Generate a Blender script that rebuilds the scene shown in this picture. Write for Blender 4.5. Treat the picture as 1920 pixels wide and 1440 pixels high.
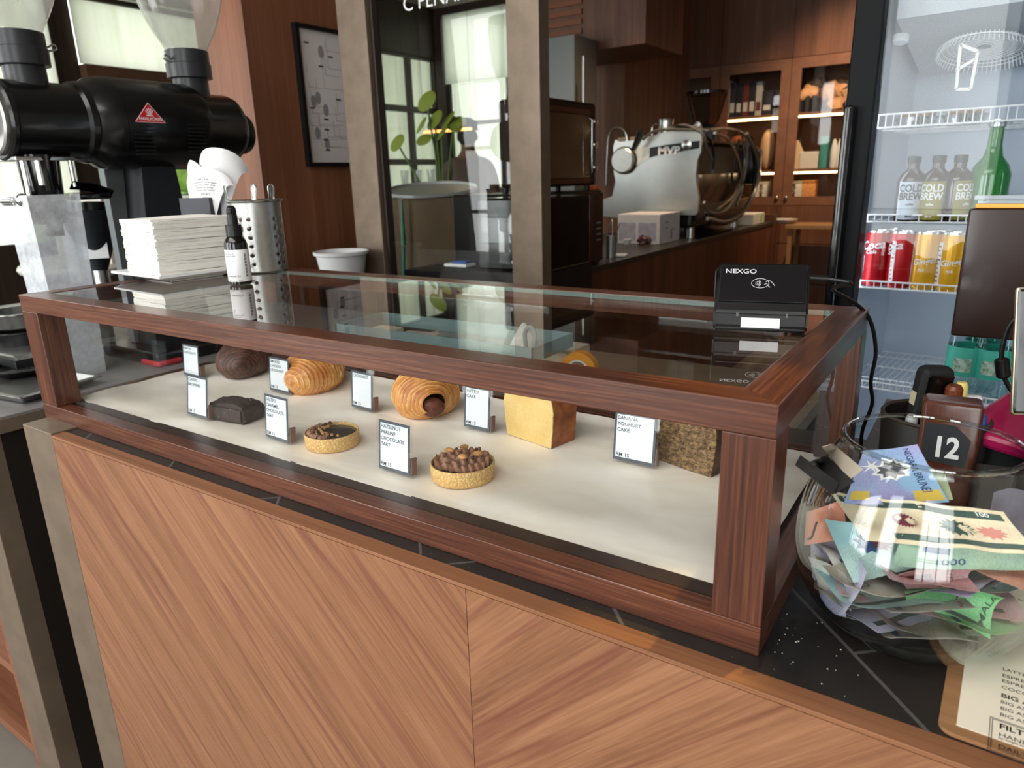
import bpy, bmesh, math, random
from mathutils import Matrix, Vector, Euler, noise as mnoise
PI = math.pi
sc = bpy.context.scene
for o in list(bpy.data.objects): bpy.data.objects.remove(o)
COL = sc.collection
# ------------------------------------------------------------------ camera
F = 1322.956; CLOC = Vector((1.3108, -0.5049, 0.3753)); CROT = Euler((1.284953, 0.027215, 0.587397), 'XYZ')
cd = bpy.data.cameras.new('camera'); cam = bpy.data.objects.new('camera', cd); COL.objects.link(cam); sc.camera = cam
cam.location = CLOC; cam.rotation_euler = CROT
cd.sensor_width = 36; cd.lens = F * 36 / 1920; cd.clip_start = .02; cd.clip_end = 80
cd.dof.use_dof = True; cd.dof.focus_distance = .82; cd.dof.aperture_fstop = 9.0
sc.view_settings.view_transform = 'Standard'; sc.view_settings.look = 'None'
sc.view_settings.exposure = 0.38; sc.view_settings.gamma = 1.0; sc.view_settings.use_curve_mapping = False
sc.cycles.max_bounces = 12; sc.cycles.transparent_max_bounces = 32; sc.cycles.glossy_bounces = 5; sc.cycles.diffuse_bounces = 5
sc.cycles.caustics_reflective = False; sc.cycles.caustics_refractive = False
sc.cycles.use_denoising = True; sc.cycles.sample_clamp_indirect = 6.0
# ------------------------------------------------------------------ sky
wd = bpy.data.worlds.new('sky'); sc.world = wd; wd.use_nodes = True
bg = wd.node_tree.nodes['Background']; bg.inputs[0].default_value = (.98, 1.0, .96, 1); bg.inputs[1].default_value = 2.3
def area(name, loc, target, sx, sy, power, col=(1, 1, 1), spread=PI):
    l = bpy.data.lights.new(name, 'AREA'); l.shape = 'RECTANGLE'; l.size = sx; l.size_y = sy; l.energy = power; l.color = col; l.spread = spread
    o = bpy.data.objects.new(name, l); COL.objects.link(o); o.location = loc
    o.rotation_euler = (Vector(target) - Vector(loc)).to_track_quat('-Z', 'Y').to_euler(); return o
def spot(name, loc, target, power, ang, col=(1, .8, .55), blend=.5, rad=.02):
    l = bpy.data.lights.new(name, 'SPOT'); l.energy = power; l.spot_size = ang; l.spot_blend = blend; l.color = col; l.shadow_soft_size = rad
    o = bpy.data.objects.new(name, l); COL.objects.link(o); o.location = loc
    o.rotation_euler = (Vector(target) - Vector(loc)).to_track_quat('-Z', 'Y').to_euler(); return o
# daylight coming in through the three shopfront windows behind the camera
for x, w_, p_ in ((-2.15, 2.0, 62), (.02, .72, 20), (2.25, 1.5, 34)):
    area('shopfront_daylight', (x, -2.62, .65), (x, 2, .1), w_, 2.3, p_, (.97, 1.0, 1.0))
spot('downlight_lamp', (1.5, .75, 2.05), (1.16, .04, .21), 130, math.radians(5.0), (1, .66, .14), .7)
area('added_ceiling_fill', (.4, -1.5, 2.1), (.4, -1.5, 0), 2.8, 1.4, 50, (1, .97, .93))  # unseen fill light, added overhead to brighten the paper in the case
spot('downlight_lamp', (-.2, 2.9, 2.05), (-.4, 3.3, 0), 110, math.radians(70), (1, .72, .45), .8, .05)
spot('downlight_lamp', (.6, 4.4, 2.05), (.4, 5.4, .4), 170, math.radians(80), (1, .68, .42), .8, .05)
# ------------------------------------------------------------------ pixel rays -> points at a real distance
RM = CROT.to_matrix()
def ray(u, v): return RM @ Vector(((u - 960) / F, (720 - v) / F, -1))
def aY(u, v, y): d = ray(u, v); return CLOC + d * ((y - CLOC.y) / d.y)
def aX(u, v, x): d = ray(u, v); return CLOC + d * ((x - CLOC.x) / d.x)
def aZ(u, v, z): d = ray(u, v); return CLOC + d * ((z - CLOC.z) / d.z)
def aS(u, v, s): return CLOC + ray(u, v) * s
# ------------------------------------------------------------------ materials
def lin(c):
    c = c / 255.0; return c / 12.92 if c <= .04045 else ((c + .055) / 1.055) ** 2.4
def rgb(r, g, b): return (lin(r), lin(g), lin(b), 1)
MATS = {}
def newmat(name):
    m = bpy.data.materials.new(name); m.use_nodes = True; nt = m.node_tree
    return m, nt, nt.nodes['Principled BSDF']
def N(nt, typ, **kw):
    n = nt.nodes.new(typ)
    for k, v in kw.items():
        if k.startswith('i_'):
            key = k[2:]; key = int(key) if key.isdigit() else key.replace('_', ' ')
            n.inputs[key].default_value = v
        else: setattr(n, k, v)
    return n
def math_(nt, op, a, b=None, c=None):
    n = N(nt, 'ShaderNodeMath', operation=op)
    for i, x in enumerate((a, b, c)):
        if x is None: continue
        if isinstance(x, (int, float)): n.inputs[i].default_value = x
        else: nt.links.new(x, n.inputs[i])
    return n.outputs[0]
def ramp(nt, fac, stops):
    r = N(nt, 'ShaderNodeValToRGB'); e = r.color_ramp.elements
    while len(e) < len(stops): e.new(.5)
    for i, (p, c) in enumerate(stops): e[i].position = p; e[i].color = c
    nt.links.new(fac, r.inputs[0]); return r.outputs[0]
def coords(nt, scale=(1, 1, 1), rot=(0, 0, 0), loc=(0, 0, 0)):
    t = N(nt, 'ShaderNodeTexCoord'); m = N(nt, 'ShaderNodeMapping')
    m.inputs['Scale'].default_value = scale; m.inputs['Rotation'].default_value = rot; m.inputs['Location'].default_value = loc
    nt.links.new(t.outputs['Object'], m.inputs[0]); return m.outputs[0]
def noise(nt, vec, scale, detail=3, rough=.5, dist=0):
    n = N(nt, 'ShaderNodeTexNoise', i_Scale=scale, i_Detail=detail, i_Roughness=rough, i_Distortion=dist)
    nt.links.new(vec, n.inputs['Vector']); return n.outputs[0]
def bump(nt, bs, h, strength=.2, dist=.001):
    b = N(nt, 'ShaderNodeBump', i_Strength=strength, i_Distance=dist); nt.links.new(h, b.inputs['Height'])
    nt.links.new(b.outputs[0], bs.inputs['Normal'])
def mat(name, col, rough=.5, metal=0.0, spec=.5, var=0.0, vs=40, bmp=0.0, bs_=200, coat=0, emit=None, es=0, trans=0, ior=1.45, sss=0, col2=None):
    if name in MATS: return MATS[name]
    m, nt, b = newmat(name); b.inputs['Roughness'].default_value = rough; b.inputs['Metallic'].default_value = metal
    b.inputs['Specular IOR Level'].default_value = spec; b.inputs['Base Color'].default_value = col; b.inputs['Coat Weight'].default_value = coat
    b.inputs['Coat Roughness'].default_value = .08
    b.inputs['Transmission Weight'].default_value = trans; b.inputs['IOR'].default_value = ior
    if sss: b.inputs['Subsurface Weight'].default_value = sss; b.inputs['Subsurface Scale'].default_value = .004
    if var or col2:
        v = noise(nt, coords(nt), vs, 4, .6)
        c2 = col2 or tuple(x * (1 - var) for x in col[:3]) + (1,)
        c1 = col if col2 else tuple(min(1, x * (1 + var)) for x in col[:3]) + (1,)
        nt.links.new(ramp(nt, v, [(.35, c2), (.65, c1)]), b.inputs['Base Color'])
    if bmp: bump(nt, b, noise(nt, coords(nt), bs_, 4), bmp)
    if emit: b.inputs['Emission Color'].default_value = emit; b.inputs['Emission Strength'].default_value = es
    MATS[name] = m; return m
def wood(name, cols, axis='x', sc_=1.0, rough=.35, coat=0.0, fine=.35, rot=(0, 0, 0)):
    """straight grained timber; grain runs along axis"""
    if name in MATS: return MATS[name]
    m, nt, b = newmat(name); k = {'x': 0, 'y': 1, 'z': 2}[axis]
    s = [22 * sc_] * 3; s[k] = .9 * sc_; f = [260 * sc_] * 3; f[k] = 6 * sc_
    a = noise(nt, coords(nt, s, rot), 1, 4, .6, .6); c = noise(nt, coords(nt, f, rot), 1, 3, .6)
    mix = math_(nt, 'ADD', math_(nt, 'MULTIPLY', a, 1 - fine), math_(nt, 'MULTIPLY', c, fine))
    nt.links.new(ramp(nt, mix, [(.30, cols[0]), (.50, cols[1]), (.70, cols[2])]), b.inputs['Base Color'])
    b.inputs['Roughness'].default_value = rough; b.inputs['Coat Weight'].default_value = coat; b.inputs['Coat Roughness'].default_value = .12
    bump(nt, b, c, .12, .0006); MATS[name] = m; return m
def thin_glass(name, tint=(.96, .985, .97), edge=None, f0=.05, rough=0.0, power=5.0, haze=0.0, hazecol=(1, 1, 1, 1)):
    if name in MATS: return MATS[name]
    m, nt, b = newmat(name); nt.nodes.remove(b); out = nt.nodes['Material Output']
    lw = N(nt, 'ShaderNodeLayerWeight', i_Blend=.5); fac = lw.outputs['Facing']
    fr = math_(nt, 'ADD', math_(nt, 'MULTIPLY', math_(nt, 'POWER', fac, power), 1 - f0), f0)
    fr = math_(nt, 'MULTIPLY', fr, math_(nt, 'SUBTRACT', 1.0, N(nt, 'ShaderNodeNewGeometry').outputs['Backfacing']))
    tr = N(nt, 'ShaderNodeBsdfTransparent'); tr.inputs[0].default_value = (*tint, 1)
    if edge:
        nt.links.new(ramp(nt, fac, [(.55, (*tint, 1)), (.97, (*edge, 1))]), tr.inputs[0])
    gl = N(nt, 'ShaderNodeBsdfGlossy'); gl.inputs['Roughness'].default_value = rough; gl.inputs[0].default_value = (1, 1, 1, 1)
    mx = N(nt, 'ShaderNodeMixShader'); nt.links.new(fr, mx.inputs[0]); nt.links.new(tr.outputs[0], mx.inputs[1]); nt.links.new(gl.outputs[0], mx.inputs[2])
    last = mx.outputs[0]
    if haze:
        df = N(nt, 'ShaderNodeBsdfDiffuse'); df.inputs[0].default_value = hazecol
        tl = N(nt, 'ShaderNodeBsdfTranslucent'); tl.inputs[0].default_value = hazecol
        a = N(nt, 'ShaderNodeAddShader'); nt.links.new(df.outputs[0], a.inputs[0]); nt.links.new(tl.outputs[0], a.inputs[1])
        hm = N(nt, 'ShaderNodeMixShader')
        nz = math_(nt, 'MULTIPLY', noise(nt, coords(nt), 30, 5, .7), haze * 2)
        nt.links.new(nz, hm.inputs[0]); nt.links.new(last, hm.inputs[1]); nt.links.new(df.outputs[0], hm.inputs[2]); last = hm.outputs[0]
    nt.links.new(last, out.inputs[0]); MATS[name] = m; return m
# ------------------------------------------------------------------ mesh builder
def catmull(pts, n=8):
    pts = [Vector(p) for p in pts]
    if len(pts) < 3: return pts
    P = [2 * pts[0] - pts[1]] + pts + [2 * pts[-1] - pts[-2]]; out = []
    for i in range(1, len(P) - 2):
        for k in range(n):
            t = k / n
            out.append(.5 * ((2 * P[i]) + (P[i + 1] - P[i - 1]) * t + (2 * P[i - 1] - 5 * P[i] + 4 * P[i + 1] - P[i + 2]) * t * t + (3 * P[i] - P[i - 1] - 3 * P[i + 1] + P[i + 2]) * t ** 3))
    out.append(pts[-1]); return out
TXT = {}
def textgeo(s, size=1.0, align='LEFT', extrude=.0, bold=0.0):
    key = (s, size, align, extrude, bold)
    if key in TXT: return TXT[key]
    c = bpy.data.curves.new('t', 'FONT'); c.body = s; c.size = size; c.align_x = align; c.align_y = 'TOP_BASELINE' if False else 'BOTTOM_BASELINE' if False else 'TOP'
    c.extrude = extrude; c.offset = bold; c.resolution_u = 3; c.fill_mode = 'FRONT' if extrude == 0 else 'BOTH'
    o = bpy.data.objects.new('t', c); COL.objects.link(o); bpy.context.view_layer.update()
    me = o.evaluated_get(bpy.context.evaluated_depsgraph_get()).to_mesh()
    V = [v.co.copy() for v in me.vertices]; Fc = [tuple(p.vertices) for p in me.polygons]
    o.to_mesh_clear(); bpy.data.objects.remove(o); bpy.data.curves.remove(c)
    TXT[key] = (V, Fc); return TXT[key]
class MB:
    def __init__(s): s.b = bmesh.new(); s.mi = 0; s.soft = False
    def raw(s, V, Fc, M=None, fn=None):
        vs = []
        for v in V:
            v = Vector(v)
            if fn: v = Vector(fn(v))
            if M is not None: v = M @ v
            vs.append(s.b.verts.new(v))
        for f in Fc:
            try: q = s.b.faces.new([vs[i] for i in f]); q.material_index = s.mi
            except ValueError: pass
        return s
    def box(s, x0, x1, y0, y1, z0, z1, bev=0, M=None, seg=2):
        t = bmesh.new(); bmesh.ops.create_cube(t, size=1)
        bmesh.ops.scale(t, vec=(x1 - x0, y1 - y0, z1 - z0), verts=t.verts)
        bmesh.ops.translate(t, vec=((x0 + x1) / 2, (y0 + y1) / 2, (z0 + z1) / 2), verts=t.verts)
        if bev: bmesh.ops.bevel(t, geom=list(t.edges), offset=bev, segments=seg, profile=.5, affect='EDGES', clamp_overlap=True)
        t.verts.index_update(); s.raw([v.co for v in t.verts], [[v.index for v in f.verts] for f in t.faces], M); t.free(); return s
    def lathe(s, prof, c=(0, 0, 0), seg=40, M=None, a0=0, a1=2 * PI, sx=1, sy=1, cap=True):
        s.soft = True; full = abs(a1 - a0 - 2 * PI) < 1e-6; n = seg if full else seg + 1; V = []; Fc = []
        for r, z in prof:
            for i in range(n):
                a = a0 + (a1 - a0) * i / seg; V.append((c[0] + r * sx * math.cos(a), c[1] + r * sy * math.sin(a), c[2] + z))
        for j in range(len(prof) - 1):
            for i in range(seg):
                k = (i + 1) % n if full else i + 1
                Fc.append((j * n + i, j * n + k, (j + 1) * n + k, (j + 1) * n + i))
        if abs(prof[0][0] - prof[-1][0]) + abs(prof[0][1] - prof[-1][1]) < 1e-5: cap = False
        if full and cap:
            if prof[0][0] > 2e-4: Fc.append(tuple(range(n))[::-1])
            if prof[-1][0] > 2e-4: Fc.append(tuple((len(prof) - 1) * n + i for i in range(n)))
        return s.raw(V, Fc, M)
    def tube(s, pts, r, seg=8, smooth=0, M=None):
        s.soft = True; P = catmull(pts, smooth) if smooth else [Vector(p) for p in pts]; V = []; Fc = []; up = None; n = len(P)
        for i, p in enumerate(P):
            d = (P[min(i + 1, n - 1)] - P[max(i - 1, 0)]).normalized()
            if up is None: up = Vector((0, 0, 1)) if abs(d.z) < .9 else Vector((1, 0, 0))
            a = d.cross(up).normalized(); up = a.cross(d).normalized()
            rr = r[min(i, len(r) - 1)] if isinstance(r, (list, tuple)) else r
            for k in range(seg): t = 2 * PI * k / seg; V.append(p + a * rr * math.cos(t) + up * rr * math.sin(t))
        for i in range(n - 1):
            for k in range(seg): Fc.append((i * seg + k, i * seg + (k + 1) % seg, (i + 1) * seg + (k + 1) % seg, (i + 1) * seg + k))
        Fc.append(tuple(range(seg))[::-1]); Fc.append(tuple((n - 1) * seg + k for k in range(seg)))
        return s.raw(V, Fc, M)
    def prism(s, pts, h, M=None):
        n = len(pts); V = [(x, y, 0) for x, y in pts] + [(x, y, h) for x, y in pts]
        Fc = [tuple(range(n))[::-1], tuple(range(n, 2 * n))] + [(i, (i + 1) % n, n + (i + 1) % n, n + i) for i in range(n)]
        return s.raw(V, Fc, M)
    def ball(s, c, r, seg=16, rings=10, M=None, fn=None):
        s.soft = True
        if not isinstance(r, (tuple, list)): r = (r, r, r)
        V = [(c[0], c[1], c[2] - r[2])]; Fc = []
        for j in range(1, rings):
            t = PI * j / rings
            for i in range(seg): a = 2 * PI * i / seg; V.append((c[0] + r[0] * math.sin(t) * math.cos(a), c[1] + r[1] * math.sin(t) * math.sin(a), c[2] - r[2] * math.cos(t)))
        V.append((c[0], c[1], c[2] + r[2]))
        for i in range(seg):
            Fc.append((0, 1 + (i + 1) % seg, 1 + i)); L = len(V) - 1; b0 = 1 + (rings - 2) * seg; Fc.append((L, b0 + i, b0 + (i + 1) % seg))
        for j in range(rings - 2):
            for i in range(seg): a = 1 + j * seg + i; b = 1 + j * seg + (i + 1) % seg; Fc.append((a, b, b + seg, a + seg))
        return s.raw(V, Fc, M, fn)
    def sheet(s, fn, nu, nv, th=.0003, M=None):
        """fn(u,v)->Vector, u,v in 0..1"""
        s.soft = True
        V = []; Fc = []
        for side in (0, 1):
            for j in range(nv + 1):
                for i in range(nu + 1):
                    u, v = i / nu, j / nv; p = Vector(fn(u, v)); e = 1e-3
                    n = (Vector(fn(u + e, v)) - Vector(fn(u - e, v))).cross(Vector(fn(u, v + e)) - Vector(fn(u, v - e)))
                    n = n.normalized() if n.length > 1e-12 else Vector((0, 0, 1)); V.append(p + n * (th / 2 if side == 0 else -th / 2))
        w = nu + 1; o = w * (nv + 1)
        for j in range(nv):
            for i in range(nu):
                a = j * w + i; Fc.append((a, a + 1, a + 1 + w, a + w)); Fc.append((o + a, o + a + w, o + a + 1 + w, o + a + 1))
        for i in range(nu): a = i; Fc.append((a + 1, a, o + a, o + a + 1)); a = nv * w + i; Fc.append((a, a + 1, o + a + 1, o + a))
        for j in range(nv): a = j * w; Fc.append((a, a + w, o + a + w, o + a)); a = j * w + nu; Fc.append((a + w, a, o + a, o + a + w))
        return s.raw(V, Fc, M)
    def text(s, body, size, M=None, align='LEFT', ex=.0, fn=None, bold=0.0, sx=1.0):
        V, Fc = textgeo(body, 1.0, align, 0.0, bold)
        if ex:
            n = len(V); V2 = [(v.x * size * sx, v.y * size, ex) for v in V] + [(v.x * size * sx, v.y * size, 0) for v in V]
            F2 = list(Fc) + [tuple(reversed([i + n for i in f])) for f in Fc]
            cnt = {}
            for f in Fc:
                for i in range(len(f)):
                    e = (f[i], f[(i + 1) % len(f)]); cnt[tuple(sorted(e))] = cnt.get(tuple(sorted(e)), []) + [e]
            for k, l in cnt.items():
                if len(l) == 1: a, b = l[0]; F2.append((b, a, a + n, b + n))
            return s.raw(V2, F2, M, fn)
        return s.raw([(v.x * size * sx, v.y * size, 0) for v in V], Fc, M, fn)
    def mesh(s, name, mats, M=None, smooth=29):
        bmesh.ops.recalc_face_normals(s.b, faces=s.b.faces) if len(s.b.faces) < 60000 else None
        me = bpy.data.meshes.new(name)
        if M is not None: bmesh.ops.transform(s.b, matrix=M, verts=s.b.verts)
        s.b.to_mesh(me); s.b.free()
        for m in (mats if isinstance(mats, (list, tuple)) else [mats]): me.materials.append(m)
        if smooth == 29 and not s.soft: smooth = 18
        if smooth:
            me.shade_smooth(); me.set_sharp_from_angle(angle=math.radians(smooth))
        return me
def props(o, label=None, cat=None, group=None, kind=None):
    if label: o['label'] = label
    if cat: o['category'] = cat
    if group: o['group'] = group
    if kind: o['kind'] = kind
    return o
class Thing:
    def __init__(s, name, label, cat, loc=(0, 0, 0), rot=0, group=None):
        s.o = bpy.data.objects.new(name, None); COL.objects.link(s.o); s.o.empty_display_size = .05
        s.o.location = loc; s.o.rotation_euler = rot if isinstance(rot, (tuple, list, Euler)) else (0, 0, rot)
        s.M = Matrix.Translation(Vector(loc)) @ Euler(s.o.rotation_euler).to_matrix().to_4x4(); props(s.o, label, cat, group)
    def add(s, name, mb, m, w=False, parent=None, label=None, smooth=29, kind=None):
        me = mb.mesh(name, m, s.M.inverted() if w else None, smooth)
        o = bpy.data.objects.new(name, me); COL.objects.link(o); o.parent = parent or s.o; props(o, label, kind=kind); return o
def single(name, mb, m, label, cat, loc=(0, 0, 0), rot=0, group=None, w=False, smooth=29, kind=None):
    """a thing that is one mesh; w: vertices are given in the world"""
    R = rot if isinstance(rot, (tuple, list, Euler)) else (0, 0, rot)
    M = Matrix.Translation(Vector(loc)) @ Euler(R).to_matrix().to_4x4()
    me = mb.mesh(name, m, M.inverted() if w else None, smooth); o = bpy.data.objects.new(name, me); COL.objects.link(o)
    o.location = loc; o.rotation_euler = R; return props(o, label, cat, group, kind)
def struct(name, mb, m, smooth=30):
    me = mb.mesh(name, m, None, smooth); o = bpy.data.objects.new(name, me); COL.objects.link(o); o['kind'] = 'structure'; return o
def clone(t, loc, rot=None, label=None, group=None):
    src = t.o if isinstance(t, Thing) else t
    c = src.copy(); COL.objects.link(c); c.location = loc
    if rot is not None: c.rotation_euler = rot if isinstance(rot, (tuple, list, Euler)) else (0, 0, rot)
    if label: c['label'] = label
    if group: c['group'] = group
    for ch in list(src.children):
        d = ch.copy(); COL.objects.link(d); d.parent = c
        for g in list(ch.children): e = g.copy(); COL.objects.link(e); e.parent = d
    return c
def frame(p, x, y): # matrix with x,y directions
    x = Vector(x).normalized(); y = Vector(y); z = x.cross(y).normalized(); y = z.cross(x)
    return Matrix(((x.x, y.x, z.x, p[0]), (x.y, y.y, z.y, p[1]), (x.z, y.z, z.z, p[2]), (0, 0, 0, 1)))
def T(x, y, z): return Matrix.Translation((x, y, z))
def R(a, ax): return Matrix.Rotation(a, 4, ax)
UP = lambda x, y, z: frame((x, y, z), (1, 0, 0), (0, 0, 1))      # drawing plane facing -Y
# shared materials
M_MAH = lambda ax: wood('mahogany_' + ax, (rgb(44, 22, 15), rgb(84, 47, 33), rgb(122, 76, 52)), ax, 1.5, .30, .15, .6)
black_pl = mat('black_plastic', rgb(16, 16, 18), .38)
black_gl = mat('black_gloss', rgb(8, 8, 9), .18, coat=.5)
black_mt = mat('black_matte', rgb(24, 24, 26), .7, bmp=.1)
steel = mat('steel', rgb(190, 190, 188), .25, 1.0, bmp=.03)
steel_b = mat('brushed_steel', rgb(178, 178, 174), .38, 1.0, var=.08, vs=90)
white_pl = mat('white_plastic', rgb(232, 233, 235), .4)
white_pp = mat('white_paper', rgb(238, 238, 240), .85)
ink = mat('black_ink', rgb(28, 28, 34), .6)
bronze = mat('bronze_metal', rgb(134, 118, 102), .42, .55, var=.12, vs=14, bmp=.05)
darkwood_z = wood('dark_walnut_z', (rgb(62, 36, 24), rgb(92, 56, 38), rgb(118, 76, 52)), 'z', .8, .45)
walnut_z = wood('walnut_z', (rgb(88, 54, 36), rgb(118, 76, 52), rgb(142, 96, 68)), 'z', .6, .5)
pane = thin_glass('clear_glass', (.985, .992, .985))
casepane = thin_glass('case_glass', (.99, .995, .992), f0=.035)
acrylic = thin_glass('clear_acrylic', (.985, .988, .99), f0=.03)
# ================================================================== ROOM
FZ, CZ = -.95, 2.12
floor_m = mat('floor_concrete', rgb(120, 112, 104), .5, var=.12, vs=3)
struct('floor', MB().box(-5, 4.2, -4, 6.2, FZ - .05, FZ), floor_m)
struct('ceiling', MB().box(-5, 4.2, -4, 6.2, CZ, CZ + .05), mat('ceiling_paint', rgb(150, 140, 128), .8))
plaster = mat('plaster', rgb(196, 190, 180), .85, var=.04, vs=5)
struct('wall_right', MB().box(4.1, 4.2, -4, 7.2, FZ, CZ), plaster)
fr_dark = wood('window_timber', (rgb(28, 19, 14), rgb(46, 32, 24), rgb(60, 44, 34)), 'z', 1, .5)
blind_m, nt, b_ = newmat('blind_fabric'); nt.nodes.remove(b_)
tl = N(nt, 'ShaderNodeBsdfTranslucent'); df = N(nt, 'ShaderNodeBsdfDiffuse'); ad = N(nt, 'ShaderNodeAddShader')
cc = ramp(nt, noise(nt, coords(nt, (1, 5, .5)), 2.2, 3), [(.3, rgb(226, 228, 218)), (.7, rgb(240, 241, 236))])
nt.links.new(cc, tl.inputs[0]); df.inputs[0].default_value = (.16, .17, .15, 1)
nt.links.new(tl.outputs[0], ad.inputs[0]); nt.links.new(df.outputs[0], ad.inputs[1]); nt.links.new(ad.outputs[0], nt.nodes['Material Output'].inputs[0])
blind2_m = blind_m.copy(); blind2_m.name = 'annex_blind_fabric'
for n_ in blind2_m.node_tree.nodes:
    if n_.type == 'VALTORGB':
        n_.color_ramp.elements[0].color = rgb(186, 189, 180); n_.color_ramp.elements[1].color = rgb(203, 205, 197)
def wallbox(mb, x0, x1, y0, y1, z0, z1): mb.box(x0, x1, y0, y1, z0, z1)
# left facade X=-4: header, sill, mullions; the openings carry blinds
XF = -4.0
wl = MB(); ybays = [-3.2, -1.3, .35, 2.05, 4.15, 5.98]
wl.box(XF - .12, XF, -4, 6.17, 1.63, CZ); wl.box(XF - .12, XF, -4, 6.17, FZ, .02)
for y in (-4, -1.3, .35): wl.box(XF - .12, XF, y, y + (.8 if y == -4 else .16), .02, 1.63)
wl.box(XF - .12, XF + .02, 2.04, 2.2, .02, 1.63); wl.box(XF - .12, XF, 4.1, 4.3, .02, 1.63); wl.box(XF - .12, XF, 6.05, 6.17, .02, 1.63)
struct('wall_left', wl, fr_dark)
def window(n, y0, y1, z0, z1, ny, nz, t=.035):
    mb = MB()
    for i in range(ny + 1): y = y0 + (y1 - y0) * i / ny; mb.box(XF - .07, XF - .02, y - t / 2, y + t / 2, z0, z1)
    for i in range(nz + 1): z = z0 + (z1 - z0) * i / nz; mb.box(XF - .075, XF - .015, y0, y1, z - t / 2, z + t / 2)
    o = struct('window_%d' % n, mb, fr_dark)
    g = MB().box(XF - .05, XF - .044, y0, y1, z0, z1).mesh('pane', pane); p = bpy.data.objects.new('pane', g); COL.objects.link(p); p.parent = o
window(1, -3.2, -1.3, .02, 1.63, 2, 3); window(2, -1.14, .35, .02, 1.63, 2, 3); window(3, .51, 2.04, .02, 1.63, 1, 1)
window(4, 2.2, 4.1, .02, 1.63, 1, 1); window(5, 4.3, 6.05, .02, 1.63, 4, 3, .06)
tr = MB(); tr.box(XF - .04, XF + .1, 2.2, 4.1, 1.02, 1.18); tr.box(XF - .04, XF + .1, 2.34, 2.5, 0.02, 1.02); tr.box(XF - .04, XF + .06, 2.2, 4.1, .02, .1)
struct('trim_1', tr, mat('timber_brown', rgb(84, 58, 42), .5, var=.15, vs=8))
bl = Thing('roller_blind', 'pale green roller blind pulled halfway down the left shopfront window', 'blind', (XF + .06, 3.15, 1.6), group='roller blinds')
bl.add('fabric', MB().box(XF + .05, XF + .053, 2.19, 4.11, 1.185, 1.64), blind_m, w=True); bl.add('tube', MB().tube([(XF + .07, 2.21, 1.6), (XF + .07, 4.08, 1.6)], .02), fr_dark, w=True)
single('roller_blind', MB().box(XF + .05, XF + .053, .53, 2.03, .35, 1.6), blind_m, 'pale roller blind on the window behind the left bean hopper', 'blind', (XF + .05, 1.3, 1.5), group='roller blinds', w=True)
single('sheer_curtain', MB().sheet(lambda u, v: (XF - .10 + .012 * math.sin(u * 60), 4.3 + u * 1.75, .02 + v * 1.6), 120, 4, .001), blind2_m, 'pale sheer curtain outside the gridded annex window', 'curtain', (XF - .1, 5.1, 1.6), group='sheer curtains', w=True)
# back wall of the annex Y=6.05 with a wide blind, windows below
YB = 6.05
wb = MB(); wb.box(XF, -1.4, YB, YB + .12, FZ, .0); wb.box(XF, -1.4, YB, YB + .12, 2.05, CZ); wb.box(XF, XF + .1, YB - .03, YB + .12, 0, 2.05)
wb.box(-2.2, -1.4, YB, YB + .12, 0, 2.05)
struct('wall_annex', wb, fr_dark)
w6 = MB()
for x in (XF + .12, -3.1, -2.2): w6.box(x - .02, x + .02, YB + .03, YB + .07, 0, 2.05)
for z in (.02, .95, 2.03): w6.box(XF + .1, -2.2, YB + .03, YB + .08, z - .02, z + .02)
w6o = struct('window_6', w6, fr_dark); single('sheer_curtain', MB().sheet(lambda u, v: (XF + .12 + u * 1.75, YB + .10 + .012 * math.sin(u * 60), .02 + v * 1.36), 120, 4, .001), blind2_m, 'pale sheer curtain below the wide annex blind', 'curtain', (-3.1, YB + .1, 1.3), group='sheer curtains', w=True); pn = bpy.data.objects.new('pane', MB().box(XF + .1, -2.2, YB + .05, YB + .055, 0, 2.05).mesh('pane', pane)); COL.objects.link(pn); pn.parent = w6o
single('roller_blind', MB().box(XF + .12, -2.25, YB - .02, YB - .017, 1.36, 2.04), blind2_m, 'wide pale green roller blind seen through the glass partition', 'blind', (-3.1, YB - .02, 2.0), group='roller blinds', w=True)
# shopfront behind the camera
YF = -2.7
ws = MB(); ws.box(-5, 4.2, YF - .15, YF, FZ, -.55); ws.box(-5, 4.2, YF - .15, YF, 1.85, CZ)
for x, x2 in ((-5, -3.2), (-1.1, -.38), (.42, 1.45), (3.05, 4.2)): ws.box(x, x2, YF - .15, YF, -.55, 1.85)
struct('wall_front', ws, fr_dark)
# thin muntins standing just inside each lit window, so reflections show panes
mu = MB()
for x, hw in ((-2.15, 1.02), (2.25, .78)):
    for k in (-.5, 0, .5): mu.box(x + k - .018, x + k + .018, YF + .12, YF + .15, -.55, 1.85)
    for z in (.05, .65, 1.25): mu.box(x - hw, x + hw, YF + .12, YF + .15, z - .018, z + .018)
struct('window_7', mu, fr_dark)
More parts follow.
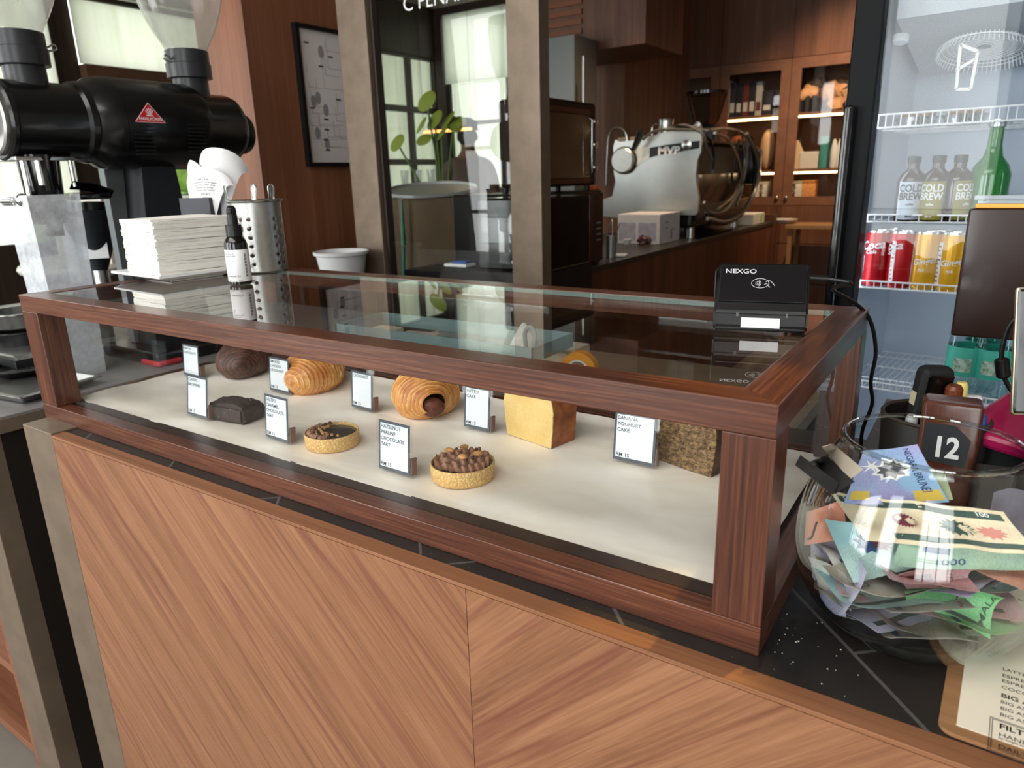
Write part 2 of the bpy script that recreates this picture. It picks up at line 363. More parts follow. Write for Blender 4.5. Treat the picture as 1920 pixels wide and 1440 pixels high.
# outside: ground and greenery seen through the left windows
struct('ground', MB().box(-30, XF - .13, -12, 20, FZ - .2, FZ - .05), mat('pavement', rgb(190, 190, 180), .9))
leafm = mat('tree_leaves', rgb(128, 158, 78), .7, var=.5, vs=6)
def tree(x, y, h, seed, label):
    t = Thing('street_tree', label, 'tree', (x, y, FZ - .05), group='trees outside'); rnd = random.Random(seed); mb = MB()
    for i in range(46):
        a = rnd.uniform(0, 6.28); r = rnd.uniform(0, 1.3); z = h + rnd.uniform(-1.0, 1.2); mb.ball((r * math.cos(a), r * math.sin(a), z), rnd.uniform(.2, .45), 8, 6, fn=lambda v: v + Vector((mnoise.noise(v * 6), mnoise.noise(v * 7 + Vector((5, 1, 2))), mnoise.noise(v * 6.5 + Vector((1, 9, 2))))) * .14)
    t.add('crown', mb, leafm); t.add('trunk', MB().tube([(0, 0, 0), (.05, 0, h * .6), (0, .05, h)], [.14, .1, .06]), mat('bark', rgb(90, 76, 60), .9))
tree(-8.6, 5.2, 1.15, 3, 'leafy tree outside seen below the left roller blind'); tree(-11, 8.6, 1.2, 8, 'further leafy tree outside the left shopfront')
tree(-8.5, 13, 1.3, 11, 'leafy tree outside beyond the glass partition')
# wood pillar carrying the framed chart
XW = -.8
pil = MB().box(-1.06, XW, 1.12, 1.70, FZ, CZ)
struct('wall_pillar', pil, wood('pillar_wood', (rgb(104, 62, 42), rgb(132, 82, 56), rgb(156, 104, 76)), 'z', .5, .42, .1))
# ------------------------------------------------------------------ framed chart
pf = Thing('framed_chart', 'white chart of lines in a thin black frame on the wooden wall', 'picture', (XW, 1.5, .68))
p0 = aX(545, 42, XW); p1 = aX(557, 310, XW); y0, z1, z0 = p0.y, p0.z, p1.z - .005; y1 = y0 + .36
mb = MB()
for a in ((y0, y0 + .014, z0, z1), (y1 - .014, y1, z0, z1), (y0 + .014, y1 - .014, z0, z0 + .014), (y0 + .014, y1 - .014, z1 - .014, z1)): mb.box(XW, XW + .022, *a)
pf.add('frame', mb, black_pl, w=True); pf.add('print', MB().box(XW + .002, XW + .008, y0 + .012, y1 - .012, z0 + .012, z1 - .012), mat('chart_paper', rgb(226, 218, 216), .7), w=True)
rnd = random.Random(4); mb = MB(); grey = mat('grey_ink', rgb(150, 146, 148), .8)
for i in range(26):
    yy = rnd.uniform(y0 + .03, y1 - .05); zz = rnd.uniform(z0 + .03, z1 - .06); L = rnd.uniform(.04, .14); H = rnd.uniform(.03, .12)
    zz = min(zz, z1 - .03 - H); yb = min(yy + L, y1 - .02)
    mb.box(XW + .008, XW + .0086, yy, yb, zz, zz + .0012); mb.box(XW + .008, XW + .0086, yy, yy + .0012, zz, zz + H)
for i in range(9): mb.ball((XW + .0082, rnd.uniform(y0 + .05, y1 - .04), rnd.uniform(z0 + .06, z1 - .08)), (.0004, .014, .022), 10, 6)
mb2 = mb; mb = MB()
for i in range(11): a = rnd.uniform(y0 + .03, y1 - .05); c = z1 - .06 - i * .036; mb2.mi = 1; mb2.box(XW + .009, XW + .0096, a, a + .022, c, c + .005)
pf.add('printed_drawing', mb2, [grey, ink], w=True, kind='stuff')
# ------------------------------------------------------------------ glass partition Y=1.35
YP = 1.35
def px_x(u, v, y): return aY(u, v, y).x
L0, L1 = px_x(630, 20, YP), px_x(684, 20, YP); R0, R1 = px_x(950, 100, YP), px_x(1011, 100, YP); dpt = .055
pt = MB(); pt.box(L0, L1, YP, YP + dpt, FZ, CZ, .002); pt.box(R0, R1, YP, YP + dpt, FZ, CZ, .002)
pt.box(L1, R0, YP, YP + dpt, FZ, -.12); pt.box(L0, R1, YP - .001, YP + dpt, 1.5, 1.58)
t = Thing('glass_partition', 'bronze-framed glass partition with white lettering behind the display case', 'partition', (L0, YP, FZ))
t.add('frame', pt, bronze, w=True)
t.add('inner_frame', MB().box(L1, L1 + .013, YP + .018, YP + .05, -.12, 1.5).box(R0 - .006, R0, YP + .018, YP + .05, -.12, 1.5), mat('dark_bronze', rgb(58, 48, 42), .5, .3), w=True)
t.add('glass', MB().box(L1 + .01, R0 - .004, YP + .026, YP + .032, -.12, 1.5), thin_glass('partition_glass', (.96, .97, .965), f0=.05), w=True)
t.add('lettering', MB().text('C PENANG', .062, UP(aY(745, 10, YP).x, YP + .0255, aY(760, 15, YP).z + .047)), white_pl, w=True)
# ================================================================== COUNTER
ct = Thing('service_counter', 'long service counter with chevron veneer front and black tiled top', 'counter', (1.3, .35, FZ))
m, nt, b = newmat('black_tile'); c = coords(nt, rot=(0, 0, math.radians(0)))
sp = N(nt, 'ShaderNodeSeparateXYZ'); nt.links.new(c, sp.inputs[0]); gx, gy = sp.outputs[0], sp.outputs[1]
# grout runs along (.67,-.74); local coordinates start at (1.3,.35)
px, py = 1.263 - 1.3, .044 - .35
d_ = math_(nt, 'ADD', math_(nt, 'MULTIPLY', math_(nt, 'SUBTRACT', gx, px), .74), math_(nt, 'MULTIPLY', math_(nt, 'SUBTRACT', gy, py), .67))
l_ = math_(nt, 'SUBTRACT', math_(nt, 'MULTIPLY', math_(nt, 'SUBTRACT', gx, px), .67), math_(nt, 'MULTIPLY', math_(nt, 'SUBTRACT', gy, py), .74))
def line(co, per, half): return math_(nt, 'LESS_THAN', math_(nt, 'ABSOLUTE', math_(nt, 'SUBTRACT', math_(nt, 'MODULO', math_(nt, 'ADD', co, per * 20 + per / 2), per), per / 2)), half)
row = math_(nt, 'FLOOR', math_(nt, 'DIVIDE', math_(nt, 'ADD', d_, .0), .17))
g1 = line(d_, .17, .0016); g2 = line(math_(nt, 'ADD', l_, math_(nt, 'MULTIPLY', row, .21)), .62, .0016); g = math_(nt, 'MAXIMUM', g1, g2)
tc = ramp(nt, noise(nt, coords(nt), 7, 5, .65, .4), [(.35, rgb(20, 19, 20)), (.6, rgb(40, 33, 29)), (.75, rgb(50, 42, 37))])
mx = N(nt, 'ShaderNodeMix', data_type='RGBA'); nt.links.new(g, mx.inputs[0]); nt.links.new(tc, mx.inputs[6]); mx.inputs[7].default_value = rgb(82, 78, 78)
sps = math_(nt, 'GREATER_THAN', noise(nt, coords(nt), 420, 0), .87)
mx2 = N(nt, 'ShaderNodeMix', data_type='RGBA'); nt.links.new(sps, mx2.inputs[0]); nt.links.new(mx.outputs[2], mx2.inputs[6]); mx2.inputs[7].default_value = rgb(140, 132, 120)
nt.links.new(mx2.outputs[2], b.inputs['Base Color']); b.inputs['Roughness'].default_value = .42; bump(nt, b, noise(nt, coords(nt), 25, 6, .7), .15, .002)
tile = m
ct.add('worktop', MB().box(.11, 1.2, -.0185, .56, -.03, 0).box(1.2, 3.0, -.0185, .78, -.03, 0).box(.012, .11, .10, .56, -.03, 0), tile, w=True)
edge_w = wood('edge_wood_x', (rgb(96, 60, 38), rgb(136, 90, 60), rgb(160, 112, 78)), 'x', .8, .45)
ct.add('wood_edging', MB().box(.108, 3.0, -.0402, -.0186, -.0035, .0006, .0005), edge_w, w=True)
ct.add('metal_corner_post', MB().box(.010, .1075, -.0402, .1, FZ, .003, .0012), bronze, w=True)
m, nt, b = newmat('chevron_veneer'); c = coords(nt); sp = N(nt, 'ShaderNodeSeparateXYZ'); nt.links.new(c, sp.inputs[0])
dx = math_(nt, 'ABSOLUTE', math_(nt, 'SUBTRACT', sp.outputs[0], .935 - 1.3)); sg = math_(nt, 'GREATER_THAN', sp.outputs[0], .935 - 1.3)
cr = math_(nt, 'MULTIPLY', math_(nt, 'SUBTRACT', sp.outputs[2], dx), .7071); al = math_(nt, 'MULTIPLY', math_(nt, 'ADD', sp.outputs[2], dx), .7071)
cb = N(nt, 'ShaderNodeCombineXYZ'); nt.links.new(math_(nt, 'MULTIPLY', cr, 34), cb.inputs[0]); nt.links.new(math_(nt, 'MULTIPLY', al, 1.5), cb.inputs[1]); nt.links.new(math_(nt, 'MULTIPLY', sg, .35), cb.inputs[2])
cb2 = N(nt, 'ShaderNodeCombineXYZ'); nt.links.new(math_(nt, 'MULTIPLY', cr, 330), cb2.inputs[0]); nt.links.new(math_(nt, 'MULTIPLY', al, 9), cb2.inputs[1]); nt.links.new(math_(nt, 'MULTIPLY', sg, 7), cb2.inputs[2])
n1 = noise(nt, cb.outputs[0], 1, 6, .7, .5); n2 = noise(nt, cb2.outputs[0], 1, 3, .6)
base = ramp(nt, math_(nt, 'ADD', math_(nt, 'MULTIPLY', n1, .6), math_(nt, 'MULTIPLY', n2, .4)), [(.24, rgb(80, 48, 34)), (.40, rgb(122, 81, 57)), (.52, rgb(142, 98, 70)), (.72, rgb(162, 117, 86))])
st = noise(nt, cb.outputs[0], .33, 3, .6, .3); sm = math_(nt, 'MULTIPLY', math_(nt, 'SUBTRACT', 1.0, math_(nt, 'MINIMUM', math_(nt, 'MULTIPLY', math_(nt, 'ABSOLUTE', math_(nt, 'SUBTRACT', st, .52)), 45), 1.0)), .5)
mx = N(nt, 'ShaderNodeMix', data_type='RGBA'); nt.links.new(sm, mx.inputs[0]); nt.links.new(base, mx.inputs[6]); mx.inputs[7].default_value = rgb(104, 52, 44)
nt.links.new(mx.outputs[2], b.inputs['Base Color']); b.inputs['Roughness'].default_value = .42; b.inputs['Specular IOR Level'].default_value = .4; bump(nt, b, n2, .12, .0006)
chev = m
ct.add('front_panel', MB().box(.1085, .9346, -.0398, -.02, FZ, -.0042), chev, w=True); ct.add('front_panel', MB().box(.9354, 3.0, -.0398, -.02, FZ, -.0042), chev, w=True)
blackbox = mat('dark_carcass', rgb(20, 13, 10), .6)
ct.add('carcass', MB().box(.012, 1.2, -.0196, .55, FZ, -.031).box(1.2, 3.0, -.0196, .76, FZ, -.031), blackbox, w=True)
# left station with worktop, metal post and open shelves
ls = Thing('side_station', 'dark side station with grey worktop, metal post and open wooden shelves', 'counter', (-.7, .5, FZ)); ZL = -.03
ls.add('worktop', MB().box(-1.7, -.185, -.05, 1.1, ZL - .028, ZL, .001), mat('grey_worktop', rgb(118, 116, 116), .45, var=.08, vs=30), w=True)
ls.add('metal_edge', MB().box(-1.7, -.180, -.056, -.0505, ZL - .03, ZL - .004).box(-.1845, -.180, -.05, 1.1, ZL - .03, ZL - .004), bronze, w=True)
ls.add('metal_corner_post', MB().box(-.305, -.19, -.048, -.008, FZ, ZL - .031, .001), bronze, w=True)
ls.add('side_panel', MB().box(-.215, -.1905, -.0075, 1.1, FZ, ZL - .031), blackbox, w=True)
wz = wood('shelf_wood', (rgb(92, 54, 36), rgb(128, 80, 56), rgb(152, 100, 74)), 'x', .8, .5)
ls.add('wood_lining', MB().box(-.325, -.3055, -.046, .5, FZ, ZL - .04), wz, w=True)
for z in (-.64, -.86): ls.add('shelf', MB().box(-1.7, -.326, -.03, .5, z - .022, z), wz, w=True)
ls.add('back_panel', MB().box(-1.7, -.3255, .5, .52, FZ, ZL - .04), mat('slate_panel', rgb(58, 60, 68), .7), w=True)
# ================================================================== DISPLAY CASE
W, D, H = 1.2, .43, .2126; h1 = .0266; g = .0322; P = .04
dc = Thing('display_case', 'low dark mahogany and glass pastry display case on the counter', 'display case', (.6, .2, 0))
MX, MY, MZ = M_MAH('x'), M_MAH('y'), M_MAH('z')
def mitre(x0, x1, y0, y1, z0, z1, w, side, bev=.0009):
    mb = MB()
    if side in 'fb':
        ya, yb = (y0, y0 + w) if side == 'f' else (y1, y1 - w)
        pts = [(x0, ya), (x1, ya), (x1 - w, yb), (x0 + w, yb)]
    else:
        xa, xb = (x0, x0 + w) if side == 'l' else (x1, x1 - w)
        pts = [(xa, y0), (xa, y1), (xb, y1 - w), (xb, y0 + w)]
    t = MB(); t.prism(pts, z1 - z0, T(0, 0, z0)); bmesh.ops.recalc_face_normals(t.b, faces=t.b.faces)
    bmesh.ops.bevel(t.b, geom=list(t.b.edges), offset=bev, segments=2, profile=.5, affect='EDGES', clamp_overlap=True)
    return t
for s_, mm in (('f', MX), ('b', MX), ('l', MY), ('r', MY)):
    dc.add('top_rail', mitre(0, W, 0, D, H - h1, H, g + .001, s_), mm, w=True)
    if s_ in 'fb':
        y0 = 0 if s_ == 'f' else D - .022
        mb = MB().box(0, W, y0, y0 + (.022 if s_ == 'f' else .022), 0, .0268, .0009)
        dc.add('bottom_rail', mb, MX, w=True)
    else:
        x0 = 0 if s_ == 'l' else W - .022; dc.add('bottom_rail', MB().box(x0, x0 + .022, .0221, D - .0221, 0, .0268, .0009), MY, w=True)
dc.add('inner_sill', MB().box(.0225, W - .0225, .0262, .050, .002, .0225, .0006), mat('dark_sill', rgb(52, 38, 32), .4, var=.2, vs=20), w=True)
for x in (0, W - P):
    for y in (0, D - P): dc.add('corner_post', MB().box(x, x + P + (.012 if x == 0 else 0), y, y + P, .0269, H - h1 - .0001, .0009), MZ, w=True)
dc.add('base_board', MB().box(.0225, W - .0225, .0505, D - .0225, .002, .0145), mat('base_board', rgb(60, 40, 30), .6), w=True)
dc.add('top_glass', MB().box(g + .0015, W - g - .0015, g + .0015, D - g - .0045, H - .0075, H - .0008, .0006), thin_glass('top_glass', (.975, .985, .98), f0=.05, power=4.0), w=True)
eg = mat('green_glass_edge', rgb(168, 196, 186), .2, trans=.5)
dc.add('glass_edge', MB().box(W - g - .0013, W - g - .0003, g + .002, D - g - .004, H - .007, H - .001).box(g + .002, W - g - .002, D - g - .0040, D - g - .003, H - .007, H - .001), eg, w=True)
for x_ in (g - .001, W - g - .008): dc.add('glass_ledge', MB().box(x_, x_ + .009, g - .001, D - g, H - .0125, H - .0085), MY, w=True)
dc.add('front_glass', MB().box(P + .012, W - P, .0223, .0262, .0272, H - h1 - .0002), casepane, w=True)
dc.add('side_glass', MB().box(.012, .016, P, D - P, .027, H - h1 - .0002), casepane, w=True)
dc.add('side_glass', MB().box(W - .016, W - .012, P, D - P, .027, H - h1 - .0002), casepane, w=True)
dc.add('sliding_door', MB().box(P, .66, D - .012, D - .008, .027, H - h1 - .0002), casepane, w=True); dc.add('sliding_door', MB().box(.60, W - P, D - .02, D - .016, .027, H - h1 - .0002), casepane, w=True)
# parchment lining
m, nt, b = newmat('parchment'); v1 = noise(nt, coords(nt, (1, 2.2, 1)), 5, 5, .6, .8)
nt.links.new(ramp(nt, v1, [(.3, rgb(236, 226, 210)), (.6, rgb(247, 241, 231))]), b.inputs['Base Color']); b.inputs['Roughness'].default_value = .5; bump(nt, b, noise(nt, coords(nt, (1, 1.6, 1)), 7, 3, .5, .3), .35, .006)
parch = m
def pfn(u, v):
    x = .028 + u * (W - .06); y = .047 + v * .352
    z = .0200 + .0030 * mnoise.noise(Vector((x * 9, y * 14, 0))) + .0014 * abs(mnoise.noise(Vector((x * 22 + y * 9, y * 26, 4))))
    if v < .03: z += .001
    e = max(0, .03 - u) / .03; z += .008 * e * e + .006 * max(0, v - .95) / .05
    return (x, y, z)
single('parchment_sheet', MB().sheet(pfn, 110, 44, .0004), parch, 'cream parchment paper lining the display case floor', 'paper', (.6, .2, .018), w=True)
def fz(x, y): return pfn((x - .028) / (W - .06), (y - .047) / .352)[2] + .0008
# ================================================================== PASTRIES
def croissant(L, Rm, bend, layers, seed=0, ridge=.085, open_end=False):
    mb = MB(); mb.soft = True; nr, ns = 190, 56; V = []; Fc = []; rnd = random.Random(seed); sh = [rnd.uniform(-.02, .02) for _ in range(40)]
    def rad(s):
        a = abs(s)
        r = Rm * (max(0.0, 1 - a ** 2.3) ** .62) * .97 + .0015
        if open_end and s < -.72: r = max(r, Rm * .52 * (1 - max(0, (-s - .86)) * 2.2))
        ph = (a ** 1.15 * layers + sh[int(a * layers)]) % 1.0
        return r * (1 + ridge * (.5 - ph) * (.5 + .5 * (1 - a))), ph
    tone = []
    for i in range(nr + 1):
        s = -1 + 2 * i / nr; a = s * bend; Rc = L / (2 * bend); cx, cy = Rc * math.sin(a), Rc * (math.cos(a) - 1); r, ph = rad(s)
        tx, ty = math.cos(a), -math.sin(a)
        for k in range(ns):
            th = 2 * PI * k / ns; skew = .10 * math.sin(th) * L
            rr = r * (1 + .05 * mnoise.noise(Vector((s * 7, math.cos(th) * 2, math.sin(th) * 2 + seed))) + .02 * mnoise.noise(Vector((s * 30, th * 4, seed))))
            nx, ny = -ty, tx; lx = rr * math.cos(th) * 1.12; lz = rr * math.sin(th) * .92
            z = lz + Rm * .62
            if z < .0006: z = .0006
            V.append((cx + nx * lx, cy + ny * lx, z))
    for i in range(nr):
        for k in range(ns): Fc.append((i * ns + k, i * ns + (k + 1) % ns, (i + 1) * ns + (k + 1) % ns, (i + 1) * ns + k))
    if not open_end: Fc.append(tuple(range(ns))[::-1])
    Fc.append(tuple(nr * ns + k for k in range(ns)))
    mb.raw(V, Fc); mb.b.faces.ensure_lookup_table()
    for fi, f in enumerate(mb.b.faces):
        i = fi // ns if fi < nr * ns else 0; s = -1 + 2 * (i + .5) / nr; th = 2 * PI * (fi % ns) / ns; jit = .35 * mnoise.noise(Vector((s * 9, math.cos(th) * 1.5, math.sin(th) * 1.5 + seed)))
        ph = (abs(s) ** 1.15 * layers + sh[int(abs(s) * layers)] + jit) % 1.0; bake = mnoise.noise(Vector((s * 3, math.cos(th) * 1.2 + 7, math.sin(th) + seed))) + .5 * math.sin(th)
        f.material_index = 0 if ph < .16 else (1 if ph + bake * .35 < .62 else 2)
    return mb
def crust(name, a, b_, rough=.42, ns=90, bs=.5):
    m, nt, b = newmat(name); n = noise(nt, coords(nt, (1, 1, 1)), ns, 6, .7, .3); n2 = noise(nt, coords(nt), 22, 3, .6)
    mixv = math_(nt, 'ADD', math_(nt, 'MULTIPLY', n, .45), math_(nt, 'MULTIPLY', n2, .55))
    nt.links.new(ramp(nt, mixv, [(.35, a), (.62, b_)]), b.inputs['Base Color']); b.inputs['Roughness'].default_value = rough; b.inputs['Subsurface Weight'].default_value = .08; b.inputs['Subsurface Scale'].default_value = .003
    bump(nt, b, n, bs, .0015); return m
gold = [crust('crust_pale', rgb(214, 154, 88), rgb(240, 198, 132)), crust('crust_gold', rgb(190, 118, 56), rgb(224, 164, 92)), crust('crust_brown', rgb(164, 92, 40), rgb(206, 138, 70))]
choc = [crust('choc_crust_pale', rgb(96, 66, 54), rgb(128, 92, 78)), crust('choc_crust', rgb(70, 44, 34), rgb(98, 66, 54)), crust('choc_crust_dark', rgb(52, 32, 24), rgb(80, 50, 40))]
def pastry(name, label, cat, x, y, rot=0, grp=None): return Thing(name, label, cat, (x, y, fz(x, y)), rot, grp)
t = pastry('croissant', 'golden croissant beside the smoked chicken croissant card, narrow tip forward', 'croissant', .325, .315, math.radians(-58), 'croissants')
t.add('crust', croissant(.155, .046, .55, 13, 3, .07), gold)
t = pastry('croissant', 'golden croissant with filling showing at its bitten front end', 'croissant', .598, .303, math.radians(128), 'croissants')
t.add('crust', croissant(.12, .046, .5, 12, 9, .07, open_end=True), gold)
a_ = -.5; Rc = .12 / (2 * .5); ex, ey = Rc * math.sin(a_), Rc * (math.cos(a_) - 1)
t.add('filling', MB().ball((ex + .006, ey + .003, .021), (.013, .019, .0155), 20, 12, fn=lambda v: v + Vector((mnoise.noise(v * 120), 0, 0)) * .004), mat('filling', rgb(92, 44, 26), .5, var=.3, vs=120, bmp=.4), label='dark brown filling')
t = pastry('croissant', 'dark chocolate croissant beside the pain au chocolate card', 'croissant', .125, .315, math.radians(125), 'croissants')
t.add('crust', croissant(.14, .043, .5, 12, 5, .07), choc)
# brownie
t = pastry('brownie', 'dark chocolate brownie square with a crackled rounded top', 'brownie', .355, .128, math.radians(8))
def brfn(v):
    x, y, z = v; n = mnoise.noise(Vector((x * 45, y * 45, z * 45))) * .0018 + mnoise.noise(Vector((x * 180, y * 180, z * 90 + 3))) * .0009
    if z > .008: k_ = min(1, (z - .008) / .018); z = z + k_ * (.009 * (1 - (x / .043) ** 2) * (1 - (y / .028) ** 2) + n * 1.6); y *= 1 - .12 * k_; x *= 1 - .07 * k_
    return (x + n, y + n, max(z + n * .3, 0))
b2 = MB(); tmp = bmesh.new(); bmesh.ops.create_cube(tmp, size=1); bmesh.ops.scale(tmp, vec=(.082, .05, .026), verts=tmp.verts); bmesh.ops.translate(tmp, vec=(0, 0, .013), verts=tmp.verts)
bmesh.ops.bevel(tmp, geom=list(tmp.edges), offset=.004, segments=3, affect='EDGES'); bmesh.ops.subdivide_edges(tmp, edges=tmp.edges, cuts=7, use_grid_fill=True); tmp.verts.index_update()
b2.raw([v.co for v in tmp.verts], [[v.index for v in f.verts] for f in tmp.faces], fn=brfn); tmp.free()
t.add('cake', b2, crust('brownie_crumb', rgb(26, 18, 16), rgb(66, 50, 46), .75)); mb = MB(); rnd = random.Random(2)
for i in range(16): mb.ball((rnd.uniform(-.035, .035), -.0245 if i % 2 else rnd.uniform(-.02, .02), rnd.uniform(.006, .024) if i % 2 else .033), .0007, 6, 4)
t.add('sugar_grains', mb, mat('sugar', rgb(190, 170, 150), .4), kind='stuff')
# tarts
tartm, nt, b = newmat('tart_shell'); vo = N(nt, 'ShaderNodeTexVoronoi', i_Scale=330.0); nt.links.new(coords(nt), vo.inputs[0])
nt.links.new(ramp(nt, vo.outputs[0], [(.05, rgb(244, 220, 160)), (.45, rgb(208, 166, 100))]), b.inputs['Base Color']); b.inputs['Roughness'].default_value = .55; bump(nt, b, vo.outputs[0], .9, .0012); 
tartm2 = crust('tart_rim', rgb(196, 136, 74), rgb(226, 176, 110)); ganache = mat('ganache', rgb(34, 20, 16), .2, coat=.3)
cream = mat('chocolate_cream', rgb(152, 108, 84), .5, sss=.1, var=.12, vs=60); pearl = mat('chocolate_pearl', rgb(62, 38, 30), .3); nutm = mat('caramel_nut', rgb(196, 142, 84), .4, var=.25, vs=150)
def tart_base(t, R_):
    t.add('shell', MB().lathe([(R_ * .9, 0), (R_ * .97, .0006), (R_, .003), (R_ * 1.01, .0195), (R_ * .995, .0208), (R_ * .96, .0208), (R_ * .945, .0195), (R_ * .94, .012)], seg=72), tartm)
    t.add('ganache', MB().lathe([(R_ * .938, .010), (R_ * .938, .0165), (.0001, .0168)], seg=56), ganache)
def ruffle(mb, p0, p1, w, h, n=7, z=.0172):
    p0, p1 = Vector((*p0, z)), Vector((*p1, z)); d = (p1 - p0); L = d.length; d.normalize(); s_ = Vector((-d.y, d.x, 0))
    def f(u, v):
        a = (v - .5) * PI; ph = u * n * 2 * PI
        ww = w * (.75 + .25 * math.cos(ph)) * math.sin(PI * min(1, max(.04, u * .94 + .03))) ** .35
        return p0 + d * L * u + s_ * ww * math.sin(a) + Vector((0, 0, h * math.cos(a) * (.75 + .25 * math.cos(ph + .8)))) + d * .0012 * math.sin(ph + a)
    mb.sheet(f, 70, 12, .0004)
tk = pastry('tart', 'hazelnut praline tart covered in piped cream ruffles', 'tart', .806, .127, 0, 'round tarts'); tart_base(tk, .0395)
rnd = random.Random(6)
for i, yy in enumerate((-.027, -.018, -.009, .0, .009, .018, .027)):
    mb = MB(); hw = math.sqrt(max(0, .034 ** 2 - yy ** 2)); x0 = -hw + (.008 if i in (0, 1) else 0); M_ = R(math.radians(52), 'Z')
    a0 = M_ @ Vector((x0, yy, 0)); a1 = M_ @ Vector((hw, yy, 0)); ruffle(mb, a0[:2], a1[:2], .0062, .0095 + .002 * (i % 2), 4 + i % 3); tk.add('cream_ruffle', mb, cream)
for x, y in ((-.018, .012), (.004, .024), (.016, .0)): tk.add('chocolate_pearl', MB().ball((x, y, .0285), .0024, 12, 8), pearl)
for k, (x, y, a) in enumerate(((-.024, .004, .4), (-.014, .022, 1.2), (.014, .014, .8), (.004, -.004, .2))):
    tk.add('hazelnut_half', MB().ball((0, 0, 0), (.0065, .0042, .003), 14, 8, M=T(x, y, .0285) @ R(a, 'Z') @ R(.5, 'X'), fn=lambda v: (v.x, v.y, v.z if v.z > 0 else v.z * .3)), nutm)
mb = MB(); 
for k in range(10): mb.box(-.001, .001, -.0004, .0004, 0, .0006, M=T(-.012 + rnd.uniform(-.006, .006), .012 + rnd.uniform(-.005, .005), .0305) @ R(rnd.uniform(0, 3), 'Z'))
tk.add('gold_flake', mb, mat('gold_leaf', rgb(232, 190, 110), .25, .9), kind='stuff')
tk = pastry('tart', 'salted caramel tart with bare dark ganache and nut crumble on one side', 'tart', .575, .126, 0, 'round tarts'); tart_base(tk, .0375)
for i in range(5):
    a = math.radians(175 + i * 30); mb = MB(); r1 = .031; ruffle(mb, (r1 * math.cos(a - .2), r1 * math.sin(a - .2)), (r1 * math.cos(a + .22) * .93, r1 * math.sin(a + .22) * .93), .0052, .0072, 3); tk.add('cream_ruffle', mb, cream)
for x, y in ((-.026, .012), (-.030, .004), (-.024, .019)): tk.add('chocolate_pearl', MB().ball((x, y, .0215), .0027, 12, 8), pearl)
for k in range(26):
    a = math.radians(rnd.uniform(150, 340)); r = rnd.uniform(.012, .028); s_ = rnd.uniform(.0012, .0026)
    tk.add('nut_piece', MB().ball((r * math.cos(a), r * math.sin(a), .0195 + s_ * .6), (s_, s_ * .8, s_ * .9), 8, 6, fn=lambda v: v + Vector((mnoise.noise(v * 500), mnoise.noise(v * 400), 0)) * .0008), nutm)
# cakes
crumb_y = crust('butter_crumb', rgb(212, 176, 106), rgb(232, 204, 140), .95, 420, .25); crust_b = crust('cake_crust', rgb(112, 58, 26), rgb(168, 98, 46), .6)
crumb_b, nt, b = newmat('banana_crumb'); n = noise(nt, coords(nt, (1, 1, 1.6)), 120, 6, .8, .6)
nt.links.new(ramp(nt, n, [(.38, rgb(54, 38, 26)), (.5, rgb(122, 96, 66)), (.64, rgb(170, 140, 98))]), b.inputs['Base Color']); b.inputs['Roughness'].default_value = .85; bump(nt, b, n, .8, .002)
crust_d = crust('banana_crust', rgb(58, 38, 26), rgb(98, 70, 50), .7)
def slice_(t, w, d, h, inner, outer, top=.012):
    """a thick loaf slice: cut face at the front (-Y), crust round the sides"""
    out = [(-w / 2 + .004, 0), (w / 2 - .004, 0), (w / 2 - .001, h * .25), (w / 2 + .001, h * .6), (w / 2 - .003, h * .86), (w / 2 - .014, h), (w * .15, h + top), (-w * .15, h + top), (-w / 2 + .014, h), (-w / 2 + .003, h * .86), (-w / 2 - .001, h * .6), (-w / 2 + .001, h * .25)]
    pts = []
    for i in range(len(out)):
        a, b_ = Vector(out[i]), Vector(out[(i + 1) % len(out)])
        for k in range(6): q = a.lerp(b_, k / 6); pts.append((q.x + mnoise.noise(Vector((q.x * 200, q.y * 200, w))) * .0009, max(0, q.y + (mnoise.noise(Vector((q.x * 150, q.y * 150, 3))) * .0009 if i else 0))))
    M_ = frame((0, d, 0), (1, 0, 0), (0, 0, 1)); t.add('crust', MB().prism(pts, d - .0015, M_), outer)
    ins = [(x * .965, .0022 + z * .955) for x, z in pts]; 
    mb = MB().prism(pts, .003, frame((0, .0015 + .0015, 0), (1, 0, 0), (0, 0, 1)))
    t.add('cut_face', mb, inner)
t = pastry('butter_cake_slice', 'thick yellow butter cake slice with a brown crust side', 'cake', .812, .268, math.radians(-13), 'cake slices'); slice_(t, .094, .047, .083, crumb_y, crust_b)
t = pastry('banana_cake_slice', 'speckled brown banana cake slice near the right corner post', 'cake', 1.022, .288, math.radians(-15), 'cake slices'); slice_(t, .102, .046, .088, crumb_b, crust_d)
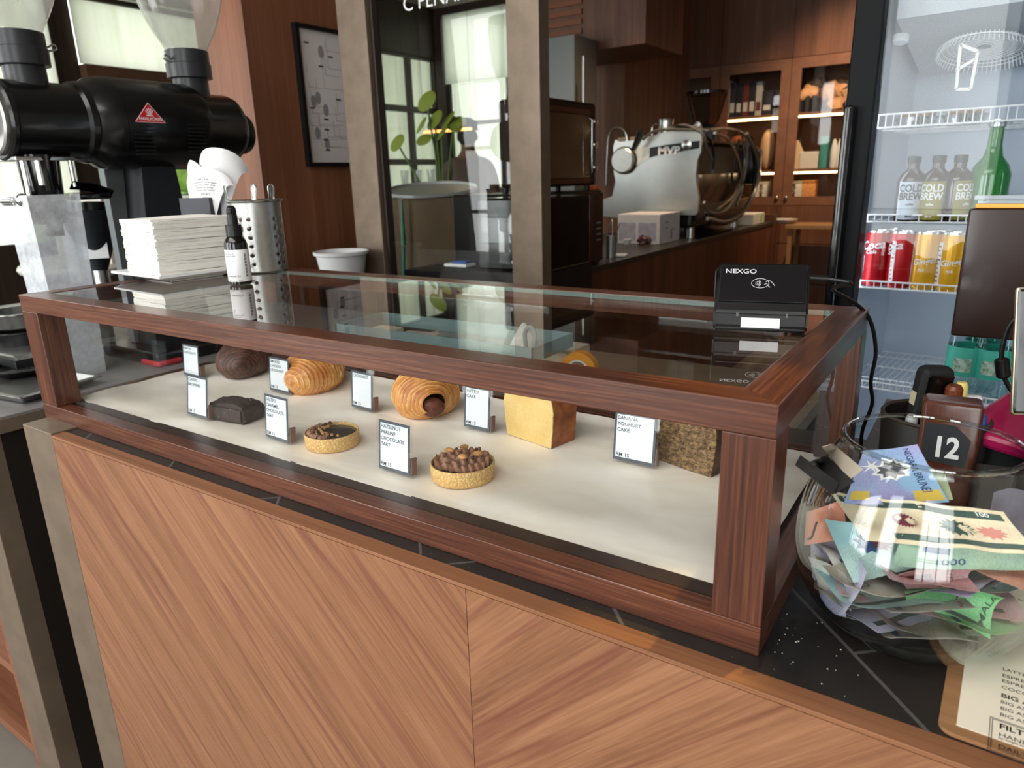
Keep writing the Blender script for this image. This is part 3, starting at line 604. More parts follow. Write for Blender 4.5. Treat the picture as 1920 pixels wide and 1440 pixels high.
# ================================================================== PRICE CARDS
cardb = mat('card_border', rgb(74, 82, 92), .6); cardw = mat('card_white', rgb(234, 240, 246), .6)
def card(x, y, yaw, lines, price, label, w=.053, h=.064, tilt=-6, lift=.0035):
    t = Thing('price_card', label, 'sign', (x, y, fz(x, y)), math.radians(yaw), 'price cards in the display case'); M_ = T(0, 0, lift) @ R(math.radians(tilt), 'X') @ frame((0, 0, 0), (1, 0, 0), (0, 0, 1))
    W2 = w / 2
    t.add('acrylic_sleeve', MB().box(-W2 - .004, W2 + .004, -.003, h + .006, -.0014, -.0008, M=M_).box(-W2 - .004, W2 + .004, -.003, h + .006, .0010, .0014, M=M_).box(-.012, .012, -.004, .004, -.012, -.0014, M=M_), acrylic)
    t.add('border', MB().box(-W2, W2, 0, h, -.0004, .0002, M=M_), cardb); t.add('card_face', MB().box(-W2 + .0032, W2 - .003, .0042, h - .0034, .0002, .0005, M=M_), cardw)
    mb = MB()
    for i, l in enumerate(lines): mb.text(l, .0066, M_ @ T(-W2 + .004, h - .0042 - i * .0078, .0007), sx=1.02, bold=.008)
    if price: mb.text(price, .0070, M_ @ T(-W2 + .004, .0110, .0007), bold=.008)
    t.add('lettering', mb, ink); t.add('foot_clip', MB().box(W2 - .001, W2 + .002, .0, .022, -.011, -.0016, .0004, M=M_), mat('clip_brown', rgb(120, 92, 84), .5)); return t
card(.727, .088, -2, ['HAZELNUT', 'PRALINE', 'CHOCOLATE', 'TART'], 'RM 15', 'price card reading HAZELNUT PRALINE CHOCOLATE TART in front of the ruffled tart')
card(.724, .266, -2, ['BUTTER', 'CAKE'], 'RM 15', 'price card reading BUTTER CAKE left of the yellow slice', .047, .062)
card(.972, .262, 0, ['BANANA', 'YOGHURT', 'CAKE'], 'RM 15', 'price card reading BANANA YOGHURT CAKE', .056, .063)
card(.508, .25, -3, ['CROISSANT'], 'RM 13', 'price card reading CROISSANT between the two golden croissants', .049, .06)
card(.309, .248, -1, ['SMOKED', 'CHICKEN', 'CROISSANT'], 'RM 15', 'price card reading SMOKED CHICKEN CROISSANT', .053, .06)
card(.500, .09, -3, ['SALTED', 'CARAMEL', 'CHOCOLATE', 'TART'], 'RM 15', 'price card reading SALTED CARAMEL CHOCOLATE TART')
card(.303, .093, -1, ['CLASSIC', 'BROWNIES'], 'RM 15', 'price card reading CLASSIC BROWNIES left of the brownie', .054, .065, -9)
card(.069, .234, -1, ['PAIN AU', 'CHOCOLATE'], '', 'price card reading PAIN AU CHOCOLATE, leftmost at the back', .052, .06)
# ================================================================== ON THE CASE TOP
ZT = H + .0002
ceramic = mat('white_ceramic', rgb(226, 228, 228), .12, coat=.5)
def platefn(u, v):
    x, y = (u - .5) * 2, (v - .5) * 2; e = max(abs(x), abs(y)); z = .004 + (.010 * ((e - .62) / .38) ** 1.4 if e > .62 else 0)
    k = .5 if False else 1; return (x * .09 * k, y * .09 * k, z)
single('square_plate', MB().sheet(platefn, 36, 36, .004).box(-.05, .05, -.05, .05, 0, .0025), ceramic, 'white square plate under the napkin stack', 'plate', (.062, .255, ZT), math.radians(-4))
# a pile of folded napkins
napm = mat('napkin_paper', rgb(250, 246, 238), .95, bmp=.25, bs_=500, sss=.05)
def napkin_mb(seed):
    rnd = random.Random(seed); off = rnd.uniform(0, 9)
    def mk(z0, sgn):
        def f(u, v):
            x, y = (u - .5) * .118, (v - .5) * .15
            w = .0009 * mnoise.noise(Vector((x * 40, y * 30, off))) + .0012 * mnoise.noise(Vector((u * 3, v * 3, off + 5)))
            ed = .0011 * mnoise.noise(Vector((u * 2 if v < .01 or v > .99 else 0, v * 14, off)))
            return (x + ed, y, z0 + w)
        return f
    mb = MB(); mb.sheet(mk(0, 1), 14, 14, .0016).sheet(mk(.0019, 1), 14, 14, .0016); return mb
protos = []
NN = 27; base = ZT + .0085
for i in range(NN):
    sag = .0009 * math.sin(i * 1.7)
    loc = (.054 + .0008 * math.sin(i * 2.3), .262 + .001 * math.cos(i * 1.1), base + i * .00372); rz = math.radians(-4 + .9 * math.sin(i * 3.1))
    lab = 'topmost white paper napkin of the stack' if i == NN - 1 else ('bottom white paper napkin, resting on the plate' if i == 0 else 'white folded paper napkin within the stack on the plate')
    if i < 5 : protos.append(single('paper_napkin', napkin_mb(i), napm, lab, 'napkin', loc, rz, 'napkins stacked on the plate'))
    else: clone(protos[i % 5], loc, rz, lab, 'napkins stacked on the plate')
# spray bottle
t = Thing('spray_bottle', 'small black pump bottle with a white label standing before the steel holder', 'bottle', (.258, .236, ZT), math.radians(30))
t.add('body', MB().lathe([(.0165, 0), (.0185, .0015), (.0188, .004), (.0188, .066), (.017, .073), (.0125, .079), (.0098, .082), (.0098, .086)], seg=40), black_gl)
t.add('collar', MB().lathe([(.0128, .080), (.0128, .098), (.0120, .0985)], seg=40), black_pl)
mb = MB().lathe([(.0085, .0985), (.0085, .104), (.0078, .120), (.0072, .126), (.004, .129), (.0001, .1296)], seg=28).box(-.004, .004, -.0115, -.006, .116, .124, .001); t.add('pump_head', mb, black_pl)
t.add('label', MB().lathe([(.01895, .006), (.01915, .0065), (.01915, .058), (.01895, .0585)], seg=60, cap=False, a0=-PI * .97, a1=PI * .45), white_pp)
def cyl(R_): return lambda v: (R_ * math.sin(v.x / R_), -R_ * math.cos(v.x / R_), v.y)
mb = MB(); cf = cyl(.0194)
for tx, x, z, s_ in (('balancing oil', -.014, .054, .0034), ('moisture mist', -.014, .0505, .0034), ('face', -.014, .0455, .003), ('body', -.014, .042, .003), ('ortwork Co.', -.012, .0175, .0044), ('50 ml', .006, .0095, .003), ('1.7 oz', -.012, .0095, .003)):
    V, Fc = textgeo(tx, 1.0, 'LEFT', 0.0, 0.0); mb.raw([cf(Vector((v.x * s_ + x, v.y * s_ + z, 0))) for v in V], Fc)
for k in range(22): z = .052 - k * .0018; mb.raw([cf(Vector((a, b_, 0))) for a, b_ in ((.019, z), (.023, z), (.023, z - (.0012 if k % 3 else .0006)), (.019, z - (.0012 if k % 3 else .0006)))], [(0, 1, 2, 3)])
t.add('label_print', mb, ink)
# perforated steel cutlery holder
t = Thing('cutlery_holder', 'perforated stainless steel cutlery holder with spoons', 'utensil holder', (.132, .378, ZT))
Rh = .0475; Hh = .132; m, nt, b = newmat('perforated_steel')
mb = MB(); seg = 120; rows = 66; V = []; Fc = []
holes = []
for j in range(6):
    for k in range(18):
        if k % 6 in (4, 5): continue
        holes.append((2 * PI * k / 18 + .09, .016 + j * .0165))
for j in range(rows + 1):
    for i in range(seg): a = 2 * PI * i / seg; V.append((Rh * math.cos(a), Rh * math.sin(a), .001 + (Hh - .002) * j / rows))
for j in range(rows):
    for i in range(seg):
        a = 2 * PI * (i + .5) / seg; z = .001 + (Hh - .002) * (j + .5) / rows
        if any(((((a - ha + PI) % (2 * PI)) - PI) * Rh) ** 2 + (z - hz) ** 2 < .0034 ** 2 for ha, hz in holes): continue
        Fc.append((j * seg + i, j * seg + (i + 1) % seg, (j + 1) * seg + (i + 1) % seg, (j + 1) * seg + i))
mb.raw(V, Fc); w_ = t.add('wall', mb, steel_b); sm = w_.modifiers.new('thickness', 'SOLIDIFY'); sm.thickness = .0008
t.add('rim', MB().lathe([(Rh - .001, Hh - .004), (Rh + .0035, Hh - .001), (Rh + .0042, Hh + .001), (Rh + .0025, Hh + .0022), (Rh - .001, Hh)], seg=80, cap=False), steel)
t.add('bottom', MB().lathe([(Rh - .003, 0), (Rh, .002), (Rh - .002, .004), (.0001, .004)], seg=60), steel_b)
cf = lambda v: ((Rh + .0006) * math.sin(v.x / Rh), -(Rh + .0006) * math.cos(v.x / Rh), v.y)
mb = MB(); V = []; Fc = []
for i in range(13):
    x = -.014 + .044 * i / 12
    for z in (.112, .118): V.append(cf(Vector((x, z, 0))))
for i in range(12): Fc.append((2 * i, 2 * i + 2, 2 * i + 3, 2 * i + 1))
mb.raw(V, Fc); t.add('paper_strip', mb, white_pp); mb = MB(); Vt, Ft = textgeo('CUTLERY', 1.0, 'LEFT', 0.0, 0.0)
mb.raw([Vector(cf(Vector((v.x * .006 - .008, v.y * .006 + .1175, 0)))) * 1 for v in Vt], Ft); t.add('strip_print', mb, ink)
def spoon(x, y, rz, lean, label, z=.075):
    t2 = Thing('spoon', label, 'spoon', (x, y, ZT + .006), (lean, 0, rz), 'spoons in the steel holder')
    pts = [(0, 0, .05), (0, .001, .09), (0, .0, .125), (0, -.001, .152)]
    mb = MB().sheet(lambda u, v: ((u - .5) * (.005 + .010 * max(0, (v - .35) / .65) ** 1.3) * (1 if v < .93 else max(.25, math.sqrt(max(0, 1 - ((v - .93) / .07) ** 2)))), .0016 * math.cos((u - .5) * 3), .035 + v * .122), 8, 34, .0014)
    t2.add('handle', mb, steel); t2.add('bowl', MB().ball((0, 0, .02), (.014, .003, .022), 16, 10), steel)
spoon(.128, .371, math.radians(15), -.10, 'steel spoon upright with its handle rising above the holder rim'); spoon(.150, .395, math.radians(80), .12, 'steel spoon leaning to the far side of the holder')
spoon(.098, .362, math.radians(-20), .12, 'steel spoon leaning left over the holder rim')
# receipt box with curled receipts
t = single('receipt_box', MB().box(-.04, .04, -.028, .028, 0, .0025).box(-.04, .04, -.028, -.0255, .0025, .139).box(-.04, .04, .0255, .028, .0025, .139).box(-.04, -.0375, -.0255, .0255, .0025, .139).box(.0375, .04, -.0255, .0255, .0025, .139), mat('charcoal_box', rgb(62, 64, 70), .6), 'charcoal upright box holding curled receipts', 'box', (-.025, .378, ZT), math.radians(10))
def receipt(label, loc, rz, w, h, c0, seed, lines=(), lean=0):
    t2 = Thing('receipt', label, 'receipt', loc, (lean, 0, rz), 'receipts in the charcoal box')
    def f(u, v):
        a = (u - .5) * c0 * (0.35 + v); r = w / c0 if c0 else 1
        x = r * math.sin(a); y = r * (1 - math.cos(a)); top = h * v
        if v > .75: y += ((v - .75) * h) ** 2 * 9; top -= ((v - .75) * h) ** 2 * 4
        edge = 1 - (.42 - .42 * math.sqrt(max(0, 1 - (2 * u - 1) ** 2 * .98))) * v ** 2
        return (x, y + .002 * math.sin(u * 7 + seed), top * edge)
    t2.add('paper', MB().sheet(f, 26, 26, .0002), white_pp)
    if lines:
        mb = MB()
        for (tx, u0, v0, s_) in lines:
            V, Fc = textgeo(tx, 1.0, 'CENTER', 0.0, 0.0)
            mb.raw([Vector(f(u0 + v.x * s_ / w, v0 + v.y * s_ / h)) + Vector((0, -.0006, 0)) for v in V], Fc)
        t2.add('print', mb, ink)
rl = [('Total Due', .5, .80, .007), ('Thank you and come again', .5, .74, .0052), ('Served with a smile daily', .5, .69, .0052), ('Wifi access on receipt', .5, .64, .0052), ('Please pay at the counter', .5, .59, .0052), ('INVOICE', .55, .52, .0065), ('Table no', .55, .45, .0055), ('#1300', .6, .40, .012), ('Have a nice day', .52, .30, .005)]
receipt('front receipt printed with number 1300, curling from the charcoal box', (.003, .3615, ZT + .095), math.radians(14), .082, .104, 1.0, 1, rl, .02)
receipt('large blank receipt curling high behind the printed one', (.007, .379, ZT + .095), math.radians(24), .100, .145, 1.9, 2, (), -.05)
receipt('left receipt folded outward over the box edge', (-.050, .372, ZT + .10), math.radians(-25), .07, .115, 1.4, 3, (('7', .75, .7, .014),), .05)
receipt('small receipt curl nearest the left box edge', (-.045, .366, ZT + .095), math.radians(-5), .05, .09, 2.2, 4, (), .08)
# card reader
t = Thing('card_reader', 'black contactless card reader tilted on the glass top', 'card reader', (1.117, .262, ZT), math.radians(14))
prof = [(-.036, .002), (-.034, .0), (.03, .0), (.036, .004), (.036, .055), (.022, .072), (.010, .074), (-.020, .030), (-.036, .022)]
prof = [(-.030, .001), (.026, .001), (.034, .010), (.030, .056), (.022, .064), (.013, .066), (.006, .064), (-.027, .029), (-.034, .022), (-.034, .006)]
Mx = Matrix(((0, 0, 1, -.048), (1, 0, 0, 0), (0, 1, 0, 0), (0, 0, 0, 1)))
bt = MB(); bt.prism(prof, .092, Mx); bmesh.ops.recalc_face_normals(bt.b, faces=bt.b.faces); bmesh.ops.bevel(bt.b, geom=list(bt.b.edges), offset=.0025, segments=3, affect='EDGES', clamp_overlap=True)
t.add('body', bt, black_pl)
fp = frame((-.002, -.0262, .0299), (1, 0, 0), (0, .033, .035))   # the sloped face
t.add('face_panel', MB().box(-.042, .042, .001, .045, .0006, .0018, .0006, M=fp), mat('glossy_face', rgb(14, 12, 18), .2, coat=.5))
mb = MB().text('NEXGO', .0078, fp @ T(-.038, .0425, .0020), sx=1.15, bold=.012); 
def ring(mb, cx, cy, rx, ry, w, M, a0=0, a1=2 * PI, n=40):
    V = []; 
    for i in range(n + 1):
        a = a0 + (a1 - a0) * i / n
        V.append((cx + (rx - w) * math.cos(a), cy + (ry - w) * math.sin(a), 0)); V.append((cx + rx * math.cos(a), cy + ry * math.sin(a), 0))
    mb.raw(V, [(2 * i, 2 * i + 1, 2 * i + 3, 2 * i + 2) for i in range(n)], M)
ring(mb, -.002, .024, .0088, .0062, .0005, fp @ T(0, 0, .0020))
for k in range(4): ring(mb, -.0085, .024, .0028 + k * .0016, .0022 + k * .0011, .0005, fp @ T(0, 0, .0020), -.8, .8, 12)
mb.tube([(.0035, .0255, 0), (.006, .0275, 0), (.009, .026, 0), (.0125, .021, 0)], .0003, 5, 4, M=fp @ T(0, 0, .0021)); mb.tube([(.002, .0225, 0), (.0045, .0235, 0), (.0055, .0215, 0), (.008, .019, 0)], .0003, 5, 4, M=fp @ T(0, 0, .0021))
t.add('face_print', mb, mat('silver_print', rgb(205, 205, 210), .4))
t.add('sticker', MB().box(-.020, .018, -.0355, -.0341, .006, .0165, .0004), white_pl); t.add('side_latch', MB().box(-.0505, -.0482, -.004, .02, .030, .060, .001), black_pl)
for x in (-.024, .024): t.add('slot', MB().box(x - .0012, x + .0012, -.0350, -.0340, .0175, .0215), mat('slot_grey', rgb(96, 96, 98), .5))
for x in (-.028, .028): t.add('foot', MB().lathe([(.004, 0), (.004, .0015)], c=(x, -.02, -.0001), seg=14), black_pl)
pz = t.M @ Vector((.042, .012, .052))
cb = MB().tube([t.M @ Vector((.041, .012, .052)), t.M @ Vector((.062, .014, .051))], .0036, 12)
c_o = Thing('power_cable', 'thin black cable running from the card reader down the case corner', 'cable', tuple(pz)); c_o.add('plug', cb, black_pl, w=True)
q = t.M @ Vector((.062, .014, .051))
pts = [q, q + Vector((.022, .004, -.004)), (1.168, .36, .243), (1.188, .398, .222), (1.203, .418, .2), (1.212, .43, .16), (1.210, .435, .12), (1.214, .44, .09), (1.206, .446, .05), (1.208, .452, .004)]
c_o.add('cord', MB().tube(pts, .0023, 8, 8), black_pl, w=True)
# ================================================================== RIGHT OF THE CASE
BX, BY = 1.2935, .102
bowl_prof = [(.0001, 0), (.040, 0), (.048, .002), (.062, .010), (.080, .030), (.0885, .050), (.0918, .072), (.0905, .095), (.085, .120), (.076, .142), (.068, .157), (.0645, .1635), (.0650, .168)]
def bR(z):
    for (r0, z0), (r1, z1) in zip(bowl_prof[1:], bowl_prof[2:]):
        if z0 <= z <= z1: return r0 + (r1 - r0) * (z - z0) / (z1 - z0)
    return .06
t = Thing('glass_bowl', 'round clear glass fishbowl full of banknotes', 'bowl', (BX, BY, .0004))
bowl_g = thin_glass('bowl_glass', (.965, .98, .975), (.42, .56, .56), f0=.045, power=4.0)
P_ = [tuple(p) for p in catmull([(r, 0, z) for r, z in bowl_prof[1:]], 4)]
mb = MB(); mb.lathe([(.0001, 0)] + [(p[0], p[2]) for p in P_], seg=96, cap=False)
inner = [(max(p[0] - .0028, .001), max(p[2] + .0004, .009)) for p in P_ if p[2] > .006]; mb.lathe([(.0001, .0088)] + inner, seg=96, cap=False)
t.add('wall', mb, bowl_g); t.add('rim', MB().lathe([(.0622 + .0021 * math.cos(a), .1682 + .0021 * math.sin(a)) for a in [PI * 2 * k / 12 for k in range(13)]], seg=96), thin_glass('rim_glass', (.80, .84, .84), (.3, .36, .36), f0=.16, power=2.5))
t.add('thick_base', MB().lathe([(.0001, .0008), (.046, .0008), (.052, .005), (.047, .0085), (.0001, .0085)], seg=72), thin_glass('base_glass', (.62, .66, .60), (.2, .24, .2), f0=.2, power=2))
# ---- banknotes
def notemat(name, c1, c2, c3, sc_=60):
    m, nt, b = newmat(name); w_ = N(nt, 'ShaderNodeTexWave', i_Scale=sc_ * 2.2, i_Distortion=14.0, i_Detail=3.0, i_Detail_Scale=2.0); nt.links.new(coords(nt), w_.inputs[0])
    a = noise(nt, coords(nt), 14, 2); base = ramp(nt, a, [(.42, c1), (.58, c2)])
    f = math_(nt, 'MULTIPLY', math_(nt, 'GREATER_THAN', w_.outputs[1], .55), math_(nt, 'GREATER_THAN', noise(nt, coords(nt), 28, 2), .5))
    mx = N(nt, 'ShaderNodeMix', data_type='RGBA'); nt.links.new(math_(nt, 'MULTIPLY', f, .28), mx.inputs[0]); nt.links.new(base, mx.inputs[6]); mx.inputs[7].default_value = c3
    nt.links.new(mx.outputs[2], b.inputs['Base Color']); b.inputs['Roughness'].default_value = .55; b.inputs['Subsurface Weight'].default_value = .1; b.inputs['Subsurface Scale'].default_value = .002; return m
NM = dict(
    beige=notemat('note_beige', rgb(238, 220, 186), rgb(226, 204, 172), rgb(196, 160, 150)), blue=notemat('note_blue', rgb(150, 190, 226), rgb(176, 170, 214), rgb(70, 110, 170), 90),
    salmon=notemat('note_salmon', rgb(232, 150, 124), rgb(224, 166, 142), rgb(200, 96, 80)), teal=notemat('note_teal', rgb(142, 184, 190), rgb(176, 200, 196), rgb(84, 126, 140)),
    olive=notemat('note_olive', rgb(178, 188, 150), rgb(160, 186, 166), rgb(96, 130, 110)), pink=notemat('note_pink', rgb(214, 178, 186), rgb(196, 150, 150), rgb(140, 80, 90)),
    green=notemat('note_green', rgb(150, 208, 150), rgb(120, 188, 128), rgb(60, 130, 84)), grey=notemat('note_grey', rgb(186, 180, 164), rgb(160, 158, 150), rgb(100, 104, 106)),
    white=notemat('note_white', rgb(226, 222, 214), rgb(208, 204, 210), rgb(170, 70, 80)), violet=notemat('note_violet', rgb(196, 190, 214), rgb(176, 176, 200), rgb(110, 104, 150)))
inkg = mat('note_ink_green', rgb(52, 74, 66), .6); inkb = mat('note_ink_blue', rgb(44, 70, 110), .6); inkr = mat('note_ink_maroon', rgb(110, 44, 54), .6); inkw = mat('note_ink_white', rgb(240, 240, 236), .6)
def note(label, kind, c, rot, size=(.14, .066), curl=(0, 0, 0), marks=(), seed=0, name='banknote', grp='banknotes in the glass bowl', quad=None):
    """c: centre above the bowl's base; rot: XYZ degrees; curl: bend along length, bend across, crumple"""
    w, h = size; E = Euler([math.radians(a) for a in rot]).to_matrix()
    if quad:   # four corners: top left, top right, bottom right, bottom left, each lying at its own height in the bowl
        Q = [aZ(*q) - Vector((BX, BY, 0)) for q in quad]; c = tuple((Q[0] + Q[1] + Q[2] + Q[3]) / 4); w = (Q[1] - Q[0]).length; h = (Q[3] - Q[0]).length; qn = (Q[1] - Q[0]).cross(Q[0] - Q[3]).normalized()
    def f(u, v, off=0.0):
        x, y = (u - .5) * w, (v - .5) * h
        z = curl[0] * (x / (w / 2)) ** 2 * .02 + curl[1] * (y / (h / 2)) ** 2 * .012 + curl[2] * .006 * mnoise.noise(Vector((x * 34, y * 30, seed))) + off
        p = ((Q[3].lerp(Q[2], u)).lerp(Q[0].lerp(Q[1], u), v) + qn * z) if quad else E @ Vector((x, y, z)) + Vector(c)
        zc = min(max(p.z, .0105 + .0005 * (seed % 9)), .162); r = math.hypot(p.x, p.y); lim = bR(min(zc, .165)) - .0045 - .0003 * (seed % 9)
        if r > lim and p.z < .166:
            k = lim / r; p.x *= k; p.y *= k; zc += (r - lim) * .35
            if zc > .165: zc = .165
        p.z = zc if p.z < .162 else p.z; return p
    t2 = Thing(name, label, 'banknote', (BX + c[0] * .3, BY + c[1] * .3, c[2]), 0, grp); inv = T(-c[0] * .3, -c[1] * .3, -c[2] + .0004)
    t2.add('paper', MB().sheet(lambda u, v: f(u, v), 40, 20, .00018), NM[kind], w=False).data.transform(inv)
    by = {}
    for mk in marks: by.setdefault(id(mk[0]), []).append(mk)
    for k, L in by.items():
        mb = MB()
        for mk in L:
            if mk[1] == 'T':
                _, _, s_, u0, v0, sz, ang = mk; V, Fc = textgeo(s_, 1.0, 'LEFT', 0.0, .01); ca, sa = math.cos(ang), math.sin(ang)
                for side in (.00035,): mb.raw([f(u0 + (q.x * ca - q.y * sa) * sz / w, v0 + (q.x * sa + q.y * ca) * sz / h, side) for q in V], Fc)
            elif mk[1] == 'B':
                _, _, u0, v0, u1, v1 = mk; n = 14; V = []
                for i in range(n + 1):
                    for vv in (v0, (v0 + v1) / 2, v1): V.append(f(u0 + (u1 - u0) * i / n, vv, .00028))
                Fc = [(3 * i + j, 3 * i + 3 + j, 3 * i + 4 + j, 3 * i + 1 + j) for i in range(n) for j in (0, 1)]; mb.raw(V, Fc)
            elif mk[1] == 'S': # star rosette
                _, _, u0, v0, r0, r1, npt, o_ = mk; V = [f(u0, v0, o_)]
                for i in range(npt * 2): a = PI * i / npt; r = r0 if i % 2 else r1; V.append(f(u0 + r * math.cos(a) / w, v0 + r * math.sin(a) / h, o_))
                mb.raw(V, [(0, 1 + i, 1 + (i + 1) % (npt * 2)) for i in range(npt * 2)])
        mm = L[0][0]; t2.add('print', mb, mm).data.transform(inv)
    return t2
rnd = random.Random(12)
kinds = ['grey', 'olive', 'grey', 'violet', 'green', 'grey', 'olive', 'pink', 'grey', 'teal', 'violet', 'grey', 'white', 'pink']
low = ['lowest banknote flat on the bowl base', 'olive green banknote near the bowl base', 'grey banknote sloping against the lower left of the bowl', 'violet banknote near the front of the bowl base', 'green banknote edge low in the bowl', 'grey folded banknote low at the right of the bowl', 'olive banknote in the lower pile leaning left', 'pink banknote corner in the lower pile', 'grey banknote midway in the pile', 'teal banknote edge in the middle of the pile', 'violet banknote at the right side of the pile', 'grey crumpled banknote under the green one', 'white banknote standing against the left glass', 'dull pink banknote below the maroon printed one']
for i, k in enumerate(kinds):
    note(low[i], k, (rnd.uniform(-.018, .018), rnd.uniform(-.02, .02), .014 + i * .0037), (rnd.uniform(-12, 12), rnd.uniform(-10, 10), rnd.uniform(-70, 70)), (.136, .062), (rnd.uniform(.2, .9), rnd.uniform(-.6, .8), 1.0), [(inkg if i % 2 else inkb, 'B', .06, .12, .9, .2), (inkg if i % 2 else inkb, 'T', '50' if i % 3 else '10', .08, .75, .014, 0)], i)
note('lilac banknote standing on edge against the left side of the bowl', 'violet', (-.056, -.022, .046), (68, 0, -58), (.1, .06), (.4, .2, .6), [(inkr, 'S', .5, .5, .008, .014, 9, .0003)], 21)
note('white banknote with red figures against the lower left glass', 'white', (0, 0, 0), (0, 0, 0), curl=(.1, .2, .6), marks=[(inkr, 'S', .6, .6, .006, .010, 7, .0003), (inkb, 'T', '20', .8, .8, .010, -1.2)], seed=22, quad=((1522, 1040, .062), (1590, 1072, .066), (1602, 1142, .032), (1540, 1096, .032)))
note('bright green folded banknote reading MALAYSIA at the front of the bowl', 'green', (0, 0, 0), (0, 0, 0), curl=(.35, .6, .4), marks=[(inkg, 'T', 'MALAYSIA', .86, .12, .0062, 1.35), (inkg, 'B', .04, .06, .95, .14)], seed=23, quad=((1686, 1086, .066), (1868, 1092, .066), (1842, 1170, .036), (1694, 1112, .050)))
note('maroon printed banknote reading UNITED ARAB at the middle of the bowl', 'pink', (0, 0, 0), (0, 0, 0), curl=(.2, .5, .4), marks=[(inkr, 'T', 'UNITED AR', .80, .97, .0052, -1.57), (inkr, 'B', .05, .2, .5, .45)], seed=24, quad=((1672, 1062, .078), (1812, 1050, .082), (1808, 1096, .064), (1690, 1090, .062)))
note('olive and blue banknote under the large cream one', 'olive', (0, 0, 0), (0, 0, 0), curl=(.1, .3, .7), marks=[(inkb, 'T', '1000', .3, .45, .010, .1), (inkb, 'B', .2, .62, .42, .84)], seed=25, quad=((1690, 1010, .094), (1925, 1040, .098), (1925, 1078, .082), (1670, 1066, .078)))
note('teal banknote with a dark portrait patch below the cream note', 'teal', (0, 0, 0), (0, 0, 0), curl=(.1, .2, .4), marks=[(inkb, 'S', .33, .62, .008, .012, 9, .0003), (inkr, 'S', .44, .60, .0045, .008, 9, .0004)], seed=26, quad=((1545, 978, .092), (1745, 1000, .094), (1800, 1046, .078), (1600, 1098, .060)))
note('salmon banknote with a looping signature at the left of the bowl', 'salmon', (0, 0, 0), (0, 0, 0), curl=(.1, .1, .4), marks=[(ink, 'T', 'J', .25, .7, .016, -.3)], seed=27, quad=((1512, 962, .090), (1580, 938, .104), (1590, 1010, .080), (1508, 1024, .066)))
note('pale red banknote edge at the right of the bowl', 'salmon', (.050, .004, .078), (10, 8, -26), (.08, .05), (.4, .3, .8), (), 28)
note('blue and lilac banknote with a star rosette reading NEGARA BRUNEI', 'blue', (0, 0, 0), (0, 0, 0), curl=(.1, .1, .2), marks=[(inkw, 'S', .5, .62, .009, .0128, 9, .0003), (mat('note_ink_grey', rgb(84, 86, 92), .6), 'S', .5, .62, .0068, .010, 9, .0005), (inkw, 'S', .2, .7, .002, .008, 6, .0003), (inkb, 'T', 'NEGARA BRUNEI', .84, .97, .0062, -1.5), (mat('note_ink_yellow', rgb(226, 196, 90), .6), 'B', .70, .04, .98, .22), (mat('note_ink_yellow', rgb(226, 196, 90), .6), 'B', .04, .08, .24, .24)], seed=29, quad=((1618, 850, .136), (1718, 838, .142), (1778, 946, .112), (1580, 950, .106)))
note('yellow green banknote corner behind the rosette note', 'olive', (0, 0, 0), (0, 0, 0), curl=(.1, .1, .3), seed=30, quad=((1730, 868, .128), (1776, 896, .126), (1790, 942, .112), (1740, 944, .108)))
note('large cream banknote numbered 100 lying across the top of the pile', 'beige', (0, 0, 0), (0, 0, 0), curl=(.05, .1, 1.0), seed=31, quad=((1556, 924, .106), (1882, 962, .128), (1950, 1046, .104), (1624, 1018, .088)),
     marks=[(inkg, 'B', .03, .80, .97, .93), (inkg, 'B', .22, .08, .97, .20), (inkw, 'T', '100', .06, .935, .0062, 0), (inkw, 'T', '100', .83, .935, .0062, 0), (inkr, 'S', .36, .5, .008, .0105, 24, .0003), (inkg, 'S', .66, .5, .009, .013, 14, .0003), (mat('note_ink_pink', rgb(206, 130, 120), .6), 'S', .84, .45, .007, .011, 10, .0003)])
# plastic money bag with RM print at the right of the bowl
single('clear_price_tag', MB().sheet(lambda u, v: (BX + .045 + u * .034, BY + .012 + u * .022, .095 + v * .036 + .003 * math.sin(u * 5)), 12, 8, .0003), thin_glass('film_bag', (.8, .79, .86), f0=.2, rough=.1, haze=.25, hazecol=rgb(190, 184, 204)), 'crumpled clear plastic sleeve at the right inside the bowl', 'plastic sleeve', (BX + .05, BY + .02, .1), w=True)
# strips of tape stuck on the bowl
def hitbowl(u, v, off=.001):
    d = ray(u, v).normalized(); t_ = .3
    while t_ < 1.2:
        p = CLOC + d * t_; z = p.z
        if 0 < z < .167 and math.hypot(p.x - BX, p.y - BY) < bR(z) + off: return p
        t_ += .0004
    return CLOC + d * (math.hypot(CLOC.x - BX, CLOC.y - BY) - .02)
def quad_f(c, off):
    def f(u, v):
        px = (c[0][0] * (1 - u) + c[1][0] * u) * (1 - v) + (c[3][0] * (1 - u) + c[2][0] * u) * v; py = (c[0][1] * (1 - u) + c[1][1] * u) * (1 - v) + (c[3][1] * (1 - u) + c[2][1] * u) * v
        return px, py, hitbowl(px, py, off)
    return f
blk = mat('black_felt_tape', rgb(34, 32, 32), .9, bmp=.4, bs_=300)
def grid_sheet(f, nu, nv, th):
    G = {(i, j): f(i / nu, j / nv) for i in range(-1, nu + 2) for j in range(-1, nv + 2)}
    def g(u, v):
        x, y = u * nu, v * nv; i, j = math.floor(x), math.floor(y); i = max(-1, min(nu, i)); j = max(-1, min(nv, j)); a, b = x - i, y - j
        return (G[i, j] * (1 - a) + G[i + 1, j] * a) * (1 - b) + (G[i, j + 1] * (1 - a) + G[i + 1, j + 1] * a) * b
    return MB().sheet(g, nu, nv, th)
fa_ = quad_f(((1517, 866), (1549, 855), (1602, 903), (1566, 926)), .0012); c_ = hitbowl(1560, 890)
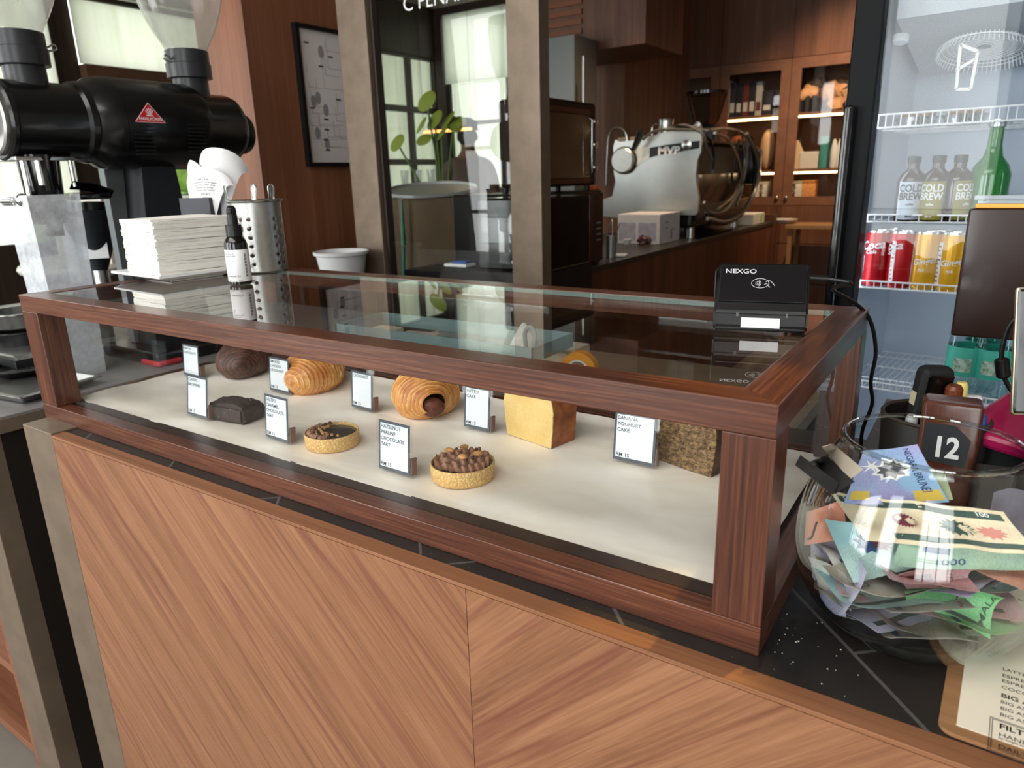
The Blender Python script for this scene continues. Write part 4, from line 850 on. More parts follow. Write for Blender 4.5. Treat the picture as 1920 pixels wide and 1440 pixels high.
single('black_tape', grid_sheet(lambda u, v: fa_(u, v)[2], 10, 8, .0008), blk, 'square of black fabric tape stuck to the upper left of the bowl', 'tape', tuple(c_), w=True)
fb_ = quad_f(((1541, 838), (1562, 832), (1619, 880), (1594, 899)), .0012); c_ = hitbowl(1580, 865)
single('masking_tape', grid_sheet(lambda u, v: fb_(u, v)[2], 10, 6, .0004), mat('grey_masking_tape', rgb(168, 158, 142), .8), 'grey masking tape strip stuck above the black tape on the bowl', 'tape', tuple(c_), w=True)
pA, pB = hitbowl(1562, 928, .0022), hitbowl(1572, 905, .0022); e1 = aS(1491, 872, (pA - CLOC).length * .985 / ray(1491, 872).length); e2 = aS(1501, 853, (pA - CLOC).length * .985 / ray(1501, 853).length)
def loose(u, v):
    a = e1.lerp(pA, u); b = e2.lerp(pB, u); p = a.lerp(b, v); toc = (CLOC - p).normalized(); return p + toc * (.006 * math.sin(PI * u) + .002)
single('black_tape', MB().sheet(loose, 16, 8, .0008), blk, 'loose black tape end sticking out from the left side of the bowl', 'tape', tuple(e1), w=True)
# number block behind the bowl
brn = wood('stained_block', (rgb(58, 26, 16), rgb(84, 42, 28), rgb(112, 60, 40)), 'z', 1.2, .28, .3)
t = Thing('number_block', 'dark wooden table number block marked 12', 'number block', (1.3015, .300, .0004), math.radians(4))
t.add('block', MB().box(-.0265, .0265, -.004, .030, 0, .145, .005, seg=3), brn)
lp = frame((0, -.0042, .100), (1, 0, 0), (0, 0, 1)); t.add('number_plate', MB().prism([(-.022, -.018), (.017, -.021), (.019, .008), (.004, .022), (-.022, .022)], .0008, lp), mat('plate_grey', rgb(42, 44, 48), .5))
t.add('numerals', MB().text('12', .031, lp @ T(-.014, .0125, .0011), sx=.80, bold=.03), white_pl)
single('dark_wooden_block', MB().box(-.016, .016, -.010, .012, 0, .088, .003), mat('black_block', rgb(40, 32, 28), .4), 'black square block standing right of the number block', 'block', (1.345, .285, .0004), math.radians(8))
# black leather cup full of pens
leath = mat('black_leather', rgb(38, 33, 31), .5, bmp=.3, bs_=260)
cu = Thing('pen_cup', 'round dark leather cup holding a scanner and pens behind the bowl', 'cup', (1.283, .44, .0004))
mb = MB().lathe([(.052, 0), (.0545, .002), (.0575, .086), (.0565, .088), (.0545, .086), (.051, .006), (.0001, .006)], seg=56); cu.add('wall', mb, leath)
cu.add('stitched_rim', MB().lathe([(.0570, .0845), (.0588, .087), (.0565, .0895), (.0542, .087), (.0545, .0845)], seg=56, cap=False), mat('leather_edge', rgb(70, 58, 50), .5))
t = Thing('barcode_scanner', 'black glossy handheld scanner standing upright in the leather cup', 'scanner', (1.266, .436, .010), (math.radians(4), math.radians(3), math.radians(35)))
t.add('body', MB().box(-.020, .020, -.012, .012, 0, .140, .010, seg=4), black_mt); t.add('window', MB().box(-.015, .015, -.0145, -.0122, .07, .132, .001, seg=2), black_gl); t.add('sticker', MB().box(-.0208, -.0201, -.006, .004, .092, .108), mat('cream_sticker', rgb(206, 196, 160), .7))
def marker(x, y, h, r, body, cap, label, lean, rz):
    t = Thing('marker_pen', label, 'pen', (x, y, .008), (lean, 0, rz), 'pens in the leather cup'); t.add('barrel', MB().lathe([(r * .9, 0), (r, .002), (r, h - .03), (r * .9, h - .029)], seg=20), body); t.add('cap', MB().lathe([(r * 1.08, h - .0305), (r * 1.08, h - .004), (r * .8, h), (.0001, h)], seg=20), cap)
marker(1.297, .425, .124, .0085, mat('brown_plastic', rgb(122, 66, 38), .35), mat('brown_cap', rgb(112, 56, 32), .3), 'thick brown capped marker in the cup beside the scanner', .05, .2)
marker(1.306, .434, .124, .0065, mat('yellow_plastic', rgb(232, 214, 120), .4), mat('yellow_cap', rgb(238, 224, 130), .4), 'pale yellow capped marker in the leather cup', -.03, .4)
marker(1.330, .428, .092, .0075, white_pl, mat('blue_cap', rgb(44, 84, 170), .35), 'white and blue capped marker at the right of the cup', .06, -.8)
marker(1.260, .408, .086, .006, black_gl, white_pl, 'black pen with a white tip low at the front of the cup', .04, .3)
single('white_eraser', MB().box(-.010, .010, -.006, .006, 0, .105, .003), white_pl, 'white rounded marker top beside the blue cap', 'eraser', (1.3175, .452, .009))
# magenta wrapped payment pad
mg = mat('magenta_plastic', rgb(178, 22, 84), .35, coat=.3)
t = Thing('payment_terminal', 'magenta and black payment terminal leaning behind the leather cup', 'payment terminal', (1.43, .445, .0004), math.radians(-27))
t.add('base', MB().box(-.095, .075, -.06, .06, 0, .07, .008), black_pl)
t.add('cover', MB().box(-.105, .085, -.07, .06, 0, .020, .006, M=T(0, 0, .074) @ R(math.radians(12), 'X') @ R(math.radians(2), 'Y')), mg)
# POS monitor seen from behind
t = Thing('pos_monitor', 'dark brown back of a point of sale monitor with a gold top edge', 'monitor', (1.43, .60, .0004), math.radians(0))
mz0, mz1, mx0 = .152, .325, 1.2815 - 1.43
t.add('screen_back', MB().box(mx0, .15, 0, .012, mz0, mz1 - .0055, .004, seg=3, M=T(0, 0, 0)), mat('brown_back', rgb(46, 30, 26), .3, coat=.3)); t.add('gold_edge', MB().box(mx0 + .006, .146, .0012, .0108, mz1 - .0054, mz1 + .0005, .001), mat('gold_trim', rgb(226, 158, 70), .35, .4))
t.add('stand', MB().box(.0, .06, .0125, .03, 0, .24, .004).box(-.03, .09, -.05, .09, 0, .008, .003), black_pl)
p0 = aY(1878, 660, .5); pts = [aY(u, v, y) for u, v, y in ((1960, 560, .5), (1920, 583, .5), (1893, 610, .5), (1880, 650, .5), (1878, 672, .5))]; pts2 = [aY(u, v, y) for u, v, y in ((1882, 706, .5), (1890, 722, .5), (1904, 738, .5), (1940, 750, .5))]
t = Thing('monitor_cable', 'black cable with a ferrite bead hanging in front of the monitor', 'cable', tuple(p0)); t.add('cord', MB().tube(pts, .0028, 10, 8).tube(pts2, .0028, 10, 8), black_pl, w=True)
a_, b_ = aY(1878, 672, .5), aY(1882, 708, .5); t.add('ferrite_bead', MB().tube([a_, a_.lerp(b_, .08), a_.lerp(b_, .92), b_], [.006, .0078, .0078, .006], 16), black_pl, w=True)
t = Thing('card_tablet', 'black handheld screen with a pale metal edge at the right', 'tablet', (aY(1905, 742, .34).x + .036, .34, .135), (math.radians(-10), math.radians(-4), math.radians(12)))
t.add('body', MB().box(-.0385, .04, -.004, .004, 0, .125, .003), black_gl); t.add('metal_edge', MB().box(-.0398, .0415, -.003, .003, -.0015, .1265, .003), mat('champagne_metal', rgb(190, 176, 150), .3, .9)); t.add('stand', MB().box(-.01, .02, .0042, .03, -.118, .06, .003), black_pl)
# clipboard menu
cbm = wood('clipboard_wood', (rgb(120, 82, 52), rgb(152, 110, 74), rgb(172, 130, 92)), 'x', .8, .5)
t = Thing('menu_clipboard', 'wooden clipboard with a printed drinks menu at the lower right', 'menu', (1.43, .06, .0004), math.radians(-1.5))
def rr(x0, x1, y0, y1, r, n=8):
    P = []
    for cx, cy, a in ((x1 - r, y1 - r, 0), (x0 + r, y1 - r, 1), (x0 + r, y0 + r, 2), (x1 - r, y0 + r, 3)):
        for k in range(n + 1): b = a * PI / 2 + PI / 2 * k / n; P.append((cx + r * math.cos(b), cy + r * math.sin(b)))
    return P
cx0 = aZ(1766, 1345, .003).x - 1.43; cy0 = aZ(1800, 1385, .003).y - .06
t.add('board', MB().prism(rr(cx0, cx0 + .23, cy0, cy0 + .30, .010), .003), cbm)
mpap = mat('menu_paper', rgb(238, 228, 208), .7); x0 = cx0 + .0105; y0 = cy0 + .0095
t.add('menu_sheet', MB().box(x0, x0 + .209, y0, y0 + .27, .0031, .0035), mpap)
tx0 = x0 + .024; mb = MB(); yy = y0 + .0870
for s_, sz, st in (('LATTE', .0052, .0082), ('ESPRESSO', .0055, .0072), ('ESPRESSO TONIC', .0055, .0082), ('COCONUT COFFEE', .0055, .0095), ('BIG ASS BREW', .0070, .0088), ('BIG ASS WHITE', .0052, .0074), ('BIG ASS BLACK', .0052, .0074), ('BIG ASS MOCHA', .0052, .0118), ('FILTER', .0078, .0100), ('HAND BREW', .0060, .0050), ('by single origin beans', .0032, .0072), ('DAILY BREW', .0060, .0050), ('Freshly brewed', .0032, .0040)):
    mb.text(s_, sz, T(tx0, yy, .0037), bold=.02 if sz > .0065 else 0); yy -= st
yb, yt = yy - .001, yy + .0325
for e in (0, .0014): 
    o = e + .004
    for a in ((tx0 - o, tx0 - o + .0004, yb - e, yt + e), (tx0 - o, tx0 + .15, yt + e, yt + e + .0004), (tx0 - o, tx0 + .15, yb - e, yb - e + .0004)): mb.box(a[0], a[1], a[2], a[3], .0035, .0037)
t.add('menu_print', mb, ink)
# a few crumbs lying on the tiles
rnd = random.Random(33); mb = MB()
for i in range(46):
    x = rnd.gauss(1.215, .03); y = rnd.gauss(.03, .03)
    if y < -.012 or x < 1.205 or x > 1.33 or math.hypot(x - BX, y - BY) < .05: continue
    s_ = rnd.uniform(.0002, .0006); mb.ball((x, y, s_ * .6), (s_ * 1.4, s_, s_ * .6), 6, 4)
single('crumbs', mb, mat('crumb_white', rgb(232, 226, 214), .8), 'scattered pale crumbs on the black tiles beside the case', 'crumbs', (1.215, .03, 0), w=True, kind='stuff')
# ================================================================== BEHIND THE CASE
# low work surface behind the counter with a basket, tape dispenser, papers
DZ = -.10
t = Thing('back_desk', 'grey brown work desk behind the display case', 'desk', (.5, .9, FZ))
t.add('desktop', MB().box(.05, 1.05, .80, 1.22, DZ - .03, DZ), mat('desk_top', rgb(126, 108, 88), .6, var=.15, vs=6), w=True)
for x, y in ((.07, .82), (1.0, .82), (.07, 1.18), (1.0, 1.18)): t.add('leg', MB().box(x, x + .03, y, y + .03, FZ, DZ - .03), blackbox, w=True)
tq = mat('pale_teal_plastic', rgb(140, 168, 170), .5)
t = Thing('storage_basket', 'pale teal plastic basket with mesh sides seen through the top glass', 'basket', (.36, .70, -.03))
bx0, bx1, by0, by1, bz0, bz1 = .05, .600, .62, .78, -.055, .055
single_sup = None
mb = MB()
for a in ((bx0, bx1, by0, by0 + .004), (bx0, bx1, by1 - .004, by1), (bx0, bx0 + .004, by0, by1), (bx1 - .004, bx1, by0, by1)): mb.box(*a, bz1 - .03, bz1 + .0)
mb.box(bx0, bx1, by0, by1, bz0, bz0 + .004); t.add('rim', mb, tq, w=True); mb = MB()
n = 70
for i in range(n): x = bx0 + (bx1 - bx0) * i / (n - 1); mb.box(x - .0008, x + .0008, by0 + .001, by0 + .003, bz0, bz1 - .03)
for j in range(9): z = bz0 + .004 + j * .0088; mb.box(bx0, bx1, by0 + .001, by0 + .003, z - .0008, z + .0008)
t.add('mesh_side', mb, mat('mesh_grey', rgb(196, 200, 196), .6), w=True, kind='stuff')
t.add('handle', MB().tube([(bx1 - .012, by0 + .02, bz1 - .01), (bx1 - .010, by0 + .025, bz1 + .02), (bx1 - .024, by0 + .03, bz1 + .034), (bx1 - .04, by0 + .035, bz1 + .02), (bx1 - .042, by0 + .04, bz1 - .01)], .0045, 10, 8), tq, w=True)
single('wire_shelf_unit', MB().box(.0, .95, .60, .79, -.062, -.056).box(.0, .02, .6, .62, FZ, -.062).box(.93, .95, .6, .62, FZ, -.062).box(.0, .02, .77, .79, FZ, -.062).box(.93, .95, .77, .79, FZ, -.062), mat('shelf_dark', rgb(50, 42, 36), .6), 'dark low shelf behind the display case carrying the basket', 'shelf', (.47, .7, FZ), w=True)
for i, (x, w_, h_, lab, c_) in enumerate(((.14, .07, .05, 'small cream paper bag standing in the teal basket', rgb(230, 222, 200)), (.24, .09, .045, 'pinkish paper bag standing in the teal basket', rgb(206, 190, 180)), (.36, .06, .040, 'curled white paper in the teal basket', rgb(236, 234, 228)))):
    single('paper_bag', MB().box(-w_ / 2, w_ / 2, -.02, .02, 0, h_ + .04, .003), mat('bag%d_paper' % i, c_, .8), lab, 'paper bag', (x, .70, bz0 + .0045), .1 * i, 'paper bags in the basket')
single('cardboard_box', MB().box(-.21, .21, -.055, .055, 0, .10, .002), mat('pale_card', rgb(208, 194, 166), .8, var=.06, vs=10), 'long pale cardboard box behind the teal basket', 'box', (.36, .86, DZ + .0005))
single('paper_stack', MB().box(-.16, .16, -.045, .045, 0, .018, .001), white_pp, 'stack of white paper on the pale cardboard box', 'paper', (.36, .86, DZ + .101))
single('printed_cone', MB().lathe([(.034, 0), (.022, .022), (.008, .046), (.002, .052)], seg=24, sx=1, sy=.7), mat('printed_paper', rgb(226, 226, 222), .8, var=.12, vs=160), 'white printed paper cone on the teal basket rim', 'paper', (.535, .69, bz1 - .02), .3)
single('kraft_paper', MB().box(-.05, .05, -.02, .02, 0, .010, .003), mat('kraft', rgb(186, 150, 110), .8), 'folded kraft paper under the printed cone', 'paper', (.55, .685, bz1 - .031), .1)
t = Thing('tape_dispenser', 'grey green tape dispenser with an orange tape roll', 'tape dispenser', (.700, .66, -.0555), math.radians(10))
t.add('body', MB().prism([(-.075, 0), (.085, 0), (.088, .055), (.07, .062), (.03, .030), (-.05, .022), (-.075, .035)], .045, frame((0, .0225, 0), (1, 0, 0), (0, 0, 1))), mat('sage_plastic', rgb(134, 146, 128), .5))
t.add('tape_roll', MB().lathe([(.022, -.012), (.036, -.012), (.036, .012), (.022, .012), (.022, -.012)], seg=40, M=T(-.018, 0, .070) @ R(PI / 2, 'X')), mat('orange_tape', rgb(226, 150, 40), .3)); t.add('roll_core', MB().lathe([(.019, -.013), (.0218, -.013), (.0218, .013), (.019, .013), (.019, -.013)], seg=36, M=T(-.018, 0, .070) @ R(PI / 2, 'X')), white_pl)
single('clear_plastic_cup', MB().lathe([(.02, 0), (.028, .07), (.027, .07), (.019, .002)], seg=24), thin_glass('amber_cup', (.7, .66, .5), f0=.12, haze=.1), 'clear amber plastic cup between basket and tape dispenser', 'cup', (.645, .64, -.0555))
single('red_ribbon_box', MB().box(-.05, .05, -.02, .02, 0, .045, .01), mat('red_translucent', rgb(196, 90, 84), .25, coat=.4), 'red glossy packet at the left behind the case', 'packet', (.40 - .36, .56, -.0555 + .0), .3) if False else None
# ================================================================== COFFEE GRINDER on the side station (axis along Y)
gx = -.4; blk_body = mat('grinder_black', rgb(13, 13, 14), .28, coat=.25, bmp=.04, bs_=400)
t = Thing('coffee_grinder', 'large black twin hopper coffee grinder on the side station', 'grinder', (gx, .458, ZL + .0005))
A = frame((gx, 0, .515), (1, 0, 0), (0, 0, 1))   # lathe axis: local z -> -Y ; use custom
AX = Matrix(((1, 0, 0, gx), (0, 0, 1, 0), (0, -1, 0, 0), (0, 0, 0, 1)))
def ylathe(mb, prof, z=.515, seg=56, sx=1, sy=1): # prof: (r, y)
    return mb.lathe(prof, seg=seg, sx=sx, sy=sy, M=Matrix(((1, 0, 0, gx), (0, 0, 1, 0), (0, 1, 0, z), (0, 0, 0, 1))))
t.add('motor_housing', ylathe(MB(), [(.050, .345), (.078, .350), (.096, .375), (.100, .395), (.101, .402), (.099, .404), (.100, .408), (.100, .60), (.094, .618), (.080, .622)]), blk_body, w=True)
t.add('grinding_head', ylathe(MB(), [(.076, .180), (.080, .185), (.081, .192), (.078, .196), (.078, .33), (.084, .336), (.086, .348), (.050, .350)]), blk_body, w=True)
t.add('grinding_head', ylathe(MB(), [(.060, .61), (.083, .616), (.084, .62), (.082, .624), (.082, .712), (.078, .726), (.070, .735), (.040, .736)]), blk_body, w=True)
t.add('knob', ylathe(MB(), [(.046, .735), (.052, .738), (.052, .762), (.048, .771), (.030, .773), (.0001, .773)], .505), black_pl, w=True)
t.add('dial_plate', ylathe(MB(), [(.0001, .170), (.066, .170), (.070, .173), (.070, .182), (.05, .183)]), steel_b, w=True); t.add('dial_knob', ylathe(MB(), [(.0001, .150), (.030, .150), (.034, .154), (.034, .171)]), black_pl, w=True)
for k in (0, 1):
    mb = MB(); yb = .435 if k == 0 else .565
    for i in range(9): mb.box(gx + .090, gx + .1015, yb - .022, yb + .022, .445 + i * .0085 - .0, .4475 + i * .0085, M=None)
    t.add('vent_slots', mb, black_pl, w=True)
# red triangular badge with a crown on the +X side
bd = frame((gx + .1005, .452, .532), (0, 1, 0), (0, 0, 1)); mb = MB(); tri = [(-.036, -.018), (.036, -.018), (.0, .024)]
t.add('badge', MB().prism(tri, .0016, bd).prism([(a * .94, b * .94 + -.0004) for a, b in tri], .0019, bd), mat('badge_red', rgb(196, 28, 34), .3), w=True, label='red triangular maker badge with a white crown')
mb.text('MAHLKÖNIG', .0092, bd @ T(-.0262, -.0062, .0023), sx=1.0, bold=.015)
for i in range(5): a = (i - 2) * .42; mb.raw([(-.0007 + .004 * math.sin(a) * 1.2, -.001, 0), (.0007 + .004 * math.sin(a) * 1.2, -.001, 0), (.0115 * math.sin(a) + .0009, -.001 + .0135 * math.cos(a), 0), (.0115 * math.sin(a) - .0009, -.001 + .0135 * math.cos(a), 0)], [(0, 1, 2, 3)], bd @ T(0, .0, .0023))
mb.box(-.0075, .0075, -.0045, -.002, 0, .0003, M=bd @ T(0, 0, .0022))
for s_ in ((-.036, -.018, .036, -.018), (.036, -.018, 0, .024), (0, .024, -.036, -.018)): mb.tube([bd @ Vector((s_[0] * .97, s_[1] * .97, .0019)), bd @ Vector((s_[2] * .97, s_[3] * .97, .0019))], .0004, 4)
t.add('badge_print', mb, white_pl, w=True)
# column
def taper(mb, x0, x1, y0, y1, z0, z1, k0, k1=1): # k widening at the bottom in y
    V = []
    for z, k in ((z0, k0), (z1, k1)):
        cx, cy = (x0 + x1) / 2, (y0 + y1) / 2
        for x, y in ((x0, y0), (x1, y0), (x1, y1), (x0, y1)): V.append((x, cy + (y - cy) * k, z))
    return mb.raw(V, [(3, 2, 1, 0), (4, 5, 6, 7), (0, 1, 5, 4), (1, 2, 6, 5), (2, 3, 7, 6), (3, 0, 4, 7)])
t.add('column', taper(MB(), gx - .045, gx + .035, .452, .535, ZL + .03, .43, 1.9), mat('column_black', rgb(24, 26, 31), .5, bmp=.05), w=True)
t.add('column_lit_side', MB().box(gx - .07, gx - .0455, .405, .47, ZL + .03, .43, .002), mat('column_lit_grey', rgb(120, 126, 128), .45, .3), w=True)  # window light on this side of the column, put in as lighter grey
t.add('base', MB().box(gx - .12, gx + .13, .36, .62, ZL + .001, ZL + .03, .006), blk_body, w=True)
def hopper(t, y, zc, r_, lab, lean):
    c0 = (gx, y, 0); t.add('collar', MB().lathe([(r_ * .80, zc - .055), (r_ * .80, zc - .012), (r_ * 1.02, zc - .010), (r_ * 1.03, zc + .022), (r_ * .98, zc + .024), (r_ * .98, zc + .052), (r_ * .9, zc + .054)], c=c0, seg=56), mat('collar_grey', rgb(40, 41, 45), .35), w=True)
    pr = [(r_ * .9, zc + .045), (r_ * 1.0, zc + .062), (r_ * 1.5, zc + .11), (r_ * 1.95, zc + .18), (r_ * 2.12, zc + .25), (r_ * 2.15, zc + .30), (r_ * 2.15, zc + .33)]
    P_ = [(p[0], p[2]) for p in catmull([(a, 0, b_) for a, b_ in pr], 5)]
    t.add('hopper', MB().lathe(P_[::1], c=c0, seg=64, cap=False), hopm, w=True, label=lab); t.add('hopper_lid', MB().lathe([(.0001, zc + .331), (r_ * 2.1, zc + .331), (r_ * 2.1, zc + .345), (.0001, zc + .35)], c=c0, seg=56), black_pl, w=True)
    t.add('clip', MB().tube([(gx + .01, y + lean * r_ * .95, zc + .028), (gx + .012, y + lean * r_ * 1.25, zc + .036), (gx + .01, y + lean * r_ * 1.35, zc + .028), (gx + .01, y + lean * r_ * 1.0, zc + .022)], .0022, 6, 5), steel, w=True)
m, nt, b = newmat('frosted_hopper'); nt.nodes.remove(b); tr_ = N(nt, 'ShaderNodeBsdfTransparent'); tr_.inputs[0].default_value = (.95, .96, .95, 1); tl_ = N(nt, 'ShaderNodeBsdfTranslucent'); tl_.inputs[0].default_value = rgb(226, 226, 220)
df_ = N(nt, 'ShaderNodeBsdfDiffuse'); df_.inputs[0].default_value = rgb(222, 222, 216); a1 = N(nt, 'ShaderNodeMixShader', i_0=.5); nt.links.new(tl_.outputs[0], a1.inputs[1]); nt.links.new(df_.outputs[0], a1.inputs[2])
a2 = N(nt, 'ShaderNodeMixShader'); nt.links.new(ramp(nt, noise(nt, coords(nt, (1, 1, .4)), 9, 4), [(.3, (.28, .28, .28, 1)), (.7, (.5, .5, .5, 1))]), a2.inputs[0]); nt.links.new(tr_.outputs[0], a2.inputs[1]); nt.links.new(a1.outputs[0], a2.inputs[2])
gl_ = N(nt, 'ShaderNodeBsdfGlossy', i_Roughness=.12); lw = N(nt, 'ShaderNodeLayerWeight', i_Blend=.5); a3 = N(nt, 'ShaderNodeMixShader'); nt.links.new(math_(nt, 'ADD', math_(nt, 'MULTIPLY', math_(nt, 'POWER', lw.outputs['Facing'], 4.0), .8), .06), a3.inputs[0]); nt.links.new(a2.outputs[0], a3.inputs[1]); nt.links.new(gl_.outputs[0], a3.inputs[2])
nt.links.new(a3.outputs[0], nt.nodes['Material Output'].inputs[0]); hopm = m
hopper(t, .257, .632, .049, 'near frosted bean hopper', 1); hopper(t, .634, .640, .051, 'far frosted bean hopper', -1)
# spout and lever below the near head
t.add('spout', MB().lathe([(.030, .305), (.033, .31), (.040, .43), (.042, .446), (.0001, .446)], c=(gx + .01, .242, 0), seg=32).box(gx - .01, gx + .022, .236, .262, .278, .312, .002), black_gl, w=True)
t.add('spout_bracket', MB().box(gx - .05, gx + .05, .185, .30, .434, .442, .001).tube([(gx + .04, .20, .36), (gx + .04, .20, .434)], .005, 10).tube([(gx + .045, .29, .38), (gx + .045, .29, .434)], .0045, 10).tube([(gx + .045, .226, .385), (gx + .045, .226, .434)], .006, 10), steel, w=True)
t.add('spring_knob', MB().ball((gx + .03, .19, .356), (.014, .014, .014), 16, 10), steel, w=True)
t.add('chute_lever', MB().sheet(lambda u, v: (gx + .03 + .02 * math.sin(v * PI), .285 + u * .085, .375 + .016 * math.sin(v * PI) - .022 * u * u), 12, 8, .002).box(gx + .02, gx + .05, .285, .36, .352, .366, .004), black_gl, w=True)
# transparent bin under the spout
bm_ = thin_glass('scuffed_plastic', (.9, .92, .94), f0=.12, rough=.15, haze=.55, hazecol=rgb(226, 230, 236))
t = Thing('clear_bin', 'tall scuffed clear plastic bin under the grinder spout', 'bin', (gx + .01, .235, ZL + .0005), 0)
def taperbox(mb, w0, d0, w1, d1, z0, z1):
    V = [(sx_ * w, sy_ * d, z) for z, w, d in ((z0, w0, d0), (z1, w1, d1)) for sx_, sy_ in ((-1, -1), (1, -1), (1, 1), (-1, 1))]
    return mb.raw(V, [(3, 2, 1, 0), (0, 1, 5, 4), (1, 2, 6, 5), (2, 3, 7, 6), (3, 0, 4, 7)])
t.add('wall', taperbox(MB(), .046, .040, .056, .052, 0, .395), bm_); t.add('ground_dust', taperbox(MB(), .043, .037, .048, .043, .003, .20).box(-.048, .048, -.043, .043, .2, .2005), mat('pale_chaff', rgb(188, 193, 200), .9, var=.12, vs=40), kind='stuff')
t.add('clamp', MB().box(-.058, -.0, -.056, -.050, .375, .392, .002).tube([(.0, -.058, .384), (-.055, -.058, .384)], .004, 8), steel)
# black funnel dispenser with a white label, behind column
t = Thing('doser_funnel', 'black funnel-shaped dispenser with a white label left of the grinder column', 'dispenser', (-.62, aX(163, 420, -.62).y + .012, ZL + .0005))
t.add('funnel', MB().lathe([(.018, .20), (.022, .21), (.045, .27), (.075, .345), (.078, .352), (.0001, .353)], seg=40), mat('funnel_black', rgb(34, 35, 40), .5)); t.add('cap', MB().lathe([(.06, .353), (.06, .372), (.0001, .374)], seg=30), black_gl)
t.add('spout', MB().lathe([(.014, .155), (.020, .165), (.020, .20)], seg=24), steel); t.add('stand', MB().box(-.07, -.05, -.03, .03, 0, .35, .002).box(-.07, .07, -.05, .05, 0, .012, .003).box(-.05, -.02, -.02, .02, .235, .26), mat('stand_grey', rgb(140, 140, 138), .4, .5))
t.add('label', MB().box(.0, .055, -.0, .0008, .235, .325, M=R(math.radians(58), 'Z') @ T(-.026, -.074, 0) @ R(math.radians(-8), 'X')), white_pp, label='white printed label')
# red tray beside
single('red_tray', MB().box(-.04, .04, -.03, .03, 0, .012, .004), mat('red_plastic', rgb(190, 50, 60), .4), 'small red tray behind the left end of the case', 'tray', (-.30, .385, ZL + .0005))
# stacked pans and trays at far left
darkpan = mat('dark_pan', rgb(44, 44, 46), .3, .7)
for i, (r_, z, lab) in enumerate(((.085, 0, 'bottom dark pan of the stack at the far left'), (.082, .045, 'middle dark pan of the stack at the far left'), (.075, .088, 'top dark pan of the stack with a steel lid'))):
    single('metal_pan', MB().lathe([(r_ * .85, 0), (r_ * .95, .004), (r_, .034), (r_ * 1.06, .036), (r_ * 1.06, .039), (r_ * .98, .039), (r_ * .9, .008), (.0001, .006)], seg=48), darkpan if i < 2 else mat('pan_steel', rgb(120, 120, 118), .25, .9), lab, 'pan', (-.63, .24, ZL + .0005 + z), 0, 'stack of pans')
def tray(label, loc, rz, w, d, h, m_):
    def f(u, v):
        x, y = (u - .5) * 2, (v - .5) * 2; e = max(abs(x), abs(y)); z = .001 + (h * min(1, (e - .84) / .08) if e > .84 else 0) + (-.002 if e > .985 else 0)
        return (x * w, y * d, z)
    return single('steel_tray', MB().sheet(f, 50, 50, .0012), m_, label, 'tray', loc, rz, 'steel trays on the side station')
tray('empty shallow steel tray at the front left of the side station', (-.355, .115, ZL + .002), math.radians(8), .125, .085, .016, steel_b)
tray('steel tray raised on the black pan behind the front tray', (-.52, .185, ZL + .050), math.radians(4), .12, .075, .014, steel_b)
single('black_dish', MB().lathe([(.08, 0), (.10, .018), (.104, .020), (.098, .020), (.08, .005), (.0001, .004)], seg=40), darkpan, 'black dish supporting the raised steel tray', 'dish', (-.52, .185, ZL + .0005)); single('dish_support', MB().box(-.05, .05, -.04, .04, 0, .028, .002), black_pl, 'black block under the raised steel tray', 'block', (-.52, .185, ZL + .0205))
tray('long steel sink tray seen through the left side of the case', (-.36, .56, ZL + .016), 0, .10, .13, .03, steel_b) if False else None
single('glass_jar', MB().lathe([(.022, 0), (.026, .003), (.026, .05), (.018, .06), (.018, .078), (.0165, .078), (.0165, .058), (.024, .048), (.024, .004), (.0001, .003)], seg=32), thin_glass('jar_glass', (.8, .82, .82), (.3, .32, .34), f0=.1, power=2.5), 'small empty glass jar beside the stacked pans', 'jar', (-.475, .20, ZL + .068)) if False else None
single('steel_basin', MB().lathe([(.10, .0), (.13, .004), (.15, .06), (.155, .062), (.148, .062), (.128, .01), (.0001, .006)], seg=56, sx=1, sy=1), steel_b, 'round steel basin on the side station seen through the case glass', 'basin', (-.37, .70 - .42 + .13, ZL + .0006)) if False else None
# ================================================================== white tub behind the case
bq = aY(630, 480, 1.24)
single('white_tub', MB().lathe([(.06, 0), (.072, .004), (.086, .085), (.094, .088), (.096, .098), (.091, .100), (.088, .096), (.082, .084), (.07, .008), (.0001, .006)], seg=56), white_pl, 'round white plastic tub at the foot of the wooden wall', 'tub', (aY(640, 480, 1.235).x, 1.235, bq.z - .080))
single('tub_shelf', MB().box(-.14, .14, -.09, .085, -.02, 0, .002).box(-.13, -.11, -.08, -.06, FZ - bq.z + .0815, -.02).box(.11, .13, -.08, -.06, FZ - bq.z + .0815, -.02).box(-.13, -.11, .055, .075, FZ - bq.z + .0815, -.02).box(.11, .13, .055, .075, FZ - bq.z + .0815, -.02), blackbox, 'small dark stand under the white tub', 'stand', (aY(640, 480, 1.235).x, 1.225, bq.z - .081))
